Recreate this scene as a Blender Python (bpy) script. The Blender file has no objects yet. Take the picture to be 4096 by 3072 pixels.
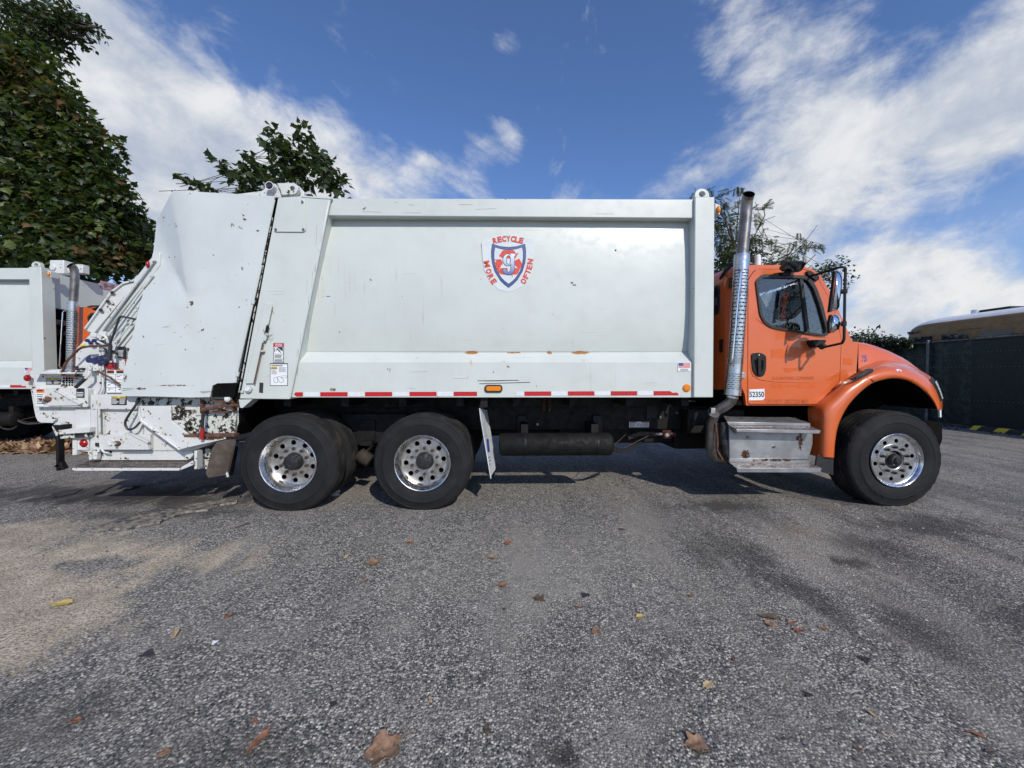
import bpy, bmesh, math, random
import numpy as np
from mathutils import Vector, Matrix, Euler, Quaternion, noise as mnoise
from mathutils.geometry import tessellate_polygon
R = math.radians
random.seed(7)
SC = bpy.context.scene
COL = SC.collection

# ------------------------------------------------------------------ camera
CAM = Vector((0.0, -3.95, 1.40))
YAW, PITCH, FPX = -1.2, -1.27, 1539.0
cd = bpy.data.cameras.new("camera")
cam = bpy.data.objects.new("camera", cd); COL.objects.link(cam)
cam.location = CAM
cam.rotation_euler = Euler((R(90 + PITCH), 0, R(YAW)), 'XYZ')
cd.sensor_width = 36.0
cd.lens = 36.0 * FPX / 4096.0
cd.clip_start = 0.05; cd.clip_end = 2000
SC.camera = cam
SC.render.resolution_x, SC.render.resolution_y = 1024, 768
ROT = cam.rotation_euler.to_matrix()

# ------------------------------------------------------------------ light
SUNV = Vector((0.42, -1.0, 0.76)).normalized()          # towards the sun
ELEV = math.asin(SUNV.z); AZ = math.atan2(SUNV.x, SUNV.y)
sd = bpy.data.lights.new("sun", 'SUN'); sd.energy = 3.6; sd.angle = R(0.55); sd.color = (1.0, 0.935, 0.845)
sun = bpy.data.objects.new("sun", sd); COL.objects.link(sun)
sun.location = (4, -12, 14)
sun.rotation_euler = (-SUNV).to_track_quat('-Z', 'Y').to_euler()
SC.view_settings.view_transform = 'Standard'; SC.view_settings.look = 'None'
SC.view_settings.exposure = 0.0; SC.view_settings.gamma = 1.0
SC.view_settings.use_curve_mapping = False
SC.cycles.max_bounces = 8
SC.cycles.use_denoising = True

def ray(px, py):
    return (ROT @ Vector(((px - 2048) / FPX, (1536 - py) / FPX, -1.0))).normalized()
def U(px, py, Y=0.0):
    "the place on the upright plane y = Y that is seen at a point of the photograph"
    d = ray(px, py); return CAM + d * ((Y - CAM.y) / d.y)
def G(px, py, z=0.0):
    d = ray(px, py); return CAM + d * ((z - CAM.z) / d.z)
def UX(px, py, X):
    d = ray(px, py); return CAM + d * ((X - CAM.x) / d.x)

# ------------------------------------------------------------------ node helper
def nd(nt, typ, ins=None, **props):
    n = nt.nodes.new(typ)
    for k, v in props.items(): setattr(n, k, v)
    for k, v in (ins or {}).items():
        s = n.inputs[k]
        if isinstance(v, bpy.types.NodeSocket): nt.links.new(v, s)
        else: s.default_value = v
    return n
def mth(nt, op, a, b=0.0, c=None, clamp=False):
    n = nt.nodes.new('ShaderNodeMath'); n.operation = op; n.use_clamp = clamp
    for i, v in enumerate((a, b) if c is None else (a, b, c)):
        if isinstance(v, bpy.types.NodeSocket): nt.links.new(v, n.inputs[i])
        else: n.inputs[i].default_value = v
    return n.outputs[0]
def vmth(nt, op, a, b=None, s=None):
    n = nt.nodes.new('ShaderNodeVectorMath'); n.operation = op
    for i, v in enumerate((a, b)):
        if v is None: continue
        if isinstance(v, bpy.types.NodeSocket): nt.links.new(v, n.inputs[i])
        else: n.inputs[i].default_value = v
    if s is not None:
        if isinstance(s, bpy.types.NodeSocket): nt.links.new(s, n.inputs['Scale'])
        else: n.inputs['Scale'].default_value = s
    return n.outputs['Value'] if op in ('DOT_PRODUCT', 'LENGTH', 'DISTANCE') else n.outputs[0]
def mr(nt, v, a, b, c=0.0, d=1.0, smooth=True):
    n = nt.nodes.new('ShaderNodeMapRange'); n.interpolation_type = 'SMOOTHSTEP' if smooth else 'LINEAR'
    for i, x in enumerate((v, a, b, c, d)):
        if isinstance(x, bpy.types.NodeSocket): nt.links.new(x, n.inputs[i])
        else: n.inputs[i].default_value = x
    return n.outputs[0]
def mix(nt, f, a, b, blend='MIX'):
    n = nt.nodes.new('ShaderNodeMix'); n.data_type = 'RGBA'; n.blend_type = blend
    for s, v in ((n.inputs[0], f), (n.inputs[6], a), (n.inputs[7], b)):
        if isinstance(v, bpy.types.NodeSocket): nt.links.new(v, s)
        elif isinstance(v, (int, float)): s.default_value = v
        else: s.default_value = (*v[:3], 1)
    return n.outputs[2]
def noise(nt, vec, scale, detail=3.0, rough=0.55, dist=0.0):
    n = nd(nt, 'ShaderNodeTexNoise', {'Scale': scale, 'Detail': detail, 'Roughness': rough, 'Distortion': dist})
    nt.links.new(vec, n.inputs['Vector']); return n.outputs[0]
def scl(nt, vec, s):
    return vmth(nt, 'MULTIPLY', vec, s)

# ------------------------------------------------------------------ sky with clouds
W = bpy.data.worlds.new("World"); SC.world = W; W.use_nodes = True
nt = W.node_tree; nt.nodes.clear()
out = nt.nodes.new('ShaderNodeOutputWorld')
sky = nd(nt, 'ShaderNodeTexSky', sky_type='NISHITA', sun_disc=False)
sky.sun_elevation = ELEV; sky.sun_rotation = AZ
sky.air_density = 1.0; sky.dust_density = 0.5; sky.ozone_density = 3.0; sky.altitude = 100
tc = nt.nodes.new('ShaderNodeTexCoord')
D = vmth(nt, 'NORMALIZE', tc.outputs['Generated'])
def sdir(x, y): return ray(x * 1.852, y * 1.852)
zz = nd(nt, 'ShaderNodeSeparateXYZ', {0: D}).outputs[2]
def combed(ax, f):
    "noise space drawn out along the wind direction ax"
    ax = (ROT @ Vector(ax)).normalized(); k = vmth(nt, 'DOT_PRODUCT', D, tuple(ax))
    return vmth(nt, 'SUBTRACT', D, vmth(nt, 'SCALE', tuple(ax), None, mth(nt, 'MULTIPLY', k, 1 - f)))
right = mr(nt, nd(nt, 'ShaderNodeSeparateXYZ', {0: D}).outputs[0], .02, .22)
cL, cR_ = combed((1, -.62, -.15), .24), combed((1, .40, .10), .13)
cv = vmth(nt, 'ADD', vmth(nt, 'SCALE', cL, None, mth(nt, 'SUBTRACT', 1.0, right)), vmth(nt, 'SCALE', cR_, None, right))
n1 = noise(nt, cv, 6.0, 10, 0.62, 0.3)
n4 = noise(nt, cv, 15.0, 9, 0.64, 0.5)
n2 = noise(nt, scl(nt, D, (1, 1, 1.5)), 6.0, 10, 0.62, 0.3)
nn = mth(nt, 'ADD', mth(nt, 'ADD', mth(nt, 'MULTIPLY', n1, 0.42), mth(nt, 'MULTIPLY', n4, 0.28)), mth(nt, 'MULTIPLY', n2, 0.30))
nn = mth(nt, 'MULTIPLY_ADD', mth(nt, 'SUBTRACT', nn, .5), 3.0, .42)
bias = None
BANKS = [  # where the cloud banks and the clear gaps of this afternoon stand: (x, y, radius deg, weight)
    (60, 130, 12, .26), (190, 250, 11, .27), (330, 320, 10, .25), (480, 290, 6, .16), (590, 390, 9, .25), (690, 310, 5, .15), (770, 400, 7, .25), (865, 395, 5, .25), (935, 400, 4, .18),
    (420, 470, 12, .24), (690, 440, 8, .20), (300, 420, 9, .20), (150, 30, 6, .12), (1062, 335, 3.9, .27), (1105, 275, 2.2, .14), (1167, 222, 1.5, .22), (1095, 100, 1.8, .18), (475, 92, 3, .16), (850, 225, 2.5, .15), (610, 130, 2.5, .10),
    (1540, 10, 4, .15), (1600, 130, 5, .14), (1690, 290, 8, .12), (1800, 330, 7, .12), (1900, 150, 8, .09), (2120, 260, 6, .27), (2190, 170, 6, .29), (1970, 320, 6, .20), (1560, 400, 6, .09), (1720, 420, 6, .10), (1830, 270, 6, .08),
    (1650, 560, 8, .10), (1800, 500, 7, .11), (2000, 520, 6, .06), (2020, 620, 8, .10), (1850, 650, 8, .08), (2100, 690, 9, .10), (1250, 400, 6, .19), (1390, 380, 6, .17), (1000, 235, 2.5, .12), (1480, 330, 5, .14), (930, 300, 3, .10), (760, 180, 2, .12),
    (1300, 130, 16, -.22), (820, 80, 12, -.20), (560, 50, 6, -.12), (960, 250, 5, -.10), (1330, 260, 7, -.14), (1990, 215, 4, -.20), (1940, 50, 7, -.12), (1440, 70, 7, -.14), (2080, 430, 4, -.13), (1430, 280, 5, -.10), (1950, 440, 4, -.10), (1560, 230, 4, -.10), (2090, 560, 4, -.08), (1740, 180, 4, -.08)]
for x, y, r, w in BANKS:
    if x > 1500 and w > 0: w = w * 1.2 + .035
    d = vmth(nt, 'DOT_PRODUCT', D, tuple(sdir(x, y)))
    t = mr(nt, d, math.cos(R(r * 1.25)), math.cos(R(r * 0.15)), 0.0, w)
    bias = t if bias is None else mth(nt, 'ADD', bias, t)
dens0 = mth(nt, 'ADD', nn, bias)
dens = mr(nt, dens0, 0.40, 1.02, 0.0, 0.97)
thin = mth(nt, 'ADD', dens, mr(nt, zz, 0.0, 0.40, 0.30, 0.0), clamp=True)
shade = mth(nt, 'ADD', mth(nt, 'MULTIPLY', n2, 0.7), mth(nt, 'MULTIPLY', noise(nt, scl(nt, D, (1, 1, 1.4)), 7.0, 6, 0.6), 0.45))
ccol = mix(nt, mr(nt, shade, 0.40, 0.72), (0.50, 0.575, 0.70), (0.95, 0.96, 0.975))
bs = nd(nt, 'ShaderNodeBackground', {'Color': mix(nt, 1.0, sky.outputs[0], (1.0, 1.16, 1.47), 'MULTIPLY'), 'Strength': 0.105})
bc = nd(nt, 'ShaderNodeBackground', {'Color': ccol, 'Strength': 0.88})
ms = nd(nt, 'ShaderNodeMixShader', {0: thin, 1: bs.outputs[0], 2: bc.outputs[0]})
nt.links.new(ms.outputs[0], out.inputs[0])

# ------------------------------------------------------------------ materials
def base(name, color=(.5, .5, .5), rough=.5, metal=0.0, **kw):
    m = bpy.data.materials.new(name); m.use_nodes = True
    b = m.node_tree.nodes['Principled BSDF']
    b.inputs['Base Color'].default_value = (*color, 1); b.inputs['Roughness'].default_value = rough
    b.inputs['Metallic'].default_value = metal
    for k, v in kw.items(): b.inputs[k].default_value = v
    return m, m.node_tree, b
def ocoord(nt): return nt.nodes.new('ShaderNodeTexCoord').outputs['Object']
def bump(nt, b, h, s=0.3, d=0.002):
    n = nd(nt, 'ShaderNodeBump', {'Strength': s, 'Distance': d, 'Height': h}); nt.links.new(n.outputs[0], b.inputs['Normal'])
def varied(name, c1, c2, scale=6, rough=.5, metal=0.0, rv=.15, bs=0.0, bscale=80, detail=5, **kw):
    "colour and gloss that wander between two values"
    m, nt, b = base(name, c1, rough, metal, **kw)
    o = ocoord(nt); n = noise(nt, o, scale, detail, .6)
    nt.links.new(mix(nt, mr(nt, n, .35, .68), c1, c2), b.inputs['Base Color'])
    nt.links.new(mr(nt, noise(nt, o, scale * 2.3, 4), .3, .7, rough - rv, min(1, rough + rv)), b.inputs['Roughness'])
    if bs: bump(nt, b, noise(nt, o, bscale, 3), bs)
    return m
def spot(nt, o, c, r):
    v = vmth(nt, 'MULTIPLY', vmth(nt, 'SUBTRACT', o, tuple(c)), tuple(1 / x for x in r))
    return mr(nt, vmth(nt, 'LENGTH', v), 0.15, 1.0, 1.0, 0.0)
ORG = Vector((0, 1.25, 0))
def white_paint(name, col=(.55, .592, .56), chipcol=((.022, .016, .013), (.095, .042, .02)), chip=.0, dirt=.25, spots=(), rough=.38, drip=.5, scr=.5, chipscale=16):
    m, nt, b = base(name, col, rough); b.inputs['Coat Weight'].default_value = .25; b.inputs['Coat Roughness'].default_value = .15
    o = ocoord(nt)
    c = mix(nt, mr(nt, noise(nt, o, 1.7, 4), .3, .7), col, tuple(x * .93 for x in col))
    # dusty film, vertical drips, fine horizontal brush scratches
    film = mth(nt, 'MULTIPLY', mr(nt, noise(nt, o, 5.5, 7, .65), .45, .8), dirt)
    c = mix(nt, film, c, (.40, .385, .35))
    dr = mth(nt, 'MULTIPLY', mr(nt, noise(nt, scl(nt, o, (38, 38, 1.1)), 1.0, 4), .58, .74), mr(nt, noise(nt, o, 1.6, 3), .48, .65))
    c = mix(nt, mth(nt, 'MULTIPLY', dr, drip * .55), c, (.33, .32, .30))
    sc = mth(nt, 'MULTIPLY', mr(nt, noise(nt, scl(nt, o, (1.6, 1.6, 95)), 1.0, 5, .6), .64, .72), mr(nt, noise(nt, o, 2.2, 4), .45, .62))
    c = mix(nt, mth(nt, 'MULTIPLY', sc, scr), c, (.30, .31, .32))
    cn = noise(nt, o, chipscale, 5, .62); cm = noise(nt, o, chipscale * .22, 3)
    ch = mr(nt, mth(nt, 'ADD', cn, mth(nt, 'MULTIPLY', cm, .55)), 1.0 - chip * .5, 1.015 - chip * .5)
    tot = ch
    rustc = mix(nt, mr(nt, noise(nt, o, 55, 4), .40, .70), chipcol[0], chipcol[1])
    halo = mr(nt, mth(nt, 'ADD', cn, mth(nt, 'MULTIPLY', cm, .55)), .92 - chip * .5, 1.01 - chip * .5)
    c = mix(nt, mth(nt, 'MULTIPLY', halo, .35 if chip > .12 else .12), c, (.50, .40, .26))
    for s in spots:
        ctr, rad, amt = s[:3]; colr = s[3] if len(s) > 3 else (.20, .085, .03); fine = s[4] if len(s) > 4 else 28
        sm = spot(nt, o, ctr, rad)
        f = mr(nt, mth(nt, 'ADD', mth(nt, 'MULTIPLY', sm, amt), noise(nt, o, fine, 6, .65)), .86, 1.02)
        h = mr(nt, mth(nt, 'ADD', mth(nt, 'MULTIPLY', sm, amt), noise(nt, o, fine * .5, 4)), .75, 1.05)
        c = mix(nt, mth(nt, 'MULTIPLY', h, .28), c, (.55, .38, .20))
        c = mix(nt, f, c, colr)
    c = mix(nt, tot, c, rustc)
    nt.links.new(c, b.inputs['Base Color'])
    nt.links.new(mth(nt, 'ADD', mth(nt, 'MULTIPLY', tot, .4), mr(nt, noise(nt, o, 9, 5), .3, .7, rough - .08, rough + .12)), b.inputs['Roughness'])
    h = mth(nt, 'SUBTRACT', mth(nt, 'MULTIPLY', noise(nt, o, 2.3, 2), 6.0), tot)
    bump(nt, b, h, .2, .004)
    return m
def L(px, py, Y=0.0): return U(px, py, Y) - ORG        # truck-local point, for stains on the truck's paint

MT = {}
MT['white'] = white_paint("white_body_paint", chip=-.05, dirt=.18, scr=.6, drip=.9, spots=[
    (L(1885, 1410, .1), (.13, 1.2, .035), .78, (.36, .17, .05)), (L(2055, 1410, .1), (.17, 1.2, .02), .55, (.36, .17, .05)), (L(2200, 1410, .1), (.06, 1.2, .03), .7, (.36, .17, .05)), (L(2325, 1410, .1), (.17, 1.2, .035), .78, (.36, .17, .05)),
    (L(1885, 1450, .1), (.05, 1.2, .13), .36, (.46, .30, .14), 40), (L(2330, 1440, .1), (.09, 1.2, .09), .34, (.46, .30, .14), 40), (L(1870, 1490, .03), (.03, 1.2, .2), .34, (.50, .40, .24)), (L(1940, 1500, .03), (.02, 1.2, .2), .30, (.50, .42, .28)), (L(1330, 1560, .03), (.07, 1.2, .05), .5, (.07, .055, .04)),
    (L(1310, 1185, .1), (.16, 1.2, .012), .46, (.05, .04, .035)), (L(1270, 1120, .0), (.05, 1.2, .35), .28, (.2, .19, .18), 40)])
MT['tail'] = white_paint("white_tailgate_paint", col=(.56, .60, .59), chip=.025, dirt=.16, scr=.75, drip=.35, spots=[
    (L(768, 1214), (.05, 1.2, .06), .55, (.07, .03, .02)), (L(690, 1542), (.42, 1.2, .02), .5, (.09, .07, .05)), (L(560, 1555), (.16, 1.2, .03), .45, (.03, .025, .02), 45),
    (L(1090, 862), (.05, 1.2, .03), .45, (.6, .33, .16)), (L(830, 1568), (.2, 1.2, .03), .5, (.3, .29, .27)), (L(700, 895), (.06, 1.2, .012), .5, (.05, .05, .05)), (L(500, 1510), (.05, 1.2, .1), .45, (.04, .03, .025), 50)])
MT['hopper'] = white_paint("worn_white_hopper_paint", col=(.61, .625, .61), chip=.135, dirt=.3, scr=.25, drip=.9, chipscale=30, spots=[
    (L(215, 1590, .05), (.3, .2, .13), .38, (.045, .02, .014), 30), (L(275, 1525, .1), (.14, .2, .1), .35, (.3, .14, .06)), (L(270, 1720, .1), (.2, .2, .04), .5, (.35, .16, .06)),
    (L(120, 1560, .1), (.06, .2, .16), .5, (.03, .02, .02), 60), (L(520, 1765, .1), (.35, .2, .09), .34, (.03, .02, .02), 60), (L(690, 1790, .05), (.2, .2, .06), .55, (.03, .024, .02), 55), (L(850, 1750, .05), (.32, .2, .05), .60, (.05, .028, .018), 40)])
MT['grimy'] = white_paint("grease_stained_white_paint", chipcol=((.010, .009, .008), (.035, .026, .02)), chip=.40, dirt=.7, scr=.1, drip=1.0, chipscale=22, spots=[
    (L(830, 1730, .2), (.6, .3, .1), .55, (.02, .017, .014), 35), (L(960, 1700, .2), (.2, .3, .3), .5, (.02, .017, .014), 45), (L(700, 1700, .2), (.3, .3, .2), .35, (.02, .017, .014), 45)])
MT['treadrust'] = varied("rusty_step_plate_metal", (.045, .036, .03), (.17, .15, .135), 30, .6, .2, bs=.6, bscale=220)
def orange_paint(name):
    col = (.585, .110, .021)
    m, nt, b = base(name, col, .3); b.inputs['Coat Weight'].default_value = .6; b.inputs['Coat Roughness'].default_value = .06
    o = ocoord(nt)
    c = mix(nt, mr(nt, noise(nt, o, 2.0, 5), .35, .7), col, (.59, .122, .029))
    c = mix(nt, mth(nt, 'MULTIPLY', mr(nt, noise(nt, o, 7, 7, .65), .5, .8), .22), c, (.45, .19, .10))
    fade = mr(nt, noise(nt, o, 60, 3), .74, .78)
    c = mix(nt, fade, c, (.25, .08, .03))
    nt.links.new(c, b.inputs['Base Color'])
    nt.links.new(mr(nt, noise(nt, o, 4, 6), .3, .7, .24, .42), b.inputs['Roughness'])
    bump(nt, b, noise(nt, o, 1.8, 2), .1, .02)
    return m
MT['orange'] = orange_paint("orange_cab_paint")
MT['ghost'] = varied("unfaded_orange_paint", (.58, .095, .010), (.60, .11, .016), 9, .35)
MT['ghostdark'] = varied("scraped_lettering_paint", (.42, .07, .016), (.50, .10, .022), 40, .45)
MT['black'] = varied("black_chassis_paint", (.006, .006, .0065), (.012, .011, .010), 7, .6, bs=.3, **{"Specular IOR Level": .25})
MT['blackplastic'] = varied("black_plastic", (.010, .010, .0105), (.017, .017, .0175), 20, .5, **{"Specular IOR Level": .3})
MT['rubberseal'] = varied("black_rubber_seal", (.012, .012, .013), (.022, .022, .022), 30, .5)
MT['void'] = varied("cavity_shade_and_black", (.004, .004, .004), (.007, .0065, .006), 6, .9, **{"Specular IOR Level": .08})  # near-black painting in the shade of gaps and hollows, also on black parts
def tyre_mat(name, tread):
    m, nt, b = base(name, (.022, .022, .023), .78, **{"Specular IOR Level": .25})
    o = ocoord(nt)
    dust = (.050, .042, .034) if tread else (.020, .020, .022)
    c = mix(nt, mr(nt, noise(nt, o, 6, 6, .65), .4, .75), (.0115, .0115, .0125), dust)
    c = mix(nt, mth(nt, 'MULTIPLY', mr(nt, noise(nt, o, 90, 3), .70, .76), .5), c, (.16, .15, .13))
    nt.links.new(c, b.inputs['Base Color'])
    bump(nt, b, noise(nt, o, 140 if not tread else 45, 4), .35, .002 if not tread else .006)
    return m
MT['tyre'] = tyre_mat("tyre_sidewall_rubber", False)
MT['tread'] = tyre_mat("tyre_tread_rubber", True)
MT['alloy'] = varied("polished_alloy", (.80, .80, .81), (.66, .66, .67), 9, .24, 1.0, .08)
MT['alloydull'] = varied("brake_dusted_alloy", (.74, .73, .71), (.52, .50, .47), 8, .33, 1.0, .1)
MT['steel'] = varied("exhaust_pipe_steel", (.19, .17, .155), (.30, .27, .25), 7, .38, .9, .1)
MT['heat'] = varied("chromed_heat_shield", (.66, .66, .66), (.50, .49, .48), 12, .27, .95, .08)
MT['chrome'] = varied("chrome", (.85, .86, .88), (.80, .81, .83), 5, .05, 1.0, .03)
def alu_step():
    m, nt, b = base("battered_aluminium", (.5, .5, .51), .42, .75)
    o = ocoord(nt)
    c = mix(nt, mr(nt, noise(nt, o, 5, 6), .35, .7), (.30, .305, .315), (.46, .465, .475))
    for ctr, rad, amt in ((L(2985, 1818, .12), (.10, .2, .09), .62), (L(3205, 1760, .12), (.05, .2, .26), .50), (L(3093, 1840, .12), (.75, .2, .035), .46), (L(3105, 1675, .2), (.16, .3, .03), .5), (L(3200, 1755, .1), (.05, .2, .06), .6)):
        c = mix(nt, mr(nt, mth(nt, 'ADD', mth(nt, 'MULTIPLY', spot(nt, o, ctr, rad), amt), noise(nt, o, 32, 6, .65)), .84, .96), c, (.10, .045, .025))
    nt.links.new(c, b.inputs['Base Color'])
    bump(nt, b, noise(nt, o, 3.5, 3), .35, .02)
    return m
MT['alu'] = alu_step()
def tread_plate():
    m, nt, b = base("aluminium_tread_plate", (.5, .5, .5), .4, .8)
    o = ocoord(nt)
    v = nd(nt, 'ShaderNodeTexVoronoi', {'Scale': 62.0}); nt.links.new(scl(nt, o, (1, 1, 1)), v.inputs['Vector'])
    dot = mr(nt, v.outputs['Distance'], .25, .5, 1, 0)
    c = mix(nt, dot, (.24, .22, .21), (.62, .62, .62))
    c = mix(nt, mr(nt, noise(nt, o, 14, 5), .56, .68), c, (.11, .06, .04))
    nt.links.new(c, b.inputs['Base Color']); bump(nt, b, dot, .6, .006)
    return m
MT['plate'] = tread_plate()
MT['rust'] = varied("rusted_iron", (.075, .032, .02), (.16, .075, .04), 22, .8, 0.1, bs=.5)
MT['red'] = varied("red_reflective_tape", (.50, .012, .018), (.42, .015, .02), 30, .3)
MT['tapewhite'] = varied("white_reflective_tape", (.62, .64, .67), (.70, .72, .74), 40, .28)
MT['darkred'] = varied("grimy_red_valve", (.045, .006, .006), (.08, .01, .01), 25, .6)
MT['redgrip'] = varied("red_handle_grip", (.40, .014, .018), (.25, .014, .014), 25, .4)
MT['amber'] = varied("amber_lens", (.75, .23, .01), (.62, .17, .005), 60, .15, 0, .05, bs=.5, bscale=180)
MT['redlens'] = varied("red_lens", (.35, .006, .012), (.22, .004, .01), 40, .18)
MT['clearlens'] = varied("clear_lens", (.55, .55, .56), (.75, .75, .76), 30, .12)
MT['print'] = varied("black_print", (.02, .02, .025), (.03, .03, .034), 30, .45)
MT['printwhite'] = varied("white_vinyl", (.74, .76, .77), (.70, .72, .73), 12, .42)
MT['plaque'] = varied("weathered_pink_plaque", (.42, .24, .25), (.50, .32, .33), 18, .6)
MT['plaquelet'] = varied("grey_plaque_lettering", (.13, .12, .13), (.2, .19, .2), 20, .6)
MT['emred'] = varied("emblem_red", (.56, .055, .035), (.60, .07, .04), 20, .4)
MT['emblue'] = varied("emblem_blue", (.045, .075, .27), (.07, .11, .30), 4, .4)
MT['embacking'] = varied("emblem_white_vinyl", (.60, .65, .655), (.575, .625, .63), 7, .35)
m_, nt_, b_ = base("emblem_letter_gradient", (.5, .6, .8), .4)
o_ = ocoord(nt_); z_ = nd(nt_, 'ShaderNodeSeparateXYZ', {0: o_}).outputs[2]
nt_.links.new(mix(nt_, mr(nt_, z_, L(2040, 1095, .1).z, L(2040, 1015, .1).z, 0, 1, False), (.10, .15, .40), (.74, .78, .86)), b_.inputs['Base Color'])
MT['emgrad'] = m_
MT['blueprint'] = varied("blue_print", (.03, .05, .30), (.05, .08, .34), 20, .45)
MT['yellow'] = varied("yellow_print", (.75, .52, .02), (.68, .46, .03), 20, .5)
MT['orangeprint'] = varied("orange_print", (.70, .16, .02), (.62, .13, .02), 20, .5)
MT['rag'] = varied("dark_blue_plastic", (.012, .018, .06), (.02, .03, .1), 14, .5)
MT['whiteflap'] = varied("scuffed_white_rubber", (.62, .64, .65), (.48, .49, .49), 9, .5)
MT['brownflap'] = varied("muddy_rubber_flap", (.055, .042, .034), (.10, .08, .065), 9, .85, bs=.4, bscale=30)
MT['seat'] = varied("dark_seat_fabric", (.02, .02, .022), (.035, .035, .037), 30, .9)
def glass(name, tint=(.955, .99, .985), refl=.045, body=.0):
    m = bpy.data.materials.new(name); m.use_nodes = True; nt = m.node_tree; nt.nodes.clear()
    o = nt.nodes.new('ShaderNodeOutputMaterial')
    tr = nd(nt, 'ShaderNodeBsdfTransparent', {'Color': (*tint, 1)})
    gl = nd(nt, 'ShaderNodeBsdfGlossy', {'Color': (1, 1, 1, 1), 'Roughness': .015})
    lw = nd(nt, 'ShaderNodeLayerWeight', {'Blend': .22})
    f = mth(nt, 'ADD', mth(nt, 'MULTIPLY', lw.outputs['Fresnel'], .9), refl, clamp=True)
    nt.links.new(nd(nt, 'ShaderNodeMixShader', {0: f, 1: tr.outputs[0], 2: gl.outputs[0]}).outputs[0], o.inputs[0])
    return m
MT['glass'] = glass("side_window_glass")
MT['darkglass'] = varied("dark_tinted_glass", (.02, .025, .03), (.03, .035, .04), 5, .06, 0, .02)

# ------------------------------------------------------------------ mesh builder
CUR = Vector((0, 0, 0))
def rpoly(pts, r, n=4):
    "round the corners of a 2D/3D outline"
    P = [Vector(p) for p in pts]; o = []
    for i, p in enumerate(P):
        a, b = P[i - 1], P[(i + 1) % len(P)]
        da, db = (a - p), (b - p); la, lb = da.length, db.length
        rr = r[i] if isinstance(r, (list, tuple)) else r
        k = min(rr, la * .45, lb * .45)
        if k < 1e-6: o.append(p); continue
        s, e = p + da / la * k, p + db / lb * k
        for j in range(n + 1):
            t = j / n; o.append((s * (1 - t) + p * t) * (1 - t) + (p * (1 - t) + e * t) * t)
    return o
def rpath(pts, r, n=5):
    P = [Vector(p) for p in pts]; o = [P[0]]
    for i in range(1, len(P) - 1):
        a, p, b = P[i - 1], P[i], P[i + 1]; da, db = a - p, b - p; la, lb = da.length, db.length
        k = min(r, la * .48, lb * .48); s, e = p + da / la * k, p + db / lb * k
        for j in range(n + 1):
            t = j / n; o.append((s * (1 - t) + p * t) * (1 - t) + (p * (1 - t) + e * t) * t)
    o.append(P[-1]); return o
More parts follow.
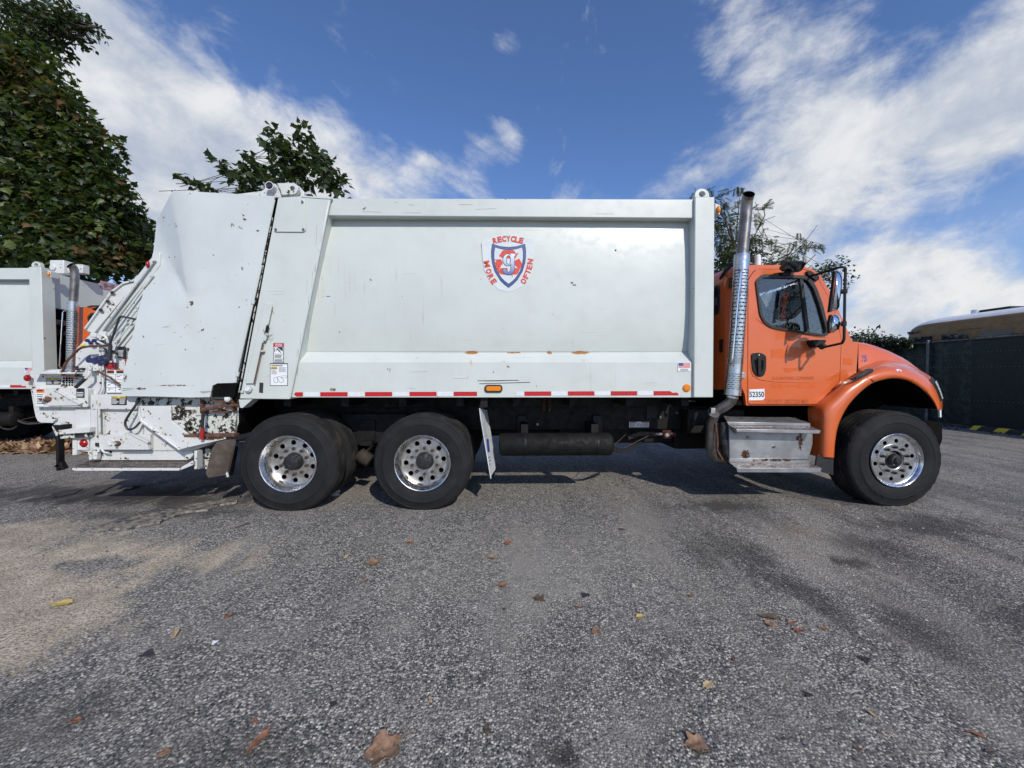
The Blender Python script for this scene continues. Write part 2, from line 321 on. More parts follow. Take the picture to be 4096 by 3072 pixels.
class MB:
    def __init__(s): s.v, s.f, s.m = [], [], []
    def add(s, vs, fs, mi=0):
        k = len(s.v); s.v += [tuple(v) for v in vs]; s.f += [tuple(i + k for i in f) for f in fs]; s.m += [mi] * len(fs); return s
    def box(s, a, b, mi=0):
        (x0, y0, z0), (x1, y1, z1) = a, b
        return s.add([(x0, y0, z0), (x1, y0, z0), (x1, y1, z0), (x0, y1, z0), (x0, y0, z1), (x1, y0, z1), (x1, y1, z1), (x0, y1, z1)],
                     [(0, 3, 2, 1), (4, 5, 6, 7), (0, 1, 5, 4), (1, 2, 6, 5), (2, 3, 7, 6), (3, 0, 4, 7)], mi)
    def hexa(s, p8, mi=0):
        return s.add(p8, [(0, 3, 2, 1), (4, 5, 6, 7), (0, 1, 5, 4), (1, 2, 6, 5), (2, 3, 7, 6), (3, 0, 4, 7)], mi)
    def prism(s, pts, vec, mi=0, holes=(), back=True):
        P = [Vector(p) for p in pts]; V = Vector(vec); n = len(P)
        if holes:
            loops = [P] + [[Vector(q) for q in h] for h in holes]
            flat = [p for l in loops for p in l]; tri = tessellate_polygon(loops); m = len(flat)
            s.add(flat + [p + V for p in flat], [tuple(t) for t in tri] + [tuple(i + m for i in reversed(t)) for t in tri], mi)
            k0 = 0; fs = []
            for l in loops:
                c = len(l)
                for i in range(c): fs.append((k0 + i, k0 + (i + 1) % c, m + k0 + (i + 1) % c, m + k0 + i))
                k0 += c
            s.add(flat + [p + V for p in flat], fs, mi)
        else:
            fs = [tuple(range(n))] + ([tuple(reversed(range(n, 2 * n)))] if back else []) + [(i, n + i, n + (i + 1) % n, (i + 1) % n) for i in range(n)]
            s.add(P + [p + V for p in P], fs, mi)
        return s
    def plate(s, px, Y, th=.01, mi=0, holes=(), r=0):
        if r: px = rpoly([(*p, 0) for p in px], r)
        return s.prism([U(p[0], p[1], Y) for p in px], (0, th, 0), mi, [[U(q[0], q[1], Y) for q in h] for h in holes])
    def rect(s, x0, y0, x1, y1, Y, th=.004, mi=0): return s.plate([(x0, y0), (x1, y0), (x1, y1), (x0, y1)], Y, th, mi)
    def tube(s, path, r, n=10, mi=0, caps=True):
        P = [Vector(p) for p in path]; vs, fs = [], []
        T = [(P[min(i + 1, len(P) - 1)] - P[max(i - 1, 0)]).normalized() for i in range(len(P))]
        u = T[0].orthogonal().normalized()
        for i, p in enumerate(P):
            u = (u - T[i] * u.dot(T[i])).normalized(); w = T[i].cross(u)
            rr = r[i] if isinstance(r, (list, tuple)) else r
            vs += [p + (u * math.cos(a) + w * math.sin(a)) * rr for a in (2 * math.pi * k / n for k in range(n))]
        for i in range(len(P) - 1):
            for k in range(n): fs.append((i * n + k, i * n + (k + 1) % n, (i + 1) * n + (k + 1) % n, (i + 1) * n + k))
        if caps: fs += [tuple(reversed(range(n))), tuple(range((len(P) - 1) * n, len(P) * n))]
        return s.add(vs, fs, mi)
    def cyl(s, a, b, r, n=16, mi=0): return s.tube([a, b], r, n, mi)
    def lathe(s, prof, c, n=48, mi=0, mis=None):
        "turn (radius, depth along +y) about the axis through c"
        c = Vector(c); vs, fs, ms = [], [], []
        for k in range(n):
            a = 2 * math.pi * k / n
            vs += [c + Vector((r * math.cos(a), y, r * math.sin(a))) for r, y in prof]
        q = len(prof)
        for k in range(n):
            for i in range(q - 1):
                fs.append((k * q + i, k * q + i + 1, ((k + 1) % n) * q + i + 1, ((k + 1) % n) * q + i)); ms.append(mis[i] if mis else mi)
        k0 = len(s.v); s.v += [tuple(v) for v in vs]; s.f += [tuple(i + k0 for i in f) for f in fs]; s.m += ms; return s
    def ball(s, c, rad, nu=16, nv=10, mi=0, M=None):
        c = Vector(c); rad = Vector(rad if hasattr(rad, '__len__') else (rad,) * 3); vs, fs = [], []
        for j in range(nv + 1):
            t = math.pi * j / nv
            for i in range(nu):
                a = 2 * math.pi * i / nu; p = Vector((math.sin(t) * math.cos(a) * rad.x, math.sin(t) * math.sin(a) * rad.y, math.cos(t) * rad.z))
                vs.append(c + (M @ p if M else p))
        for j in range(nv):
            for i in range(nu): fs.append((j * nu + i, (j + 1) * nu + i, (j + 1) * nu + (i + 1) % nu, j * nu + (i + 1) % nu))
        return s.add(vs, fs, mi)
    def grid(s, rows, mi=0):
        n = len(rows[0]); vs = [p for r in rows for p in r]; fs = []
        for i in range(len(rows) - 1):
            for j in range(n - 1): fs.append((i * n + j, i * n + j + 1, (i + 1) * n + j + 1, (i + 1) * n + j))
        return s.add(vs, fs, mi)
    def build(s, name, mats, parent=None, smooth=30, bev=0, kind=None, label=None, recalc=True, solid=0):
        me = bpy.data.meshes.new(name)
        me.from_pydata([(x - CUR.x, y - CUR.y, z - CUR.z) for x, y, z in s.v], [], s.f)
        for m in (mats if isinstance(mats, (list, tuple)) else [mats]): me.materials.append(MT[m] if isinstance(m, str) else m)
        me.polygons.foreach_set('material_index', s.m)
        if recalc:
            bm = bmesh.new(); bm.from_mesh(me); bmesh.ops.remove_doubles(bm, verts=bm.verts, dist=1e-6)
            bmesh.ops.recalc_face_normals(bm, faces=bm.faces); bm.to_mesh(me); bm.free()
        if smooth:
            me.polygons.foreach_set('use_smooth', [True] * len(me.polygons)); me.set_sharp_from_angle(angle=R(smooth))
        me.update()
        o = bpy.data.objects.new(name, me); COL.objects.link(o)
        if parent is not None: o.parent = parent
        else: o.location = CUR
        if kind: o['kind'] = kind
        if label: o['label'] = label
        if solid:
            md = o.modifiers.new('thick', 'SOLIDIFY'); md.thickness = solid; md.offset = 0
        if solid:
            es = o.modifiers.new('edges', 'EDGE_SPLIT'); es.split_angle = R(smooth or 30)
        if bev:
            md = o.modifiers.new('bevel', 'BEVEL'); md.width = bev; md.segments = 2; md.limit_method = 'ANGLE'; md.angle_limit = R(40)
        return o
from mathutils.bvhtree import BVHTree
def press_on(mb, o, off=.004):
    "lay flat print onto a curved body, seen from the side"
    t = BVHTree.FromPolygons([v.co + CUR for v in o.data.vertices], [tuple(q.vertices) for q in o.data.polygons]); out_ = []
    for v in mb.v:
        d_ = (Vector(v) - CAM).normalized(); h = t.ray_cast(CAM, d_)[0]
        out_.append(tuple(h - d_ * off) if h is not None and abs(h.y - v[1]) < .4 else v)
    mb.v = out_
def thing(name, label, cat, loc, group=None):
    global CUR
    o = bpy.data.objects.new(name, None); COL.objects.link(o); o.location = loc; CUR = Vector(loc)
    o['label'] = label; o['category'] = cat
    if group: o['group'] = group
    return o
def tag(o, label, cat, group=None):
    o['label'] = label; o['category'] = cat
    if group: o['group'] = group
    return o
def at(v):
    global CUR
    CUR = Vector(v)

_fonts = {}
def glyphs(text, bold=0.0, shear=0.0, spacing=1.0):
    key = (text, bold, shear, spacing)
    if key in _fonts: return _fonts[key]
    c = bpy.data.curves.new('t', 'FONT'); c.body = text; c.offset = bold; c.shear = shear; c.space_character = spacing; c.resolution_u = 4
    o = bpy.data.objects.new('t', c); COL.objects.link(o)
    dg = bpy.context.evaluated_depsgraph_get(); me = bpy.data.meshes.new_from_object(o.evaluated_get(dg))
    vs = [v.co.copy() for v in me.vertices]; fs = [tuple(p.vertices) for p in me.polygons]
    bpy.data.objects.remove(o); bpy.data.curves.remove(c); bpy.data.meshes.remove(me)
    x0, x1 = min(v.x for v in vs), max(v.x for v in vs); y0, y1 = min(v.y for v in vs), max(v.y for v in vs)
    r = ([((v.x - x0) / (x1 - x0), (v.y - y0) / (y1 - y0)) for v in vs], fs); _fonts[key] = r; return r
def text_quad(mb, text, tl, tr, bl, mi=0, **kw):
    "lettering that fills the parallelogram top-left, top-right, bottom-left"
    vs, fs = glyphs(text, **kw); tl, tr, bl = Vector(tl), Vector(tr), Vector(bl)
    mb.add([bl + (tr - tl) * x + (tl - bl) * y for x, y in vs], fs, mi)
def text_px(mb, text, x0, y0, x1, y1, Y, mi=0, **kw):
    text_quad(mb, text, U(x0, y0, Y), U(x1, y0, Y), U(x0, y1, Y), mi, **kw)
def letter_at(mb, ch, c, h, w, ang, mi=0, nrm=None, **kw):
    "one letter centred on c in the x-z plane, turned by ang degrees"
    vs, fs = glyphs(ch, **kw); ca, sa = math.cos(R(ang)), math.sin(R(ang)); c = Vector(c)
    mb.add([c + Vector((((x - .5) * w) * ca - ((y - .5) * h) * sa, 0, ((x - .5) * w) * sa + ((y - .5) * h) * ca)) for x, y in vs], fs, mi)
# ================================================================== ground, first of the setting
def ground_mat():
    m, nt, b = base("worn_gravel_asphalt", (.1, .1, .1), .85)
    o = nt.nodes.new('ShaderNodeTexCoord').outputs['Object']
    def vor(scale, rnd=1.0):
        v = nd(nt, 'ShaderNodeTexVoronoi', {'Scale': scale, 'Randomness': rnd}); nt.links.new(o, v.inputs['Vector']); return v
    xs = nd(nt, 'ShaderNodeSeparateXYZ', {0: o}); X, Y = xs.outputs[0], xs.outputs[1]
    v1 = vor(90.0); v2 = vor(230.0)
    g1 = nd(nt, 'ShaderNodeSeparateColor', {0: v1.outputs['Color']}).outputs[0]
    g2 = nd(nt, 'ShaderNodeSeparateColor', {0: v2.outputs['Color']}).outputs[1]
    stone = mix(nt, mr(nt, g1, .10, .85), (.022, .024, .030), (.40, .395, .385))
    stone = mix(nt, mr(nt, g1, .90, .93), stone, (.58, .57, .545))
    fine = mix(nt, mr(nt, g2, .1, .9), (.045, .046, .050), (.36, .355, .34))
    edge = mr(nt, v1.outputs['Distance'], .38, .70)
    c = mix(nt, edge, stone, mix(nt, .55, fine, (.05, .05, .053)))
    c = mix(nt, mth(nt, 'MULTIPLY', mr(nt, noise(nt, o, 3.5, 6, .6), .46, .68), .6), c, fine)
    c = mix(nt, mth(nt, 'MULTIPLY', mr(nt, noise(nt, o, 13, 5, .65), .44, .62), .45), c, mix(nt, 1.0, c, (.42, .42, .43), 'MULTIPLY'))     # worn smooth places
    # broad wear: pale dusty tracks and dark oily or damp ones, drawn out along the way the trucks drive in
    broad = noise(nt, scl(nt, o, (1.0, .42, 1)), 1.15, 5, .6, .3)
    broad2 = noise(nt, scl(nt, o, (1.25, .30, 1)), 1.7, 6, .62, .5)
    c = mix(nt, mth(nt, 'MULTIPLY', mr(nt, broad, .48, .70), .50), c, (.27, .262, .245))
    rightside = mr(nt, X, .8, 3.0)
    dk = mth(nt, 'MULTIPLY', mr(nt, broad2, .46, .58), mth(nt, 'ADD', .30, mth(nt, 'MULTIPLY', rightside, .48)))
    c = mix(nt, dk, c, mix(nt, .6, (.016, .016, .018), c))
    tan = mth(nt, 'MULTIPLY', mr(nt, noise(nt, scl(nt, o, (1.0, .5, 1)), 2.4, 5, .6, .4), .56, .72), mth(nt, 'MULTIPLY', rightside, .7))
    c = mix(nt, tan, c, (.15, .125, .10))
    # sandy dirt spilled on the left, with a bare dark strip in it
    def blot(cx, cy, rx, ry, lo=.35, hi=.75, ns=2.6, amt=.9):
        d = vmth(nt, 'LENGTH', vmth(nt, 'MULTIPLY', vmth(nt, 'SUBTRACT', o, (cx, cy, 0)), (1 / rx, 1 / ry, 0)))
        f = mth(nt, 'SUBTRACT', 1.0, d)
        f = mth(nt, 'ADD', f, mth(nt, 'MULTIPLY', mth(nt, 'SUBTRACT', noise(nt, scl(nt, o, (1, .5, 1)), ns, 10, .70, .4), .5), 2.6))
        return mth(nt, 'MULTIPLY', mr(nt, f, lo, hi), amt)
    sand = mth(nt, 'MAXIMUM', blot(-3.1, -1.75, 1.25, .95, .12, .50), blot(-3.2, -1.0, 1.7, .55, .18, .65))
    sand = mth(nt, 'MAXIMUM', sand, blot(-4.6, -.6, 2.2, .75, .25, .8, amt=.75))
    spk = mr(nt, noise(nt, o, 55, 5, .7), .41, .55)
    sand = mth(nt, 'MULTIPLY', sand, mth(nt, 'ADD', .14, mth(nt, 'MULTIPLY', spk, .86)))
    sandc = mix(nt, mr(nt, noise(nt, o, 5, 6), .35, .7), (.36, .315, .245), (.55, .485, .395))
    sandc = mix(nt, .12, sandc, fine, 'MULTIPLY')
    c = mix(nt, sand, c, sandc)
    bare = blot(-3.05, -1.08, .62, .22, .35, .7, 3.2, .85)
    c = mix(nt, bare, c, mix(nt, .45, stone, (.03, .032, .038)))
    c = mix(nt, blot(.25, -1.25, 1.7, .95, .1, .9, 2.2, .42), c, mix(nt, .5, (.30, .295, .28), c))
    # oil stains; those under the truck also paint in its shade
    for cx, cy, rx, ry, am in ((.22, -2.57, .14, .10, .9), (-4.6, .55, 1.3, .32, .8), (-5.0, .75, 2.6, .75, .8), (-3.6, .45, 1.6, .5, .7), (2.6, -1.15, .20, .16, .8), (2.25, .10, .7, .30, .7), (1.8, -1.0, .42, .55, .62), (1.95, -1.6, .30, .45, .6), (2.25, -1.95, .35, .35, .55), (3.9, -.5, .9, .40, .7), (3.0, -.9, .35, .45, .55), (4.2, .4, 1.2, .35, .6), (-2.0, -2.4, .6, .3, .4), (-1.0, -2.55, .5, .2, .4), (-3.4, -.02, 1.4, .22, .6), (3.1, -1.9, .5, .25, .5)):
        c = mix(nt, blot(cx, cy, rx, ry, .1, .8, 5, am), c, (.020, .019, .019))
    c = mix(nt, blot(.45, -2.5, .28, .14, .3, .9, 6, .6), c, (.17, .16, .15))
    c = mix(nt, 1.0, c, (1.26, 1.19, 1.08), 'MULTIPLY')
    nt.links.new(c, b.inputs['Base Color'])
    h = mth(nt, 'ADD', mth(nt, 'MULTIPLY', mth(nt, 'SUBTRACT', 1.0, v1.outputs['Distance']), mth(nt, 'ADD', .4, g1)), mth(nt, 'MULTIPLY', g2, .35))
    h = mth(nt, 'ADD', h, mth(nt, 'MULTIPLY', noise(nt, o, 4, 4), 1.5))
    bump(nt, b, h, .9, .006)
    return m
at((0, 0, 0))
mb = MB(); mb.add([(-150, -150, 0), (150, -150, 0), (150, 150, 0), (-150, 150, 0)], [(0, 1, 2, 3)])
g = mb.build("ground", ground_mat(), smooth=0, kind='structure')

# ================================================================== the garbage truck
truck = thing("garbage_truck", "white rear loading garbage truck with orange cab, filling the foreground side on", "garbage truck", ORG)
FAR = 2.5
# ---- load box: core, curved side, rail, posts, ledge, skirt
core = MB()
zt = U(1330, 800, .04).z; zb = U(1330, 1586, .03).z; xl = U(1180, 1580, .05).x; xr = U(2775, 1000, .05).x
core.box((xl - .05, .17, zb), (xr, FAR - .17, zt - .03))
box = core.build("load_box", 'white', truck, bev=.006)
def sub(mb, name, mat, parent=box, **k): return mb.build(name, mat, parent, **k)
def lx(y): return 1325 - (y - 795) * .2012        # sloping right edge of the rear bolster
rows = []
for y, d in ((872, .158), (890, .150), (930, .135), (1000, .122), (1120, .112), (1250, .112), (1340, .125), (1390, .142), (1407, .152)):
    rows.append([U(lx(y) + (2776 - lx(y)) * k / 24, y, d - .006 * math.sin(math.pi * k / 24)) for k in range(25)])
sub(MB().grid(rows), "side_panel", 'white', recalc=False)
for s in (0, 1):
    Y0 = .04 if s == 0 else FAR - .04
    def W_(px, py, Y): p = U(px, py, Y); return p if s == 0 else Vector((p.x, FAR - p.y, p.z))
    r = MB(); pts = [(1310, 793), (2779, 797), (2779, 872), (1310, 862)]
    r.prism([W_(*p, .04) for p in pts], (0, .13 if s == 0 else -.13, 0)); sub(r, "top_rail", 'white', bev=.006)
    r = MB()      # sloped ledge under the panel
    a = [W_(1225, 1407, .155), W_(2776, 1407, .155), W_(2776, 1451, .035), W_(1195, 1451, .035)]
    b = [W_(1190, 1449.5, .036), W_(2776, 1449.5, .036), W_(2776, 1590, .036), W_(1160, 1590, .036)]
    r.add(a, [(0, 1, 2, 3)]); r.prism(b, (0, .13 if s == 0 else -.13, 0)); sub(r, "lower_skirt", 'white', bev=.004)
    r = MB(); r.prism([W_(*p, 0) for p in ((2781, 787), (2859, 787), (2853, 1590), (2775, 1590))], (0, .2 if s == 0 else -.2, 0)); sub(r, "corner_post", 'white', bev=.008)
    r = MB(); r.prism([W_(*p, 0) for p in ((1112, 790), (1205, 784), (1320, 795), (1158, 1597), (958, 1595))], (0, .18 if s == 0 else -.18, 0)); sub(r, "rear_bolster", 'white', bev=.006)
# front bulkhead and its beams
f = MB(); f.box((xr, .2, 2.58), (xr + .13, FAR - .2, zt)); bulk = sub(f, "bulkhead", 'white', bev=.006)
for zz_ in (2.30, 2.12, 1.5): f = MB(); f.box((xr + .01, .25, zz_), (xr + .10, FAR - .25, zz_ + .09)); sub(f, "cross_beam", 'alloydull')
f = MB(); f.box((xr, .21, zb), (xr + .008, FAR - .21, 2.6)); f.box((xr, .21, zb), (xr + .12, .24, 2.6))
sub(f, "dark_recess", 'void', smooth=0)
# lip on the bolster's top, weld seam beside the panel
r = MB(); r.plate([(1205, 782), (1326, 791), (1324, 796), (1204, 788)], -.006, .1); sub(r, "edge_lip", 'white')
r = MB(); r.tube([U(1321, 800, -.004), U(1160, 1593, -.004)], .006, 6); sub(r, "weld_seam", 'white')
# lifting eyes on the front posts
for Y in (.03, FAR - .11):
    r = MB(); cc = (1500 / 1, 0)
    px = [(2780, 788)] + [(2808 - 28 * math.cos(a), 778 - 24 * math.sin(a)) for a in np.linspace(.1, math.pi - .1, 12)] + [(2838, 788)]
    hole = [(2809 - 13 * math.cos(a), 776 - 11 * math.sin(a)) for a in np.linspace(0, 2 * math.pi, 13)[:-1]]
    P = [U(*p, .03) for p in px]; H = [[U(*p, .03) for p in hole]]
    if Y > 1: P = [Vector((p.x, Y, p.z)) for p in P]; H = [[Vector((p.x, Y, p.z)) for p in H[0]]]
    r.prism(P, (0, .06, 0), 0, H); sub(r, "lifting_eye", 'white', bev=.003)
# amber lamp box at the front top corner
r = MB(); r.plate([(2861, 812), (2882, 822), (2880, 860), (2861, 850)], .06, .12); lampbox = sub(r, "lamp_bracket", 'white', bev=.003)
r = MB(); c = U(2874, 838, .05); r.ball(c, (.022, .02, .036)); sub(r, "marker_lamp", 'amber')
# bolted cover
r = MB(); r.plate([(1127, 795), (1220, 795), (1224, 928), (1092, 927)], -.012, .010, r=16); cover = sub(r, "cover_plate", 'white', bev=.003)
for p in ((1210, 808), (1214, 918), (1104, 918)):
    r = MB(); c = U(*p, -.014); r.cyl(c, c + Vector((0, -.010, 0)), .011, 8); sub(r, "bolt", 'steel')
# latch bar of the tailgate and its pin
r = MB(); r.plate([(1056, 1211), (1086, 1216), (1018, 1534), (982, 1534)], -.022, .02); sub(r, "latch_bar", 'white', bev=.004)
r = MB(); r.tube([U(1088, 1219, -.03), U(1072, 1296, -.03)], .0065, 8); r.tube([U(1052, 1370, -.03), U(1016, 1534, -.03)], .0065, 8, 1)
r.cyl(U(1071, 1302, -.032), U(1065, 1330, -.032), .013, 10, 2); r.cyl(U(1068, 1333, -.032), U(1058, 1362, -.032), .014, 10, 0); r.box(U(1043, 1407, -.04), U(1063, 1402, .0), 0)
sub(r, "latch_rod", ['white', 'rust', 'black'])
r = MB(); r.tube([U(1053, 1318, -.05), U(1058, 1330, -.05), U(1068, 1345, -.045), U(1090, 1338, -.05), U(1075, 1352, -.05)], .003, 5); sub(r, "wire_tie", 'steel')
r = MB(); c = U(991, 1556, -.03); r.cyl(c, c + Vector((0, .05, 0)), .034, 20); r.cyl(c + Vector((0, -.012, 0)), c, .022, 16, 1); sub(r, "pivot_pin", ['white', 'tapewhite'])
r = MB(); r.rect(962, 1562, 972, 1571, -.02, .05); r.plate([(955, 1598), (1010, 1597), (970, 1632), (960, 1630)], .01, .12); sub(r, "pin_bracket", 'white')
r = MB(); r.plate([(1038, 1530), (1053, 1531), (1051, 1572), (1036, 1570)], -.004, .004); sub(r, "tape_patch", 'print')
# paint torn along the edge, scratches: thin scraped lines
r = MB()
for a, b in (((1910, 1523), (2075, 1521)), ((1917, 1535), (2120, 1529)), ((1260, 1180), (1310, 1184)), ((1335, 1183), (1372, 1186))):
    r.tube([U(*a, .0345 if a[1] > 1450 else .115), U(*b, .0345 if b[1] > 1450 else .115)], .0035, 5)
sub(r, "scrape", 'print')
MT['scuff'] = varied("grey_scuff", (.26, .26, .255), (.40, .40, .39), 30, .6)
r = MB(); rg = random.Random(12)
for k in range(13):
    y = rg.uniform(860, 1400); x = lx(y) - rg.choice((5, 7, 9, 12, 16, 30)) * rg.uniform(.7, 1.3); l_ = rg.uniform(25, 110)
    r.tube([U(x, y, -.0005), U(x - l_ * .06, y + l_, -.0005)], rg.uniform(.0008, .0018), 4)
for k in range(5):
    y = rg.uniform(830, 1500); x = rg.uniform(lx(y) - 190, lx(y) - 40); r.tube([U(x, y, -.0005), U(x + rg.uniform(20, 90), y + rg.uniform(-5, 5), -.0005)], .0008, 4)
for k in range(12):
    x = rg.uniform(1210, 2700); y = rg.choice((rg.uniform(802, 866), rg.uniform(1462, 1555))); r.tube([U(x, y, .034 if y > 1000 else .0385), U(x + rg.uniform(10, 90), y + rg.uniform(-3, 3), .034 if y > 1000 else .0385)], .0009, 4)
sub(r, "scuff_marks", 'scuff', smooth=0, kind='stuff')

# tape
X_ = [(1176, 1211, 'red'), (1214, 1278, 'w'), (1281, 1390, 'red'), (1393, 1457, 'w'), (1460, 1568, 'red'), (1571, 1635, 'w'), (1638, 1746, 'red'), (1749, 1812, 'w'), (1815, 1908, 'red'),
      (2066, 2096, 'w'), (2098, 2204, 'red'), (2206, 2270, 'w'), (2272, 2377, 'red'), (2379, 2442, 'w'), (2444, 2548, 'red'), (2550, 2613, 'w'), (2615, 2716, 'red')]
for a, b, k in X_:
    yy = lambda x: 1569 - (x - 1176) * .0032
    r = MB()
    pts = [(a, yy(a)), (b, yy(b)), (b, yy(b) + 17), (a, yy(a) + 17)]
    if a == 1176: pts = [(a + 6, yy(a)), (b, yy(b)), (b, yy(b) + 17), (a + 10, yy(a) + 17), (a, yy(a) + 9)]
    if b == 2716: pts = [(a, yy(a)), (b - 36, yy(b)), (b - 26, yy(b) + 7), (b - 8, yy(b) + 6), (b, yy(b) + 13), (b - 4, yy(b) + 17), (a, yy(a) + 17)]
    r.plate(pts, .032, .003); r.build("reflective_tape", 'red' if k == 'red' else 'tapewhite', truck, smooth=0)
# side lamps
r = MB(); r.plate([(1938, 1539), (2010, 1539), (2010, 1570), (1938, 1570)], .020, .015, r=15); lp = r.build("side_lamp", 'rubberseal', truck, bev=.003)
r = MB(); r.plate([(1944, 1545), (2004, 1545), (2004, 1564), (1944, 1564)], .013, .015, r=9); r.build("lens", 'amber', lp, bev=.004)
r = MB(); c = U(2747, 1552, .03); r.lathe([(.0, -.012), (.03, -.010), (.041, -.002), (.041, .006)], c, 24); r.build("round_reflector", 'amber', truck)
# flag sticker
def flag(x0, y0, x1, y1, Y, parent):
    r = MB(); r.rect(x0, y0, x1, y1, Y, .002, 0); w, h = x1 - x0, y1 - y0
    for k in range(7): r.rect(x0 + w * .06, y0 + h * (.06 + .085 * k), x1 - w * .06, y0 + h * (.06 + .085 * k + .048), Y - .0012, .001, 1)
    r.rect(x0 + w * .06, y0 + h * .06, x0 + w * .42, y0 + h * .38, Y - .002, .001, 2)
    for k in range(2): r.rect(x0 + w * .2, y0 + h * (.74 + .12 * k), x1 - w * .2, y0 + h * (.79 + .12 * k), Y - .0012, .001, 3)
    return r.build("flag_sticker", ['printwhite', 'emred', 'emblue', 'print'], parent, smooth=0)
flag(2711, 1449, 2764, 1485, .030, truck)
# warning stickers on the bolster
def lines(r, x0, y0, x1, y1, n, Y, mi, seed=0, fill=.5):
    rg = random.Random(seed); h = (y1 - y0) / n
    for k in range(n): r.rect(x0, y0 + k * h, x1 - (x1 - x0) * rg.uniform(0, .35), y0 + k * h + h * fill, Y, .001, mi)
Y = -.003
r = MB(); r.rect(1093, 1372, 1135, 1451, Y, .003, 1); r.rect(1095, 1388, 1133, 1449, Y - .001, .001, 0); r.rect(1093.5, 1372.5, 1134.5, 1387, Y - .0015, .001, 2)
text_px(r, "PELIGRO", 1101, 1374.5, 1129, 1379.5, Y - .003, 0, bold=.02); text_px(r, "DANGER", 1101, 1381, 1129, 1386, Y - .003, 0, bold=.02)
r.plate([(1097, 1391), (1100, 1391), (1100, 1410), (1097, 1409)], Y - .002, .001, 1); r.plate([(1108, 1388.5), (1131, 1388.5), (1131, 1406)], Y - .002, .001, 1)
for a, b, w in (((1108, 1394), (1114, 1400), 4), ((1103, 1399), (1109, 1393), 2), ((1114, 1399), (1117, 1405), 4), ((1117, 1404), (1122, 1403), 2.5), ((1117, 1405), (1124, 1411), 2.5), ((1110, 1399), (1105, 1405), 2)):
    d = (Vector((*b, 0)) - Vector((*a, 0))).normalized(); n = Vector((-d.y, d.x, 0)) * w / 2; A, B = Vector((*a, 0)), Vector((*b, 0))
    r.plate([(A + n)[:2], (B + n)[:2], (B - n)[:2], (A - n)[:2]], Y - .0022, .001, 1)
r.rect(1095, 1415, 1133, 1416, Y - .002, .001, 1); lines(r, 1098, 1419, 1132, 1433, 5, Y - .002, 1, 3); r.rect(1095, 1435, 1133, 1436, Y - .002, .001, 1); lines(r, 1098, 1438, 1132, 1448, 5, Y - .002, 1, 4)
r.build("danger_sticker", ['printwhite', 'print', 'red'], truck, smooth=0)
r = MB(); r.rect(1080, 1453, 1151, 1543, Y, .003, 1); r.rect(1082, 1457, 1149, 1541, Y - .001, .001, 0); lines(r, 1086, 1460, 1146, 1466, 3, Y - .002, 1, 5)
r.rect(1083, 1467, 1109, 1476, Y - .002, .001, 2); text_px(r, "CAUTION", 1086, 1468.5, 1107, 1472.5, Y - .003, 1, bold=.02); r.rect(1083, 1474, 1109, 1476, Y - .003, .001, 1)
lines(r, 1085, 1480, 1110, 1499, 6, Y - .002, 1, 6, .3); lines(r, 1115, 1469, 1147, 1490, 7, Y - .002, 1, 7, .3)
def stroke(pts, w, Y, mi):
    for a, b in zip(pts[:-1], pts[1:]):
        A, B = Vector((*a, 0)), Vector((*b, 0)); d = (B - A).normalized(); n = Vector((-d.y, d.x, 0)) * w / 2
        r.plate([(A + n)[:2], (B + n)[:2], (B - n)[:2], (A - n)[:2]], Y, .001, mi)
stroke([(1096, 1510), (1095, 1520), (1099, 1531), (1112, 1530), (1108, 1508), (1096, 1510)], 1.1, Y - .002, 1); stroke([(1108, 1508), (1118, 1506), (1130, 1514), (1136, 1524), (1126, 1531), (1119, 1529), (1108, 1510)], 1.1, Y - .002, 1)
stroke([(1126, 1503), (1147, 1503), (1147, 1511), (1126, 1511), (1126, 1503)], .8, Y - .002, 1)
r.build("instruction_sticker", ['printwhite', 'print', 'yellow'], truck, smooth=0)

# ---- emblem on the side panel
EY = .1035
def m(x, y): return (1850 + .1808 * x, 900 + .1808 * y)
def mp(pts): return [m(*p) for p in pts]
r = MB(); back = [(420, 380), (480, 318), (650, 262), (800, 232), (1020, 218), (1250, 238), (1500, 300), (1585, 350), (1600, 430), (1585, 760), (1565, 900), (1480, 1150), (1300, 1370), (1120, 1465), (1000, 1480), (800, 1425), (600, 1250), (480, 1000), (440, 700)]
r.plate(mp(back), EY, .002); emblem = r.build("emblem", 'embacking', truck, smooth=0)
half = [(1020, 488), (1205, 468), (1385, 415), (1405, 560), (1405, 700), (1385, 850), (1330, 1030), (1210, 1225), (1120, 1315), (1020, 1390)]
sh = half + [(2040 - x, y) for x, y in reversed(half[1:-1])]
def shrink(k, ky=None): return [(1020 + (x - 1020) * k, 880 + (y - 880) * (ky or k)) for x, y in sh]
r = MB(); r.plate(mp(sh), EY - .002, .0015, 0); r.plate(mp(shrink(.965, .968)), EY - .0035, .0015, 1); r.plate(mp(shrink(.845, .848)), EY - .005, .0015, 0); r.plate(mp(shrink(.82, .822)), EY - .0065, .0015, 2)
r.build("shield", ['print', 'emblue', 'embacking'], emblem, smooth=0)
r = MB()
for pts in ([(805, 685), (880, 572), (910, 553), (1120, 553), (1150, 572), (1185, 632), (1245, 610), (1165, 742), (1020, 740), (890, 735)],
            [(705, 760), (855, 760), (890, 830), (890, 870), (862, 880), (815, 985), (835, 1075), (800, 1055), (712, 885), (714, 850), (748, 790)],
            [(1150, 795), (1252, 740), (1318, 850), (1315, 890), (1225, 1070), (1190, 1095), (1105, 1098), (1110, 1162), (1072, 1095), (1130, 952), (1243, 950), (1205, 935), (1150, 870)],
            [(840, 952), (1000, 952), (1000, 1095), (880, 1095), (838, 1080), (820, 990)]):
    r.plate(mp(pts), EY - .008, .0015)
r.build("recycling_symbol", 'emred', emblem, smooth=0)
r = MB()
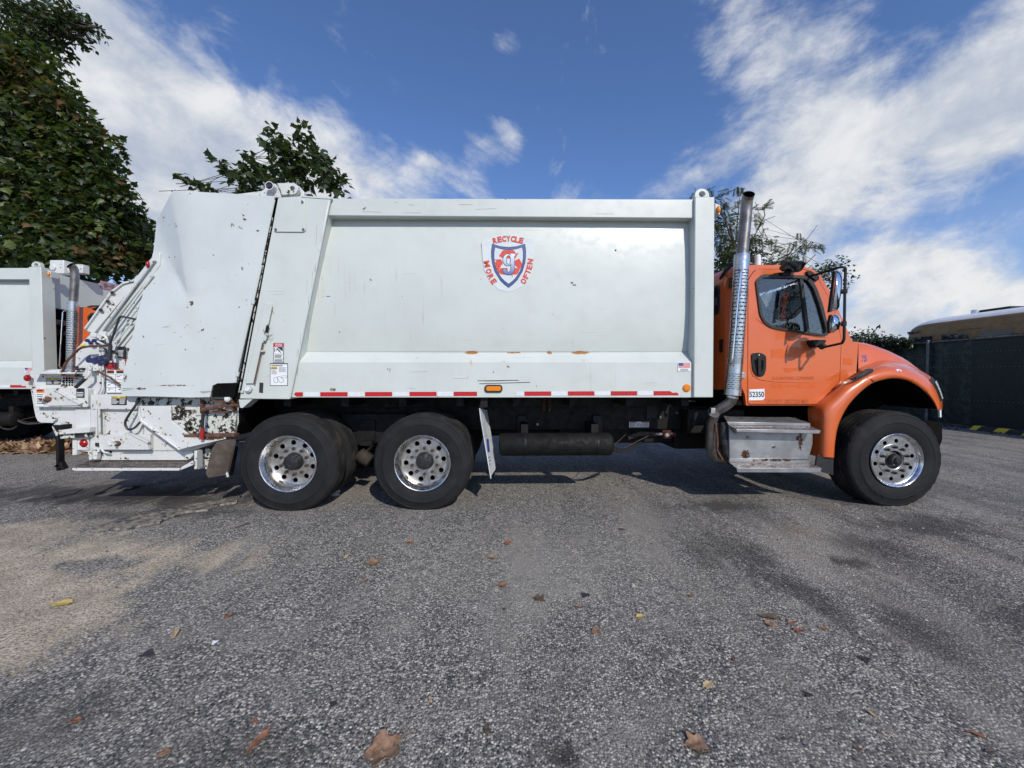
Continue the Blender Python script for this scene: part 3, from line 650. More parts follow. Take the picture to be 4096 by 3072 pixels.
ring = lambda cx, cy, rx, ry, n=28: [(cx + rx * math.cos(a), cy - ry * math.sin(a)) for a in np.linspace(0, 2 * math.pi, n + 1)[:-1]]
stem = [(1055, 632), (1172, 636), (1168, 678), (1147, 692), (1147, 980), (1122, 1050), (1065, 1096), (990, 1098), (930, 1072), (893, 1012), (908, 975), (950, 965), (985, 998), (980, 1040), (1010, 1050), (1050, 1030), (1072, 960), (1078, 690)]
def grow(pts, d):
    P = [Vector(p) for p in pts]; o = []
    for i, p in enumerate(P):
        a, b = (p - P[i - 1]).normalized(), (P[(i + 1) % len(P)] - p).normalized(); n = Vector((a.y + b.y, -(a.x + b.x)))
        n = n.normalized() if n.length > 1e-6 else n
        o.append((p.x + n.x * d, p.y + n.y * d))
    return o
r.plate(mp(ring(1000, 772, 112, 138)), EY - .0095, .001, 0, [mp(ring(1016, 772, 42, 92))]); r.plate(mp(grow(stem, 11)), EY - .0096, .001, 0)
r.plate(mp(ring(1000, 772, 101, 127)), EY - .011, .001, 1, [mp(ring(1016, 772, 53, 103))]); r.plate(mp(stem), EY - .0111, .001, 1)
r.build("letter", ['print', 'emgrad'], emblem, smooth=0)
r = MB(); k = .1808 / FPX * (3.95 + EY)
for ch, x, y, a in (("R", 718, 342, 11), ("E", 820, 318, 8), ("C", 920, 303, 4), ("Y", 1016, 300, 0), ("C", 1116, 307, -4), ("L", 1207, 322, -9), ("E", 1300, 342, -11)):
    letter_at(r, ch, U(*m(x, y), EY - .004), 128 * k, 94 * k, a, bold=.05)
r.build("lettering", 'emred', emblem, smooth=0); r = MB()
for ch, x, y, a, w in (("M", 540, 862, -78, 140), ("O", 580, 1022, -70, 105), ("R", 628, 1140, -62, 105), ("E", 690, 1245, -56, 95)):
    letter_at(r, ch, U(*m(x, y), EY - .004), 126 * k, w * k, a, bold=.05)
r.build("lettering", 'emred', emblem, smooth=0); r = MB()
for ch, x, y, a, w in (("O", 1350, 1240, 58, 105), ("F", 1405, 1130, 63, 95), ("T", 1448, 1030, 68, 95), ("E", 1482, 930, 73, 95), ("N", 1502, 805, 79, 115)):
    letter_at(r, ch, U(*m(x, y), EY - .004), 126 * k, w * k, a, bold=.05)
r.build("lettering", 'emred', emblem, smooth=0)

# ================================================================== tailgate
g = MB()
outl = [(697, 764), (1107, 788), (950, 1590), (505, 1590), (492, 1540), (549, 1284), (583, 1153), (625, 1000), (634, 880)]
P = [U(*p, .27) for p in outl]; g.prism(P, (0, FAR - .30, 0)); g.prism([U(*p, .03) for p in ((775, 770), (1098, 788), (940, 1586), (840, 1586))], (0, .235, 0)); gate = g.build("tailgate", 'tail', truck, bev=.004)
pts = {'A': (697, 764, .0), 'B': (1102, 787, .0), 'B1': (1051, 1040, 0), 'B2': (989, 1320, 0), 'R': (941, 1531, 0), 'R1': (872, 1533, 0), 'R2': (853, 1542, 0), 'R3': (843, 1588, 0.0),
       'S': (760, 1590, .0), 'S2': (640, 1586, .0), 'T': (502, 1584, .01), 'T2': (487, 1568, .012), 'L5': (490, 1532, .015), 'L4': (549, 1284, .03), 'L3': (583, 1153, .10), 'L2': (619, 1004, .165), 'L1': (632, 884, .155),
       'C0': (706, 830, .0), 'C1': (722, 930, .0), 'C2': (744, 1080, .0), 'D': (765, 1200, .0), 'D2': (792, 1370, .004), 'E': (822, 1545, .0), 'M1': (668, 1215, .02), 'M2': (640, 1380, .008), 'K0': (656, 945, .13), 'K1': (706, 1085, .085)}
ids = list(pts); ix = {k: i for i, k in enumerate(ids)}
tri = ['A C0 B', 'C0 C1 B', 'C1 B1 B', 'C1 C2 B1', 'C2 D B1', 'D B2 B1', 'D D2 B2', 'D2 R1 B2', 'B2 R1 R', 'D2 E R1', 'E R2 R1', 'E R3 R2', 'E S R3', 'E S2 S', 'E M2 S2', 'D2 M2 E', 'M2 T S2', 'M2 L5 T', 'L5 T2 T', 'M2 L4 L5', 'M1 L4 M2', 'D M1 D2', 'M1 M2 D2',
       'M1 L3 L4', 'D K1 M1', 'K1 L3 M1', 'K1 L2 L3', 'C2 K1 D', 'C1 K1 C2', 'C1 K0 K1', 'C0 K0 C1', 'C0 L1 K0', 'L1 L2 K0', 'L2 K1 K0', 'A L1 C0']
g = MB(); g.add([U(*pts[k]) for k in ids], [tuple(ix[q] for q in t.split()) for t in tri])
sk = g.build("side_panel", 'tail', gate, smooth=0)
bm = bmesh.new(); bm.from_mesh(sk.data); bmesh.ops.subdivide_edges(bm, edges=bm.edges, cuts=5, use_grid_fill=True)
for _ in range(1): bmesh.ops.smooth_vert(bm, verts=[v for v in bm.verts if not v.is_boundary], factor=.4, use_axis_x=False, use_axis_y=True, use_axis_z=False)
for v in bm.verts:
    if not v.is_boundary: v.co.y += .0035 * mnoise.noise(v.co * 2.1) + .002 * mnoise.noise(v.co * 7)
bm.to_mesh(sk.data); bm.free(); sk.data.polygons.foreach_set('use_smooth', [True] * len(sk.data.polygons)); sk.data.set_sharp_from_angle(angle=R(28))
md = sk.modifiers.new('thick', 'SOLIDIFY'); md.thickness = .012; md.offset = 1.0
es = sk.modifiers.new('edges', 'EDGE_SPLIT'); es.split_angle = R(26)
def gsub(mb, name, mat, **k): return mb.build(name, mat, gate, **k)
r = MB(); r.plate([(757, 1222), (764, 1206), (770, 1199), (779, 1213), (771, 1216), (762, 1222)], -.006, .005); gsub(r, "torn_hole", 'rust', smooth=0)
r = MB(); r.plate([(753, 1112), (752, 1090), (748, 1066), (750, 1064), (756, 1092), (756, 1110)], -.004, .003); gsub(r, "tear", 'print', smooth=0)
r = MB()
for x, y in ((678, 1029), (700, 1028), (854, 1029), (888, 1030), (802, 1130), (679, 1487), (679, 1497), (905, 1488), (905, 1497), (573, 1345), (700, 1330), (905, 1290), (912, 1302), (884, 1323), (930, 1365), (834, 1367), (1000, 1018), (968, 1130)):
    c = U(x, y, -.002); r.cyl(c, c + Vector((0, -.003, 0)), random.uniform(.004, .008), 7)
for a, b in (((490, 1555), (620, 1548)), ((490, 1562), (560, 1556)), ((540, 1556), (715, 1556)), ((870, 943), (960, 946)), ((700, 905), (740, 898)), ((855, 1010), (868, 1006)), ((1040, 905), (1060, 906)), ((820, 935), (905, 942)), ((930, 1118), (980, 1120)), ((945, 1130), (985, 1128)), ((940, 1205), (952, 1203))):
    r.tube([U(*a, -.002), U(*b, -.002)], .0022, 5)
gsub(r, "scratch", 'print', smooth=0)
r = MB(); rg = random.Random(4)
for k in range(46):
    y = rg.uniform(820, 1540); x = rg.uniform(785 if y < 1260 else 600, 985 - (y - 800) * .1); l_ = rg.uniform(20, 150); r.tube([U(x, y, -.0045), U(x + l_ * .5, y + rg.uniform(-3, 3), -.0045), U(x + l_, y + rg.uniform(-4, 4), -.0045)], rg.uniform(.0008, .0013), 4)
gsub(r, "scuff_marks", 'scuff', smooth=0, kind='stuff')
r = MB(); r.plate([(848, 1588), (856, 1545), (870, 1533), (948, 1533), (936, 1588)], -.002, .03); gsub(r, "opening_shade_plate", 'void', smooth=0)  # flat black plate, paints in the dark inside of the hole
r = MB(); r.plate([(1096, 790), (1118, 790), (966, 1600), (925, 1600)], .035, .02); gsub(r, "door_seal", 'void', smooth=0)
r = MB(); r.tube([U(1099, 800, -.006), U(1056, 1000, -.006), U(1046, 1055, -.006)], .006, 6, 0); r.tube([U(1046, 1060, -.012), U(948, 1492, -.012), U(942, 1530, -.012)], .0095, 8, 0)
r.cyl(U(1015, 1200, -.014), U(1011, 1216, -.014), .016, 10, 0); r.cyl(U(953, 1488, -.014), U(949, 1505, -.014), .015, 10, 0); r.tube([U(1090, 870, .02), U(956, 1570, .02)], .006, 6, 1)
gsub(r, "hydraulic_line", ['white', 'grimy'])
# hinges on the roof
for Y in (.02, FAR - .14):
    dy = Y - .02
    def Q(x, y, yy): p = U(x, y, yy); return Vector((p.x, p.y + dy, p.z))
    r = MB(); r.prism([Q(x, y, .06) for x, y in ((945, 776), (1045, 764), (1058, 754), (1070, 736), (1085, 731), (1100, 735), (1117, 756), (1125, 790), (1105, 790))], (0, .05, 0)); gsub(r, "hinge_plate", 'hopper', bev=.003)
    r = MB(); c = Q(1084, 748, .02); r.lathe([(0, -.03), (.02, -.032), (.026, -.022), (.036, -.03), (.042, -.03), (.042, .1), (.03, .1), (0, .1)], c, 20, 0, [1, 1, 1, 0, 0, 2, 2]); gsub(r, "hinge_pin", ['tapewhite', 'print', 'print'])
    r = MB(); px = [(1108, 732), (1172, 732)] + [(1172 + 20 * math.sin(a), 754 - 22 * math.cos(a)) for a in np.linspace(.4, 2.8, 8)] + [(1170, 778), (1126, 779), (1122, 760)]
    hole = ring(1169, 753, 9.5, 9.5, 14)
    r.prism([Q(*p, .02) for p in px], (0, .05, 0), 0, [[Q(*p, .02) for p in hole]]); gsub(r, "hinge_arm", 'hopper', bev=.003)
    r = MB(); r.prism([Q(*p, .09) for p in ((1120, 734), (1172, 735), (1196, 744), (1216, 768), (1216, 794), (1120, 794))], (0, .05, 0)); gsub(r, "hinge_bracket", 'hopper', bev=.003)
r = MB()
for k in range(7):
    a = random.uniform(0, 6.28); c = U(1160 + random.uniform(-10, 14), 772 + random.uniform(-8, 14), .005); t = Vector((math.cos(a) * .03, -.02, abs(math.sin(a)) * .025)); w = t.cross(Vector((0, 1, .2))).normalized() * .009
    r.add([c, c + t * .5 + w, c + t, c + t * .5 - w], [(0, 1, 2, 3)])
weed = r

# ================================================================== hopper at the rear
h = MB()
hp = [(622, 1010), (545, 1108), (440, 1170), (334, 1313), (362, 1334), (303, 1397), (300, 1492), (120, 1492), (108, 1505), (118, 1533), (136, 1641), (142, 1668), (150, 1684), (162, 1691), (276, 1694), (286, 1712), (289, 1744), (289, 1803), (770, 1803), (940, 1740), (958, 1690), (958, 1560), (600, 1500)]
h.prism([U(*p, .13) for p in hp], (0, FAR - .26, 0)); hop = h.build("hopper", 'hopper', truck, bev=.004)
fdk = MB(); a_, b_, c_ = U(962, 1540, .13), U(962, 1690, .13), U(944, 1742, .13)
fdk.prism([a_, b_, c_, c_ + Vector((-.02, 0, 0)), b_ + Vector((-.02, 0, 0)), a_ + Vector((-.02, 0, 0))], (0, FAR - .26, 0)); fdk.build("added_dark_sheet", 'void', hop, smooth=0)  # near-black sheet added so the hopper's white front face reads dark
def hs(mb, name, mat, **k): return mb.build(name, mat, hop, **k)
r = MB(); r.plate([(527, 1121), (547, 1128), (372, 1336), (334, 1314), (440, 1165)], .07, .05); r.plate([(334, 1313), (440, 1164), (493, 1127), (527, 1120), (531, 1125), (490, 1136), (446, 1170), (341, 1316)], .05, .08); hs(r, "flange_plate", 'hopper', bev=.004)
for p in ((431, 1205), (403, 1240), (449, 1170)): 
    r = MB(); r.ball(U(*p, .045), (.022, .006, .016)); hs(r, "grommet", 'print')
r = MB(); r.plate([(545, 1108), (622, 1010), (640, 1010), (640, 1060), (395, 1360), (372, 1340)], .1, .03); hs(r, "sloped_channel", 'tail', bev=.004)
r = MB(); r.plate([(640, 1090), (640, 1180), (440, 1420), (400, 1390)], .115, .015); hs(r, "channel_web", 'tail')
for a, b, w in (((401, 1330), (618, 1038), .013), ((425, 1355), (612, 1100), .010), ((452, 1362), (604, 1165), .008), ((462, 1372), (596, 1205), .007), ((470, 1385), (585, 1240), .006)):
    r = MB(); r.tube([U(*a, .075), U(*b, .075)], w, 10); hs(r, "hydraulic_tube", 'hopper')
r = MB(); c = U(592, 1058, .06); r.ball(c, (.018, .02, .035)); hs(r, "tail_lamp", 'redlens')
r = MB()
for k in range(7): c = U(372 + random.uniform(0, 60), 1325 + random.uniform(0, 38), .06); r.obox = None; s = random.uniform(.018, .034); r.box(c - Vector((s, s * .6, s * .7)), c + Vector((s, s * .6, s * .7)))
r.tube(rpath([U(395, 1340, .05), U(425, 1345, .04), U(432, 1372, .05)], .03), .012, 8); r.tube(rpath([U(390, 1365, .05), U(425, 1385, .04), U(430, 1402, .05)], .03), .011, 8)
hs(r, "valve_fittings", 'hopper', bev=.004)
r = MB()
for k in range(5): 
    c = U(350 + k * 14, 1362 + (k % 2) * 9, .075); r.ball(c, (.028, .012, .018), 7, 5)
for k in range(12):
    c = U(350 + random.uniform(0, 70), 1430 + random.uniform(-4, 26), .085); r.ball(c, (random.uniform(.02, .05), .012, random.uniform(.02, .035)), 6, 4)
r.plate([(352, 1450), (372, 1430), (420, 1418), (424, 1456), (375, 1459)], .08, .03)
hs(r, "plastic_wrap", 'rag', smooth=0)
r = MB(); r.tube(rpath([U(432, 1381, .03), U(380, 1384, .02), U(322, 1389, .02), U(263, 1448, .02), U(249, 1494, .03), U(250, 1500, .05), U(309, 1513, .06)], .05), .011, 9); hs(r, "grab_rail", 'rust')
r = MB(); r.tube(rpath([U(556, 1280, .06), U(486, 1265, .02), U(477, 1272, .02), U(438, 1382, .03)], .04), .010, 9); hs(r, "grab_rail", 'print')
r = MB(); r.cyl(U(441, 1381, .0), U(438, 1443, .0), .015, 12); r.tube([U(420, 1392, .02), U(432, 1440, .02)], .01, 8); r.tube([U(440, 1400, .05), U(470, 1416, .06)], .014, 8); hs(r, "rail_grip", 'print')
r = MB(); r.tube([U(393, 1486, .03), U(440, 1510, .03), U(486, 1543, .05)], .010, 9); hs(r, "grab_rail", 'rust')
for xs in ([(401, 1398), (401, 1557), (388, 1577), (386, 1608), (387, 1737), (389, 1785), (396, 1807)], [(412, 1402), (412, 1557), (399, 1579), (396, 1608), (399, 1740), (402, 1785), (414, 1810), (436, 1811)]):
    r = MB(); r.tube(rpath([U(x, y, .09) for x, y in xs], .03), .0095, 9); hs(r, "hydraulic_line", 'hopper')
r = MB(); r.box(U(384, 1600, .07), U(403, 1612, .12)); r.box(U(398, 1528, .07), U(420, 1535, .12), 1); r.box(U(380, 1772, .07), U(412, 1782, .12), 1); hs(r, "line_clamp", ['hopper', 'print'])
# control plate with knobs, crank handle
r = MB(); r.plate([(304, 1466), (345, 1456), (352, 1500), (340, 1506), (304, 1504)], .1, .03); hs(r, "control_plate", 'hopper', bev=.003)
r = MB()
for x, y, w in ((323, 1491, .02), (318, 1477, .012), (338, 1476, .013), (316, 1503, .012), (330, 1505, .010), (312, 1468, .010)):
    c = U(x, y, .1); r.cyl(c, c + Vector((0, -.03, 0)), w, 12)
hs(r, "control_knob", 'print')
r = MB(); c = U(358, 1463, .06); r.cyl(c, c + Vector((0, .07, 0)), .03, 18, 0); r.cyl(c + Vector((0, -.012, 0)), c, .02, 14, 0); r.plate([(350, 1470), (390, 1455), (396, 1480), (365, 1486), (352, 1490)], .07, .05, 0)
r.tube(rpath([U(360, 1470, .05), U(358, 1500, .03), U(341, 1514, .03)], .04), .013, 9, 0); r.cyl(U(343, 1513, .03), U(303, 1549, .03), .017, 12, 1); hs(r, "crank_lever", ['hopper', 'print'])
# rear box: top flange, plate with latch triangle
r = MB(); r.plate([(112, 1489), (298, 1489), (298, 1496), (112, 1496)], .02, .12); hs(r, "top_flange", 'hopper', bev=.003)
r = MB(); r.ball(U(230, 1490, .08), (.13, .06, .035), 18, 8); hs(r, "domed_cover", 'hopper')
r = MB(); r.ball(U(110, 1512, .08), (.022, .03, .034)); hs(r, "marker_lamp", 'redlens')
r = MB()
for i in range(4):
    for j in range(4): c = U(256 + i * 11, 1513 + j * 9, .127); r.cyl(c, c + Vector((0, -.002, 0)), .0095, 10)
hs(r, "drain_hole", 'void')
r = MB(); r.plate([(128, 1553), (346, 1553), (351, 1558), (351, 1624), (346, 1629), (140, 1629)], .075, .055); hs(r, "latch_plate", 'hopper', bev=.004)
r = MB(); P = [U(x, y, .062) for x, y in ((178, 1588), (206, 1560), (318, 1617), (312, 1622), (192, 1624))]; r.prism(P, (0, .02, 0)); r.plate([(206, 1557), (214, 1558), (322, 1612), (318, 1620)], .045, .03); hs(r, "gusset", 'hopper', bev=.003)
r = MB(); c = U(163, 1598, .03); r.cyl(c, c + Vector((0, .06, 0)), .022, 16, 0); r.cyl(c + Vector((.02, .02, 0)), c + Vector((.05, .05, 0)), .03, 14, 1); r.cyl(c + Vector((0, -.006, 0)), c, .014, 12, 1); hs(r, "latch_pin", ['hopper', 'rust'])
r = MB(); c = U(220, 1676, .12); r.cyl(c, c + Vector((0, -.02, 0)), .024, 16); hs(r, "bolt_head", 'hopper')
r = MB(); r.plate([(300, 1635), (359, 1632), (362, 1810), (300, 1800)], .115, .02); hs(r, "rear_post", 'hopper', bev=.004)
# rear bumper arm and stanchion
r = MB(); r.plate([(233, 1722), (300, 1712), (358, 1709), (358, 1730), (236, 1739)], .02, .1, 0); r.plate([(236, 1739), (358, 1732), (358, 1748), (240, 1756)], .05, .08, 1); r.plate([(206, 1706), (222, 1690), (240, 1694), (240, 1740), (222, 1745)], .04, .1, 1); hs(r, "bumper_arm", ['hopper', 'grimy'], bev=.005)
r = MB(); r.box(U(231, 1745, .05), U(251, 1878, .11)); r.plate([(212, 1866), (240, 1848), (255, 1876), (248, 1878)], .05, .05); r.plate([(206, 1700), (245, 1700), (245, 1716), (222, 1722)], .03, .1); hs(r, "stanchion", 'black', bev=.004)
r = MB(); r.plate([(306, 1748), (354, 1748), (354, 1800), (306, 1800)], .1, .03); hs(r, "lamp_plate", 'hopper', bev=.003)
r = MB(); c = U(335, 1773, .1); r.lathe([(0, -.022), (.025, -.019), (.038, -.008), (.044, .0), (.044, .02)], c, 24); hs(r, "stop_lamp", 'redlens')
r = MB(); r.plate([(289, 1744), (306, 1744), (306, 1820), (289, 1821)], .09, .05); r.plate([(350, 1803), (364, 1803), (366, 1838), (356, 1842)], .06, .05); r.plate([(364, 1805), (390, 1805), (386, 1838), (366, 1838)], .08, .04); hs(r, "lower_bracket", 'hopper', bev=.003)
# middle boxes and recess frames
r = MB(); r.plate([(361, 1578), (560, 1578), (560, 1639), (361, 1637)], .085, .045); hs(r, "upper_box", 'hopper', bev=.006)
r = MB(); r.plate([(361, 1640), (383, 1640), (383, 1744), (361, 1744)], .09, .04); r.plate([(361, 1740), (600, 1738), (600, 1798), (361, 1800)], .09, .04); r.plate([(513, 1642), (570, 1640), (570, 1738), (515, 1736)], .112, .02); hs(r, "frame_rail", 'hopper', bev=.005)
r = MB(); r.prism([U(*p, .06) for p in ((468, 1764), (505, 1732), (586, 1771), (594, 1799), (474, 1799))], (0, .03, 0)); r.plate([(505, 1730), (513, 1731), (592, 1768), (588, 1774)], .045, .03); hs(r, "gusset", 'hopper', bev=.003)
r = MB(); c = U(437, 1771, .075); r.cyl(c, c + Vector((0, .02, 0)), .03, 18, 0); c = U(462, 1775, .05); r.cyl(c, c + Vector((0, .04, 0)), .026, 14, 2); r.cyl(c + Vector((0, -.02, 0)), c, .015, 12, 1); r.cyl(c + Vector((.012, .01, 0)), c + Vector((.03, .03, 0)), .028, 12, 2); hs(r, "latch_pin", ['clearlens', 'hopper', 'rust'])
r = MB(); r.tube(rpath([U(556, 1596, .08), U(545, 1618, .04), U(515, 1660, .02), U(497, 1692, .02), U(512, 1722, .02), U(540, 1712, .03), U(562, 1686, .06)], .09, 6), .0105, 10); r.cyl(U(556, 1592, .08), U(547, 1612, .05), .015, 10); hs(r, "rubber_hose", 'rubberseal')
# big white chute plate with its folded edges
r = MB(); r.plate([(553, 1624), (682, 1623), (683, 1681), (760, 1742), (880, 1744), (902, 1742), (902, 1756), (735, 1794), (717, 1800), (566, 1684), (556, 1664)], .03, .02, 0)
r.plate([(555, 1626), (560, 1660), (568, 1682), (718, 1797), (716, 1803), (560, 1688), (549, 1664)], .01, .03, 0); hs(r, "chute_plate", 'hopper', bev=.004)
r = MB(); r.plate([(684, 1622), (720, 1620), (722, 1675), (760, 1706), (738, 1719), (686, 1681)], .06, .05); hs(r, "chute_edge", 'grimy')
r = MB(); r.plate([(722, 1640), (890, 1634), (945, 1655), (938, 1740), (762, 1742), (745, 1716), (764, 1706), (724, 1674)], .10, .03); hs(r, "greasy_panel", 'grimy')
r = MB(); r.plate([(560, 1592), (850, 1592), (850, 1622), (720, 1618), (560, 1622)], .11, .02); hs(r, "under_panel", 'grimy')
r = MB(); r.plate([(735, 1738), (936, 1736), (936, 1748), (735, 1748)], .02, .08); hs(r, "shelf_edge", 'rust', bev=.003)
# rusty turnbuckle clamp
r = MB(); r.cyl(U(806, 1640, .03), U(890, 1626, .03), .022, 12, 0); r.cyl(U(888, 1626, .03), U(955, 1620, .03), .012, 10, 0); r.box(U(800, 1628, .0), U(818, 1652, .06), 0); r.cyl(U(813, 1645, .0), U(809, 1716, .0), .015, 10, 1); r.cyl(U(810, 1712, -.004), U(807, 1757, -.004), .019, 12, 2)
r.box(U(838, 1598, .05), U(948, 1606, .1), 0); r.box(U(888, 1612, .05), U(952, 1618, .1), 0); r.box(U(850, 1645, .05), U(930, 1650, .1), 0); r.box(U(925, 1580, .04), U(948, 1646, .1), 0); r.box(U(800, 1600, .08), U(820, 1630, .11), 0)
c = U(908, 1595, .0); r.cyl(c, c + Vector((0, .06, 0)), .03, 16, 3); r.cyl(c + Vector((0, -.006, 0)), c, .018, 12, 4); hs(r, "turnbuckle_clamp", ['rust', 'rubberseal', 'redgrip', 'hopper', 'tapewhite'], bev=.002)
# lower beam and diamond plate riding step
r = MB(); r.plate([(362, 1804), (772, 1804), (772, 1820), (760, 1836), (745, 1841), (390, 1841)], .14, .04); r.plate([(776, 1803), (787, 1803), (787, 1876), (776, 1878)], .06, .08); hs(r, "step_beam", 'hopper', bev=.004)
r = MB(); r.plate([(440, 1803), (444, 1803), (444, 1812), (404, 1814), (404, 1803)], .13, .01); hs(r, "slot", 'void', smooth=0)
r = MB(); r.plate([(787, 1803), (850, 1790), (842, 1870), (830, 1876), (787, 1876)], .2, .05); hs(r, "grimy_gusset", 'grimy')
r = MB(); a = [U(289, 1872, .0), U(719, 1872, .0), U(772, 1840, .17), U(362, 1840, .17)]
r.prism(a, (0, 0, -.01), 0); r.plate([(289, 1872), (719, 1872), (717, 1882), (290, 1883)], -.002, .02, 1); r.plate([(719, 1872), (772, 1842), (772, 1860), (717, 1882)], .02, .02, 1); hs(r, "riding_step", ['treadrust', 'hopper'])
r = MB(); rg = random.Random(3)
for i in range(58):
    for j in range(6):
        u = (i + .5 + (j % 2) * .5) / 59; t = (j + .5) / 6; p = a[0].lerp(a[1], u).lerp(a[3].lerp(a[2], u), t) + Vector((0, 0, .002)); d = .009; q = .003; sgn = 1 if (i + j) % 2 else -1
        r.add([p + Vector((-d, -q * sgn, 0)), p + Vector((0, -q * 1.3, .004)), p + Vector((d, q * sgn, 0)), p + Vector((0, q * 1.3, .004))], [(0, 1, 2, 3)])
hs(r, "tread_lugs", 'alloydull', smooth=0, kind='stuff')
r = MB(); r.prism([U(872, 1762, .05), U(931, 1757, .05), U(934, 1770, .05), U(905, 1900, .10), U(833, 1911, .02), U(823, 1893, .0), U(846, 1798, .02)], (.012, .02, 0)); r.prism([U(925, 1780, .12), U(945, 1790, .3), U(925, 1900, .3), U(900, 1912, .12)], (.01, .02, 0)); hs(r, "mud_flap", 'brownflap')
r = MB(); c = U(905, 1888, .03); r.tube([c, c + Vector((.02, 0, -.05))], .012, 7); hs(r, "chain_hook", 'grimy')
# rear stickers
def sticker(x0, y0, x1, y1, Y, head, body, hh=.22, n=5, seed=1, two=False, extra=None):
    r = MB(); w, h_ = x1 - x0, y1 - y0; r.rect(x0, y0, x1, y1, Y, .003, 0); r.rect(x0 + w * .02, y0 + h_ * .02, x1 - w * .02, y0 + h_ * hh, Y - .001, .001, 1)
    cols = [(x0, x0 + w / 2), (x0 + w / 2, x1)] if two else [(x0, x1)]
    for k, (a, b) in enumerate(cols): lines(r, a + 2, y0 + h_ * (hh + .08), b - 2, y1 - h_ * .06, n, Y - .001, 2, seed + k, .4); lines(r, a + 2.5, y0 + h_ * .06, b - 2.5, y0 + h_ * hh * .9, 1, Y - .002, 3, seed + 9 + k, .5)
    return r.build("warning_sticker", [body, head, 'printwhite' if body == 'print' else 'print', 'print'], hop, smooth=0)
sticker(184, 1513, 242, 1538, .126, 'yellow', 'print', .25, 5, 1, True)
sticker(446, 1586, 506, 1620, .081, 'yellow', 'print', .2, 5, 2, True)
sticker(145, 1555, 177, 1624, .071, 'orangeprint', 'printwhite', .24, 6, 3)
sticker(305, 1555, 337, 1591, .071, 'print', 'print', .3, 3, 4)
sticker(470, 1386, 502, 1432, .11, 'print', 'print', .25, 6, 5)
sticker(508, 1392, 545, 1432, .11, 'print', 'print', .25, 6, 6)
sticker(424, 1450, 465, 1475, .11, 'red', 'red', .45, 2, 7)
sticker(500, 1436, 525, 1475, .11, 'red', 'red', .45, 2, 8)
r = MB(); Y = .112; r.rect(424, 1478, 500, 1572, Y, .003, 1); r.rect(425.5, 1479, 498.5, 1570.5, Y - .001, .001, 0)
for x0, x1 in ((428, 456), (465, 494)): r.rect(x0, 1480, x1, 1493, Y - .002, .001, 1); r.rect(x0, 1480, x1, 1484, Y - .003, .001, 2)
for y in (1496, 1518, 1529, 1550): r.rect(425, y, 499, y + 1, Y - .002, .001, 1)
r.rect(461, 1496, 462, 1570, Y - .002, .001, 1)
rg = random.Random(5)
for cx, cy in ((440, 1506), (478, 1506), (443, 1538), (480, 1538), (443, 1559), (478, 1559)): stroke([(cx + rg.uniform(-12, 12), cy + rg.uniform(-6, 6)) for _ in range(5)], 1.4, Y - .002, 1)
r.build("instruction_sticker", ['printwhite', 'print', 'orangeprint'], hop, smooth=0)
r = MB(); r.plate([(318, 1381), (336, 1376), (338, 1382), (320, 1386)], .1, .01); hs(r, "yellow_label", 'yellow', smooth=0)
# ================================================================== cab
at(ORG)
def d(x, y): return (2700 + .4973 * x, 950 + .4973 * y)
def dp(pts): return [d(*p) for p in pts]
def e(x, y): return (2950 + .226 * x, 1050 + .226 * y)
def ep(pts): return [e(*p) for p in pts]
CY0, CY1 = .20, 2.30
def mirY(P): return [Vector((p.x, 2.5 - p.y, p.z)) for p in P]
prof = [(400, 1226), (400, 700), (404, 360), (418, 290), (455, 236), (520, 214), (700, 210), (900, 212), (1040, 222), (1120, 250), (1175, 305)]
cabroof = MB()
def strip(pp, ys):
    rows = []
    for p in pp:
        c = [U(*d(*p), CY0)]; rows.append(c[0])
    return rows
base_ = [U(*d(*p), CY0) for p in prof]
# lofted shell: rear wall and roof, with rounded long edges
ctr = Vector((3.0, 0, 1.9))
rows = []
for p in base_:
    q = (ctr - p); q.y = 0; q = q.normalized()
    row = []
    for yy, inn in ((CY0, .075), (CY0 + .012, .035), (CY0 + .04, .010), (CY0 + .09, .0), (CY0 + .3, -.012), (1.25, -.03), (CY1 - .3, -.012), (CY1 - .09, 0), (CY1 - .04, .010), (CY1 - .012, .035), (CY1, .075)):
        row.append(Vector((p.x, yy, p.z)) + q * inn)
    rows.append(row)
cabroof.grid(rows); cab = cabroof.build("cab", 'orange', truck, smooth=50)
def cs(mb, name, mat, **k): return mb.build(name, mat, cab, **k)
side = [(400, 1226), (401, 700), (408, 370), (425, 300), (462, 246), (522, 224), (700, 220), (900, 222), (1036, 232), (1112, 258), (1170, 308), (1250, 440), (1340, 640), (1425, 836), (1475, 840), (1458, 1088), (1330, 1166), (1146, 1350), (573, 1350), (562, 1262), (535, 1200), (500, 1190)]
door = rpoly([(*p, 0) for p in [(585, 340), (640, 252), (1060, 254), (1135, 300), (1210, 430), (1306, 640), (1340, 830), (1326, 1162), (1145, 1346), (582, 1346)]], [10, 45, 40, 30, 30, 30, 20, 16, 10, 22])
doorp = [p[:2] for p in door]
win_e = rpoly([(*p, 0) for p in [(322, 330), (430, 205), (1200, 228), (1300, 285), (1400, 430), (1520, 760), (1620, 1205), (1600, 1290), (1500, 1305), (1100, 1248), (620, 1165), (480, 1080), (400, 920)]], [40, 60, 60, 50, 60, 90, 40, 30, 60, 80, 90, 60, 60])
winp = [e(p[0], p[1]) for p in win_e]
glp = [e(p[0], p[1]) for p in rpoly([(*p, 0) for p in [(362, 375), (440, 262), (1160, 280), (1260, 330), (1350, 460), (1460, 770), (1575, 1190), (1560, 1250), (1480, 1262), (1100, 1208), (640, 1125), (510, 1040), (440, 920)]], 50)]
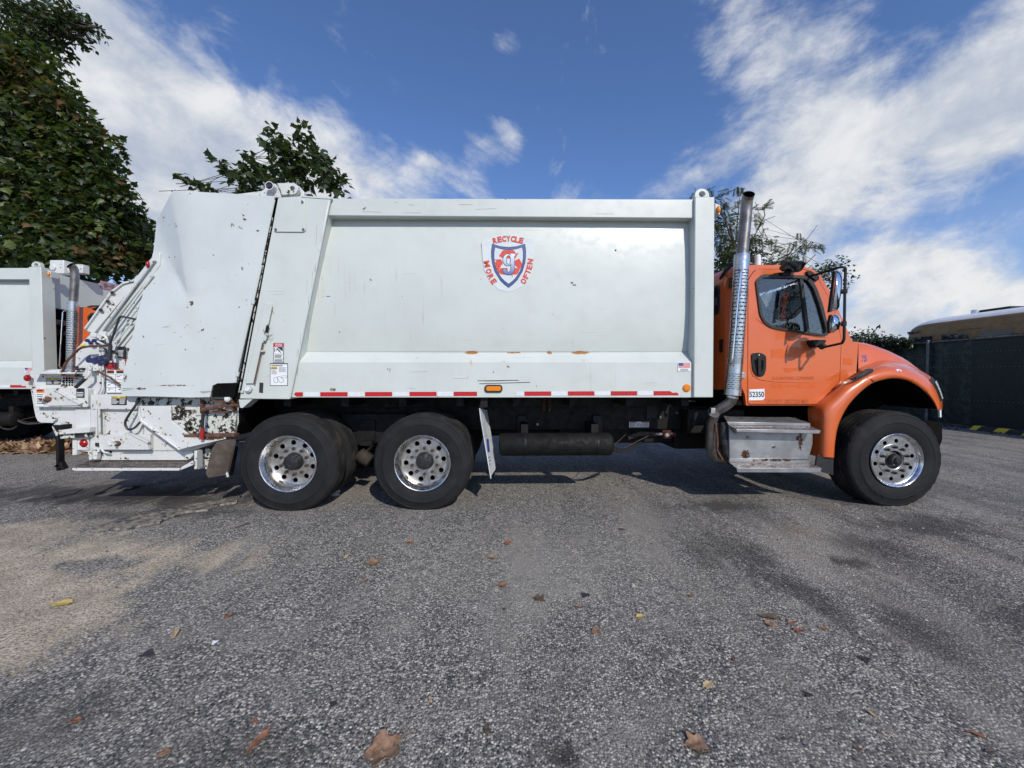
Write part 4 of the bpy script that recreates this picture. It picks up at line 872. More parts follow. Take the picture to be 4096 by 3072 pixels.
for s in (0, 1):
    P = [U(*d(*p), CY0) for p in side]; H = [U(*d(*p), CY0) for p in doorp]
    if s: P = mirY(P); H = mirY(H)
    r = MB(); r.prism(P, (0, .04 if not s else -.04, 0), 0, [H]); cs(r, "side_wall", 'orange')
    r = MB(); P2 = [U(*q, .235) for q in (d(575, 250), d(1100, 250), d(1300, 560), d(1348, 830), d(1335, 1170), d(1150, 1356), d(575, 1352))]; H2 = [U(*p, .235) for p in winp]
    if s: P2 = mirY(P2); H2 = mirY(H2)
    r.prism(P2, (0, .03 if not s else -.03, 0), 0, [H2]); cs(r, "door_jamb", 'void', smooth=0)
def door_at(s):
    def X(P): return mirY(P) if s else P
    sg = -1 if s else 1
    c0 = Vector((sum(p[0] for p in doorp) / len(doorp), sum(p[1] for p in doorp) / len(doorp)))
    inner = [(c0.x + (p[0] - c0.x) * .9885, c0.y + (p[1] - c0.y) * .9905) for p in doorp]
    r = MB(); r.prism(X([U(*d(*p), .194) for p in inner]), (0, .035 * sg, 0), 0, [X([U(*p, .194) for p in winp])]); dr = r.build("door", 'orange', truck, bev=.004)
    r = MB(); r.prism(X([U(*p, .178) for p in winp]), (0, .05 * sg, 0), 0, [X([U(*p, .178) for p in glp])])
    r.prism(X([U(*p, .186) for p in ep([(1108, 285), (1160, 285), (1280, 1235), (1225, 1228)])]), (0, .03 * sg, 0)); r.build("window_frame", 'rubberseal', dr, bev=.003)
    r = MB(); r.prism(X([U(*p, .205) for p in glp]), (0, .005 * sg, 0)); r.build("window_pane", 'glass', dr, smooth=0)
    return dr
dr = door_at(0); door_at(1)
def ds(mb, name, mat, **k): return mb.build(name, mat, dr, **k)
# shallow swage line of the door: lower panel step
r = MB(); path = [U(*d(*p), .193) for p in ((612, 900), (604, 1040), (625, 1110), (680, 1142), (800, 1160), (1000, 1166), (1180, 1162))]; r.tube(path, [.0005, .004, .006, .006, .005, .003, .0005], 8); ds(r, "swage_line", 'orange')
r = MB(); path = [U(*d(*p), .193) for p in ((640, 640), (700, 690), (800, 735), (1000, 772), (1150, 800), (1230, 806), (1275, 780))]; r.tube(path, [.0005, .004, .006, .006, .005, .003, .0005], 8); ds(r, "swage_line", 'orange')
r = MB(); hpx = rpoly([(*p, 0) for p in [(614, 930), (690, 926), (735, 950), (734, 1060), (715, 1118), (660, 1120), (626, 1070)]], 28); r.plate([d(*p[:2]) for p in hpx], .182, .012, 0); han = r
r.plate([d(*p[:2]) for p in rpoly([(*p, 0) for p in [(636, 985), (715, 985), (712, 1050), (690, 1096), (660, 1096)]], 16)], .179, .004, 1)
r.plate(dp([(668, 965), (694, 965), (694, 1104), (670, 1104)]), .166, .02, 0); c = U(*d(676, 945), .182); r.cyl(c, c + Vector((0, -.005, 0)), .008, 10, 2); ds(r, "handle", ['blackplastic', 'void', 'chrome'], bev=.003)
Y = .1925
r = MB(); r.plate(dp([(598, 1222), (720, 1217), (722, 1296), (712, 1298), (710, 1308), (594, 1310)]), Y - .001, .001, 0); text_px(r, "52350", d(599, 0)[0], d(0, 1239)[1], d(717, 0)[0], d(0, 1285)[1], Y - .0025, 1, bold=.02); ds(r, "number_sticker", ['printwhite', 'print'], smooth=0)
r = MB(); ghost = Y - .0008
text_px(r, "A GUNTHER COMPANY", d(776, 0)[0], d(0, 1118)[1], d(1124, 0)[0], d(0, 1145)[1], ghost, 0, shear=.2)
text_px(r, "US DOT 2887228 MD", d(733, 0)[0], d(0, 1301)[1], d(1072, 0)[0], d(0, 1336)[1], ghost, 0, bold=.015)
ds(r, "ghost_lettering", 'ghostdark', smooth=0)
r = MB()
for pts in ([(772, 900), (850, 895), (870, 905), (960, 897), (1010, 905), (1090, 898), (1130, 925), (1125, 965), (1040, 960), (1000, 966), (905, 962), (880, 968), (775, 965)], [(772, 1176), (862, 1170), (880, 1186), (985, 1186), (1000, 1172), (1124, 1170), (1124, 1208), (1000, 1208), (980, 1198), (880, 1200), (860, 1208), (772, 1206)], [(872, 1046), (930, 1052), (1010, 1044), (1040, 1050), (1030, 1066), (960, 1070), (915, 1088), (890, 1082)]):
    r.plate(dp(pts), Y - .0006, .0006)
ds(r, "unfaded_patch", 'ghost', smooth=0)
# other cab details
r = MB(); r.plate(dp([(1355, 972), (1425, 970), (1428, 1025), (1353, 1024)]), .1985, .001); cs(r, "unfaded_patch", 'ghost', smooth=0)
r = MB(); r.plate(dp([(533, 1086), (566, 1084), (566, 1128), (533, 1130)]), .185, .012, 0)
for y in (1098, 1114): c = U(*d(555, y), .185); r.cyl(c, c + Vector((0, -.006, 0)), .006, 8, 1)
cs(r, "striker_plate", ['alloydull', 'print'], bev=.002)
xr_ = U(*d(400, 700), CY0).x
r = MB(); q = [(Y_, z) for Y_, z in ((.30, UX(*d(362, 375), xr_).z), (.95, UX(*d(362, 375), xr_).z), (.95, UX(*d(362, 615), xr_).z), (.30, UX(*d(362, 615), xr_).z))]
P = rpoly([(xr_ - .012, *p) for p in q], .07); r.prism(P, (.03, 0, 0), 0); P = rpoly([(xr_ - .016, y_, z_) for y_, z_ in ((.32, q[0][1] - .025), (.93, q[0][1] - .025), (.93, q[2][1] + .025), (.32, q[2][1] + .025))], .06); r.prism(P, (.03, 0, 0), 1); cs(r, "rear_window", ['rubberseal', 'darkglass'])
r = MB(); zt_, zb_ = UX(*d(372, 818), xr_).z, UX(*d(372, 922), xr_).z
for k in range(9): z = zb_ + (zt_ - zb_) * k / 9; r.box((xr_ - .012, .235, z), (xr_ + .01, .285, z + (zt_ - zb_) / 13))
cs(r, "vent_grille", 'blackplastic')
r = MB(); r.tube(rpath([U(*d(366, 332), .32), U(*d(396, 280), .24), U(*d(420, 252), .205), U(*d(470, 214), .20)], .1), [.018] * 14, 8); cs(r, "roof_seal", 'rubberseal')
r = MB(); r.box(U(*d(448, 320), .16), U(*d(470, 410), .22)); cs(r, "side_marker_bracket", 'rust', bev=.004)
r = MB(); c = U(*d(666, 212), .6); r.cyl(c - Vector((0, 0, .02)), c + Vector((0, 0, .09)), .032, 14); r.ball(c + Vector((0, 0, .09)), (.032, .032, .016)); cs(r, "antenna_base", 'printwhite')
# windscreen, A pillars, dashboard, seats, steering wheel
wa, wb = U(*d(1165, 312), CY0), U(*d(1420, 836), CY0)
r = MB(); o_ = Vector((.01, 0, .01))
r.add([wa + Vector((0, .09, 0)), wb + Vector((0, .07, 0)), Vector((wb.x + .06, 1.25, wb.z)), Vector((wb.x, 2.43 - CY0, wb.z)), Vector((wa.x, 2.41 - CY0, wa.z)), Vector((wa.x + .05, 1.25, wa.z))], [(0, 1, 2, 5), (5, 2, 3, 4)]); cs(r, "windscreen", 'glass', smooth=0)
for s in (0, 1):
    P = [wa + Vector((-.05, .006, .02)), wb + Vector((-.06, .006, 0)), wb + Vector((.005, .006, 0)), wa + Vector((.015, .006, .02))]
    if s: P = mirY(P)
    r = MB(); r.prism(P, (0, .09 if not s else -.09, 0)); cs(r, "pillar", 'orange', bev=.006)
    P = [wa + Vector((.0, .06, .02)), wb + Vector((.0, .05, 0)), wb + Vector((.03, .05, 0)), wa + Vector((.03, .06, .02))]
    if s: P = mirY(P)
    r = MB(); r.prism(P, (0, .03 if not s else -.03, 0)); cs(r, "windscreen_seal", 'rubberseal')
x0, x1 = U(*d(1100, 800), .2).x, U(*d(1420, 840), .2).x
r = MB(); zd = U(*d(1300, 790), .2).z
r.prism([Vector((x0 + .18, .26, zd - .30)), Vector((x0 + .22, .26, zd - .04)), Vector((x1 - .1, .26, zd - .01)), Vector((x1 - .02, .26, zd - .12)), Vector((x1 - .02, .26, zd - .5))], (0, 1.98, 0)); cs(r, "dashboard", 'blackplastic', bev=.01)
r = MB(); c = Vector((x0 + .16, 1.75, zd + .02)); M3 = Euler((0, R(58), 0)).to_matrix(); r.tube([c + M3 @ Vector((.21 * math.cos(a), .21 * math.sin(a), 0)) for a in np.linspace(0, 2 * math.pi, 25)], .014, 8); r.tube([c, c + Vector((.2, 0, -.2))], .03, 8); cs(r, "steering_wheel", 'blackplastic')
xs_ = U(*d(620, 800), .2).x
for yy in (.4, 1.5):
    r = MB(); r.box((xs_ - .05, yy, 1.30), (xs_ + .45, yy + .55, 1.45)); r.hexa([Vector(p) for p in ((xs_ - .18, yy + .02, 1.42), (xs_ - .02, yy + .02, 1.42), (xs_ - .02, yy + .52, 1.42), (xs_ - .18, yy + .52, 1.42), (xs_ - .26, yy + .06, 1.86), (xs_ - .16, yy + .06, 1.86), (xs_ - .16, yy + .48, 1.86), (xs_ - .26, yy + .48, 1.86))]); cs(r, "seat", 'seat', bev=.03)
zf = U(*d(600, 1350), .2).z
r = MB(); r.box((xr_ + .03, .24, zf), (x1, 2.26, zf + .05)); r.box((xr_ + .06, .26, zf), (xr_ + .1, 2.24, 1.9)); r.box((xr_ + .08, .26, U(*d(800, 262), .2).z - .01), (x1 - .6, 2.24, U(*d(800, 262), .2).z + .01)); r.box((x1 - .05, .26, zf), (x1 - .02, 2.24, zd)); cs(r, "cabin_lining", 'void', smooth=0)
# ---- hood
fx = [(1475, 842), (1540, 852), (1600, 868), (1720, 912), (1830, 962), (1920, 1008), (1975, 1045), (2002, 1076)]
rows = []
for i, p in enumerate(fx):
    q = U(*d(*p), .56); t = i / 7; w = .0 + .10 * t ** 3
    def hv(yy, z): return Vector((U(d(*p)[0], 1400, min(yy, .58)).x, yy, z))
    zl = min(1.44, q.z - .05)
    rr = [hv(.40 + w, zl), hv(.41 + w, max(zl + .005, q.z - .34)), hv(.425 + w, max(zl + .01, q.z - .20)), hv(.46 + w, max(zl + .015, q.z - .09)), hv(.51 + w, q.z - .03), hv(.57 + w, q.z), hv(.70 + w, q.z + .02), hv(.95, q.z + .035), hv(1.25, q.z + .04)]
    rr += [Vector((v.x, 2.5 - v.y, v.z)) for v in reversed(rr[:-1])]
    rows.append(rr)
xn = rows[-1][0].x
last = [Vector((xn + .05, v.y + (.05 if v.y < 1.25 else -.05 if v.y > 1.25 else 0), v.z - .07)) for v in rows[-1]]
rows.append(last)
r = MB(); r.grid(rows); r.add(last, [tuple(range(len(last)))]); hood = r.build("hood", 'orange', truck, smooth=42)
r = MB(); r.add([rows[0][k] for k in range(17)], [tuple(range(17))]); r.build("firewall", 'void', hood, smooth=0)
r = MB(); r.box((xn + .05, .85, 1.08), (xn + .08, 1.65, 1.3)); r.build("grille", 'blackplastic', hood, bev=.02)
r = MB(); r.plate(dp([(1456, 842), (1476, 838), (1475, 1085), (1458, 1090)]), .24, .05); r.build("hood_gap", 'void', hood, smooth=0)
def hoodY(px, py):
    return .455
r = MB()
for ch, x0, x1_ in (("7", 1502, 1521), ("5", 1523, 1544)):
    text_px(r, ch, d(x0, 0)[0], d(0, 948)[1], d(x1_, 0)[0], d(0, 999)[1], .4085, 0, bold=.02)
press_on(r, hood); r.build("fleet_number", 'blueprint', hood, smooth=0)
P = [U(*d(*q), .245) for q in ((1345, 842), (1446, 848), (1436, 1085), (1345, 1150))]; r = MB(); r.prism(P, (0, 2.01, 0)); cs(r, "cowl", 'orange', bev=.008)
# ---- front fenders
O = [(1142, 1761), (1144, 1600), (1145, 1480), (1146, 1352), (1240, 1258), (1335, 1166), (1400, 1118), (1470, 1066), (1590, 1010), (1700, 990), (1850, 1016), (1990, 1080), (2075, 1138), (2112, 1205), (2140, 1285), (2148, 1335), (2147, 1386)]
A = [(1277, 1770), (1285, 1650), (1305, 1530), (1340, 1440), (1385, 1360), (1440, 1290), (1500, 1232), (1560, 1185), (1620, 1157), (1740, 1132), (1850, 1145), (1930, 1180), (2000, 1232), (2050, 1285), (2080, 1325), (2100, 1360), (2112, 1386)]
OY = [.16, .16, .16, .17, .19, .20, .26, .34, .42, .44, .44, .42, .36, .30, .24, .20, .16]
def resamp(lst, n):
    t = np.linspace(0, len(lst) - 1, n); a = np.array(lst, float)
    # Catmull-Rom through the points
    o = []
    for u in t:
        i = min(int(u), len(lst) - 2); f = u - i
        p0, p1, p2, p3 = a[max(i - 1, 0)], a[i], a[i + 1], a[min(i + 2, len(lst) - 1)]
        o.append(.5 * ((2 * p1) + (-p0 + p2) * f + (2 * p0 - 5 * p1 + 4 * p2 - p3) * f * f + (-p0 + 3 * p1 - 3 * p2 + p3) * f ** 3))
    return o
NN = 65
Os, As, Ys = resamp(O, NN), resamp(A, NN), resamp([(y,) for y in OY], NN)
def fender(s):
    rows = []
    for i in range(NN):
        Yo = float(Ys[i][0]); p1 = U(*d(*Os[i]), Yo); p0 = U(*d(*As[i]), .045); row = []
        for t, yy in ((-.001, .075), (.0, .055), (.03, .040), (.12, .030), (.25, .028), (.42, .034), (.58, .055), (.72, .10), (.84, .17), (.93, .24), (1.0, 1.0)):
            f = min(1, (yy - .028) / (.24 - .028)) if t > .4 else None
            y_ = Yo if t == 1.0 else (yy if f is None else .034 + (Yo - .034) * f * .86 ** (1))
            tt_ = max(t, 0) if t < 1 else 1.0; row.append(U(*d(As[i][0] + (Os[i][0] - As[i][0]) * tt_, As[i][1] + (Os[i][1] - As[i][1]) * tt_), y_))
        row.append(Vector((p1.x, Yo + .12, p1.z - (.02 if 8 < i < 60 else 0))))
        rows.append(mirY(row) if s else row)
    r = MB(); r.grid(rows); fo = r.build("fender", 'orange', truck, smooth=50, solid=.006)
    off = Vector((.006, -.004 if not s else .004, .003))
    for nm, mt_, i0, i1, c0, c1, k in (("headlight_rim", 'blackplastic', 47, 59, 7, 12, 1.0), ("headlight", 'clearlens', 49, 58, 8, 12, 1.9)):
        q = MB(); q.grid([[v + off * k for v in row[c0:c1]] for row in rows[i0:i1]]); q.build(nm, mt_, fo if nm != "headlight" else truck, smooth=50)
    return fo
fen = fender(0); fender(1)
def fs_(mb, name, mat, **k): return mb.build(name, mat, fen, **k)
r = MB(); c = U(*d(1804, 1073), .05); M3 = Euler((R(-28), R(8), 0)).to_matrix(); r.ball(c + Vector((0, .012, 0)), (.036, .02, .019), 20, 10, 0, M3); r.ball(c + Vector((0, .004, 0)), (.017, .02, .012), 12, 8, 1, M3); fs_(r, "marker_lamp", ['printwhite', 'clearlens'])
r = MB(); r.plate(dp([(1428, 1150), (1432, 1135), (1560, 1058), (1590, 1055), (1602, 1072), (1590, 1088), (1470, 1152)]), .02, .035); r.tube([U(*d(1450, 1130), .012), U(*d(1575, 1068), .012)], .011, 8); fs_(r, "hood_latch", 'rubberseal', bev=.005)
r = MB(); r.tube([U(*d(*p), y_) for p, y_ in (((1476, 1085), .30), ((1505, 1110), .12), ((1545, 1130), .035), ((1580, 1145), .024), ((1602, 1158), .026))], .004, 6); fs_(r, "panel_gap", 'void')
r = MB(); r.plate([(3268, 1826), (3334, 1830), (3333, 1900), (3262, 1882)], .06, .02); r.build("fender_flap", 'rubberseal', truck)
r = MB()
for x in (3274, 3315): c = U(x, 1821, .04); r.cyl(c, c + Vector((0, -.008, 0)), .006, 8)
fs_(r, "rivet", 'steel')
r = MB(); r.plate([(3752, 1634), (3765, 1632), (3766, 1668), (3761, 1670), (3759, 1642)], .08, .02); fs_(r, "bare_fibre_chip", 'printwhite')
# dark arch liner, engine mass
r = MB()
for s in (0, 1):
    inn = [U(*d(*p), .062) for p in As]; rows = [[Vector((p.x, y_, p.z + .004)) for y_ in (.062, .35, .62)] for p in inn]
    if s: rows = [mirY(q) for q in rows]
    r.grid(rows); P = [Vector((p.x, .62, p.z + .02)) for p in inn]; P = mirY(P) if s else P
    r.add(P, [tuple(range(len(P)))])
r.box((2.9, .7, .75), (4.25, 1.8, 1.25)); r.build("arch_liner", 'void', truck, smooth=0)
# bumper
r = MB(); r.prism(rpoly([U(*p, .12) for p in ((3700, 1681), (3771, 1691), (3772, 1760), (3756, 1800), (3700, 1790))], .03), (0, 2.26, 0)); r.build("front_bumper", 'void', truck, bev=.012)
# ---- mirrors
r = MB(); r.tube(rpath([U(*d(1100, 305), .16), U(*d(1145, 296), .05), U(*d(1330, 238), -.16), U(*d(1372, 240), -.18), U(*d(1366, 420), -.18), U(*d(1360, 820), -.18), U(*d(1345, 850), -.16), U(*d(1185, 885), .10)], .07, 6), .0125, 10)
r.cyl(U(*d(1365, 415), -.18), U(*d(1364, 450), -.18), .023, 12); r.cyl(U(*d(1358, 675), -.18), U(*d(1357, 712), -.18), .023, 12)
r.tube([U(*d(1364, 432), -.18), U(*d(1335, 430), -.17)], .015, 8); r.tube([U(*d(1358, 692), -.18), U(*d(1325, 692), -.17)], .013, 8)
mir = r.build("mirror_arm", 'blackplastic', truck)
r = MB(); r.plate([d(*p[:2]) for p in rpoly([(*p, 0) for p in [(1062, 268), (1090, 264), (1165, 310), (1160, 345), (1130, 345), (1068, 300)]], 12)], .165, .03); r.build("arm_bracket", 'blackplastic', mir, bev=.006)
r = MB(); r.prism([U(*d(*p), .10) for p in ((1112, 822), (1215, 822), (1222, 834), (1180, 884), (1135, 880), (1115, 850))], (0, .1, 0)); r.cyl(U(*d(1180, 880), .06), U(*d(1190, 870), .12), .03, 12); r.build("arm_bracket", 'blackplastic', mir, bev=.008)
def pod(pts, Yc, dep, name, bulge):
    "rounded mirror housing: the outline is the side view, swelling towards the front"
    c = Vector((sum(p[0] for p in pts) / len(pts), sum(p[1] for p in pts) / len(pts))); rows = []
    pp = rpoly([(*p, 0) for p in pts], 26, 6); N_ = 14
    for j in range(N_ + 1):
        t = -1 + 2 * j / N_; k = max(.02, (1 - abs(t) ** 2.6) ** .5) if abs(t) < 1 else .02; yy = dep * t
        row = [U(*d(c.x + (p[0] - c.x) * k, c.y + (p[1] - c.y) * k), Yc + yy) for p in pp]; row.append(row[0]); rows.append(row)
    r = MB(); r.grid(rows[:N_ // 2 + 2], 0); r.grid(rows[N_ // 2 + 1:], 1)
    return r.build(name, ['chrome', 'blackplastic'], mir, smooth=70)
pod([(1292, 266), (1330, 268), (1350, 310), (1346, 440), (1325, 560), (1298, 592), (1258, 596), (1268, 470), (1286, 300)], -.12, .11, "mirror_housing", 1)
pod([(1262, 620), (1300, 612), (1330, 640), (1336, 690), (1318, 745), (1275, 770), (1248, 768), (1246, 690)], -.12, .085, "mirror_housing", 1)
r = MB(); r.prism([U(*d(*p), -.2) for p in ((1288, 270), (1300, 266), (1284, 330), (1270, 480), (1262, 597), (1244, 600))], (0, .03, 0)); r.build("mirror_rim", 'blackplastic', mir)
r = MB(); r.prism([U(*d(*p), -.19) for p in ((1256, 622), (1266, 618), (1252, 690), (1254, 770), (1243, 762), (1239, 690))], (0, .03, 0)); r.build("mirror_rim", 'blackplastic', mir)
# look-down mirror over the window
r = MB(); P = rpoly([(*p, 0) for p in [(852, 262), (900, 200), (1052, 198), (1054, 215), (1018, 268), (985, 282), (870, 280)]], 14)
r.prism([U(*d(*p[:2]), .10 - .12 * (265 - p[1]) / 65) for p in P], (.01, .05, .03), 0); P2 = [((p[0] - 953) * .9 + 953, (p[1] - 240) * .86 + 240) for p in P]; r.prism([U(*d(*p), .096 - .12 * (265 - p[1]) / 65) for p in P2], (0, .004, 0), 1)
r.prism([U(*d(*p), .15) for p in ((855, 282), (930, 280), (935, 300), (870, 302))], (0, .08, 0), 2); rm = r.build("look_down_mirror", ['blackplastic', 'chrome', 'blackplastic'], truck, bev=.004)

# ================================================================== exhaust stack
hs_path = [(2967.5, 1019, .146 / 2), (2958, 1180, .0725), (2945, 1398, .0715), (2939, 1472, .0735), (2929, 1581, .081)]
EYC = .065
pp = resamp([(x, y, w) for x, y, w in hs_path], 181); NA = 56
rows = []; cen = [U(q[0], q[1], EYC) for q in pp]
for i, q in enumerate(pp):
    t = (cen[min(i + 1, 180)] - cen[max(i - 1, 0)]).normalized(); a1 = Vector((0, 1, 0)); a1 = (a1 - t * a1.dot(t)).normalized(); a2 = t.cross(a1)
    rows.append([cen[i] + (a1 * math.cos(2 * math.pi * k / NA) + a2 * math.sin(2 * math.pi * k / NA)) * float(q[2]) for k in range(NA)])
vs = [v for row in rows for v in row]; fs = []
for i in range(180):
    f = i / 180; band = .11 < f < .70 or .79 < f < .93
    for k in range(NA):
        rel = (k - 28) % NA   # k = 28 faces the camera side
        rel = rel - NA if rel > NA / 2 else rel
        row3 = (i // 2) % 3; slot = False
        if band and -14 <= rel <= 13 and i % 6 in (1, 4):
            off = 0 if i % 6 == 1 else 2
            slot = (rel + off) % 5 < 4
        if not slot: fs.append((i * NA + k, i * NA + (k + 1) % NA, (i + 1) * NA + (k + 1) % NA, (i + 1) * NA + k))
r = MB(); r.add(vs, fs); shield = r.build("exhaust_stack", 'heat', truck, smooth=50, label="perforated chrome heat shield round the exhaust pipe")
r = MB(); r.tube([U(q[0], q[1], EYC) for q in pp[::6]], .052, 20); r.build("inner_pipe", 'steel', shield)
r = MB(); tip = [U(2968, 1019, EYC), U(2974, 960, EYC), U(2980, 903, EYC), U(2984, 850, EYC), U(2987, 808, EYC - .01), U(2991, 790, EYC - .03), U(2996, 776, EYC - .06)]
P = [tip[0]] + tip[1:]; r.tube(P, .056, 24, 0, caps=False); r.tube(P, .052, 24, 1, caps=False); pipe_end = r.build("stack_pipe", ['steel', 'void'], shield, smooth=50, recalc=False)
r = MB(); b0, b1 = U(*d(532, 268), EYC - .10), U(*d(462, 992), EYC - .10); r.tube(rpath([U(*d(530, 250), EYC - .075), b0, b1, U(*d(463, 1020), EYC - .075)], .03), .0085, 8); r.build("grab_bar", 'chrome', shield)
r = MB()
for x, y in ((530, 252), (463, 1018)): r.plate([d(*p[:2]) for p in rpoly([(x - 12, y - 12, 0), (x + 12, y - 12, 0), (x + 12, y + 14, 0), (x - 12, y + 14, 0)], 6)], EYC - .083, .02)
r.build("bar_bracket", 'steel', shield, bev=.002)
r = MB(); r.tube(rpath([U(2930, 1578, .065), U(2926, 1606, .075), U(2895, 1628, .11), U(2862, 1645, .16), U(2846, 1690, .22), U(2844, 1757, .25), U(2850, 1825, .27), U(2895, 1838, .35), U(2980, 1836, .6)], .07, 6), .052, 18); r.build("elbow_pipe", 'steel', shield)
r = MB(); r.cyl(U(2929, 1584, .068), U(2927, 1592, .07), .06, 18); r.cyl(U(2862, 1640, .155), U(2850, 1660, .18), .061, 18); r.box(U(2845, 1632, .10), U(2853, 1652, .14)); r.build("pipe_clamp", 'alloydull', shield)
r = MB(); r.tube(rpath([U(2893, 1690, .2), U(2893, 1760, .18), U(2898, 1800, .18), U(2925, 1850, .2)], .2, 5), .042, 14, 0); r.cyl(U(2896, 1776, .18), U(2897, 1796, .18), .046, 14, 1); r.tube([U(2862, 1690, .16), U(2870, 1760, .15), U(2868, 1800, .16), U(2890, 1838, .17)], .01, 7, 2); r.build("air_hose", ['rubberseal', 'black', 'rust'], shield)

# ================================================================== step box
def f5(x, y): return (2700 + .3617 * x, 1450 + .3617 * y)
sb = MB(); q = [U(*f5(600, 706), .13), U(*f5(1528, 735), .13), U(*f5(1526, 900), .13), U(*f5(1483, 1064), .13), U(*f5(600, 1062), .13), U(*f5(602, 1000), .13)]
sb.prism(q, (0, .5, 0)); step = sb.build("step_box", 'alu', truck, bev=.008)
def ss(mb, name, mat, **k): return mb.build(name, mat, step, **k)
r = MB(); top = [U(*f5(535, 588), .42), U(*f5(900, 600), .42), U(*f5(1270, 603), .40), U(*f5(1425, 640), .28), U(*f5(1498, 672), .13), U(*f5(577, 655), .13)]
r.prism(top, (0, 0, -.012)); r.plate([f5(577, 656), f5(1498, 672), f5(1499, 704), f5(590, 690)], .122, .02); ss(r, "lid", 'alu', bev=.003)
r = MB(); t1 = [U(*f5(592, 692), .125), U(*f5(1500, 705), .125), U(*f5(1610, 750), .0), U(*f5(678, 736), .0)]; r.prism(t1, (0, 0, -.008)); ss(r, "tread", 'plate')
r = MB(); r.plate([f5(678, 736), f5(1610, 750), f5(1608, 772), f5(1596, 788), f5(692, 768), f5(680, 757)], -.004, .01); ss(r, "tread_lip", 'alu', bev=.003)
r = MB(); r.plate([f5(600, 1074), f5(1498, 1080), f5(1500, 1112), f5(604, 1108)], .11, .03); r.rect(*f5(604, 1062), *f5(1482, 1072), .115, .02); ss(r, "lower_rail", 'alu', bev=.003)
r = MB(); t2 = [U(*f5(604, 1108), .112), U(*f5(1500, 1112), .112), U(*f5(1620, 1168), -.012), U(*f5(684, 1166), -.012)]; r.prism(t2, (0, 0, -.008)); ss(r, "tread", 'plate')
r = MB(); r.plate([f5(684, 1166), f5(1622, 1168), f5(1612, 1206), f5(1600, 1218), f5(700, 1216), f5(688, 1206)], -.016, .01); ss(r, "tread_lip", 'alu', bev=.003)
r = MB()
for x, y in ((808, 828), (1092, 931), (795, 1027)): c = U(*f5(x, y), .128); r.cyl(c, c + Vector((0, -.012, 0)), .013, 8)
ss(r, "bolt", 'steel')
r = MB()
for x, y in ((595, 625), (745, 616), (885, 628), (975, 627), (1115, 625), (1320, 628)):
    c = U(*f5(x, y), .27); c.z = top[0].z + (top[5].z - top[0].z) * .5 + .004; r.cyl(c, c + Vector((0, 0, .006)), .014, 8)
ss(r, "stud", 'rust')
r = MB(); r.plate([f5(620, 700), f5(690, 735), f5(690, 790), f5(612, 712)], .10, .02); ss(r, "side_bracket", 'plate')

MT['nut'] = varied('rusty_dark_nut', (.03, .022, .018), (.07, .045, .03), 40, .6); MT['tank'] = varied('dull_black_tank', (.006, .006, .0065), (.011, .011, .011), 9, .7, **{'Specular IOR Level': .2})
# ================================================================== chassis
ch = MB()
zr0, zr1 = U(2600, 1717, .8).z, U(2600, 1626, .8).z
for yy in (.8, 1.62): ch.box((-3.7, yy, zr0), (4.1, yy + .09, zr1))
for x in (-3.6, -2.6, -.6, .6, 2.2, 3.6): ch.box((x, .85, zr0 + .05), (x + .12, 1.65, zr1 - .02))
chas = ch.build("chassis_frame", 'black', truck, bev=.005)
def cs2(mb, name, mat, **k): return mb.build(name, mat, chas, **k)
r = MB()
for yy in (.72, 1.62): r.box((-3.4, yy, zr1 + .005), (2.05, yy + .16, zb - .005))
for x in np.arange(-3.0, 2.0, .62): r.box((x, .25, zb - .12), (x + .08, 2.25, zb - .012))
cs2(r, "sub_frame", 'black')
r = MB()
for x, y in ((2705, 1651), (2739, 1671), (2725, 1694), (2757, 1648), (2765, 1671), (2640, 1668), (2150, 1697), (2078, 1696)): c = U(x, y, .8); r.cyl(c, c + Vector((0, -.016, 0)), .016, 8)
cs2(r, "frame_bolt", 'steel')
r = MB()
for pl, y_, t_ in ([[(x0, 1663), (x0 + 36, 1663), (x0 + 40, 1735), (x0 - 2, 1735)], .74, .05] for x0 in (2070, 2372)): r = MB(); r.plate(pl, y_, t_); cs2(r, "frame_bracket", 'blackplastic', bev=.004)
r = MB(); r.plate([(2586, 1620), (2630, 1620), (2630, 1674), (2586, 1674)], .78, .02); cs2(r, "frame_bracket", 'blackplastic', bev=.004); r = MB(); r.plate([(2700, 1588), (2722, 1588), (2722, 1620), (2700, 1620)], .76, .1); cs2(r, "frame_bracket", 'blackplastic', bev=.004)
for x in (2175, 2199):
    r = MB(); r.tube([U(x, 1594, .7) + Vector((.02 * math.cos(a), .02 * math.sin(a), -.10 * a / (6 * 2 * math.pi))) for a in np.linspace(0, 12 * math.pi, 84)], .005, 5); r.cyl(U(x, 1590, .7), U(x, 1648, .7), .007, 8); r.cyl(U(x, 1634, .7), U(x, 1642, .7), .016, 8); cs2(r, "coil_spring", 'rust')
r = MB(); r.plate([(2517, 1687), (2596, 1687), (2596, 1709), (2517, 1709)], .795, .003, 0); r.rect(2518, 1687.5, 2545, 1691, .793, .001, 2); r.rect(2568, 1687.5, 2595, 1691, .793, .001, 2); r.rect(2545, 1687, 2546, 1709, .793, .001, 1); r.rect(2567, 1687, 2568, 1709, .793, .001, 1)
lines(r, 2519, 1693, 2544, 1708, 5, .793, 1, 3, .4); lines(r, 2570, 1693, 2595, 1708, 5, .793, 1, 4, .4); stroke([(2551, 1704), (2552, 1692), (2553, 1704), (2565, 1704), (2560, 1694), (2556, 1697)], 1.5, .792, 1); cs2(r, "warning_sticker", ['printwhite', 'print', 'red'], smooth=0)
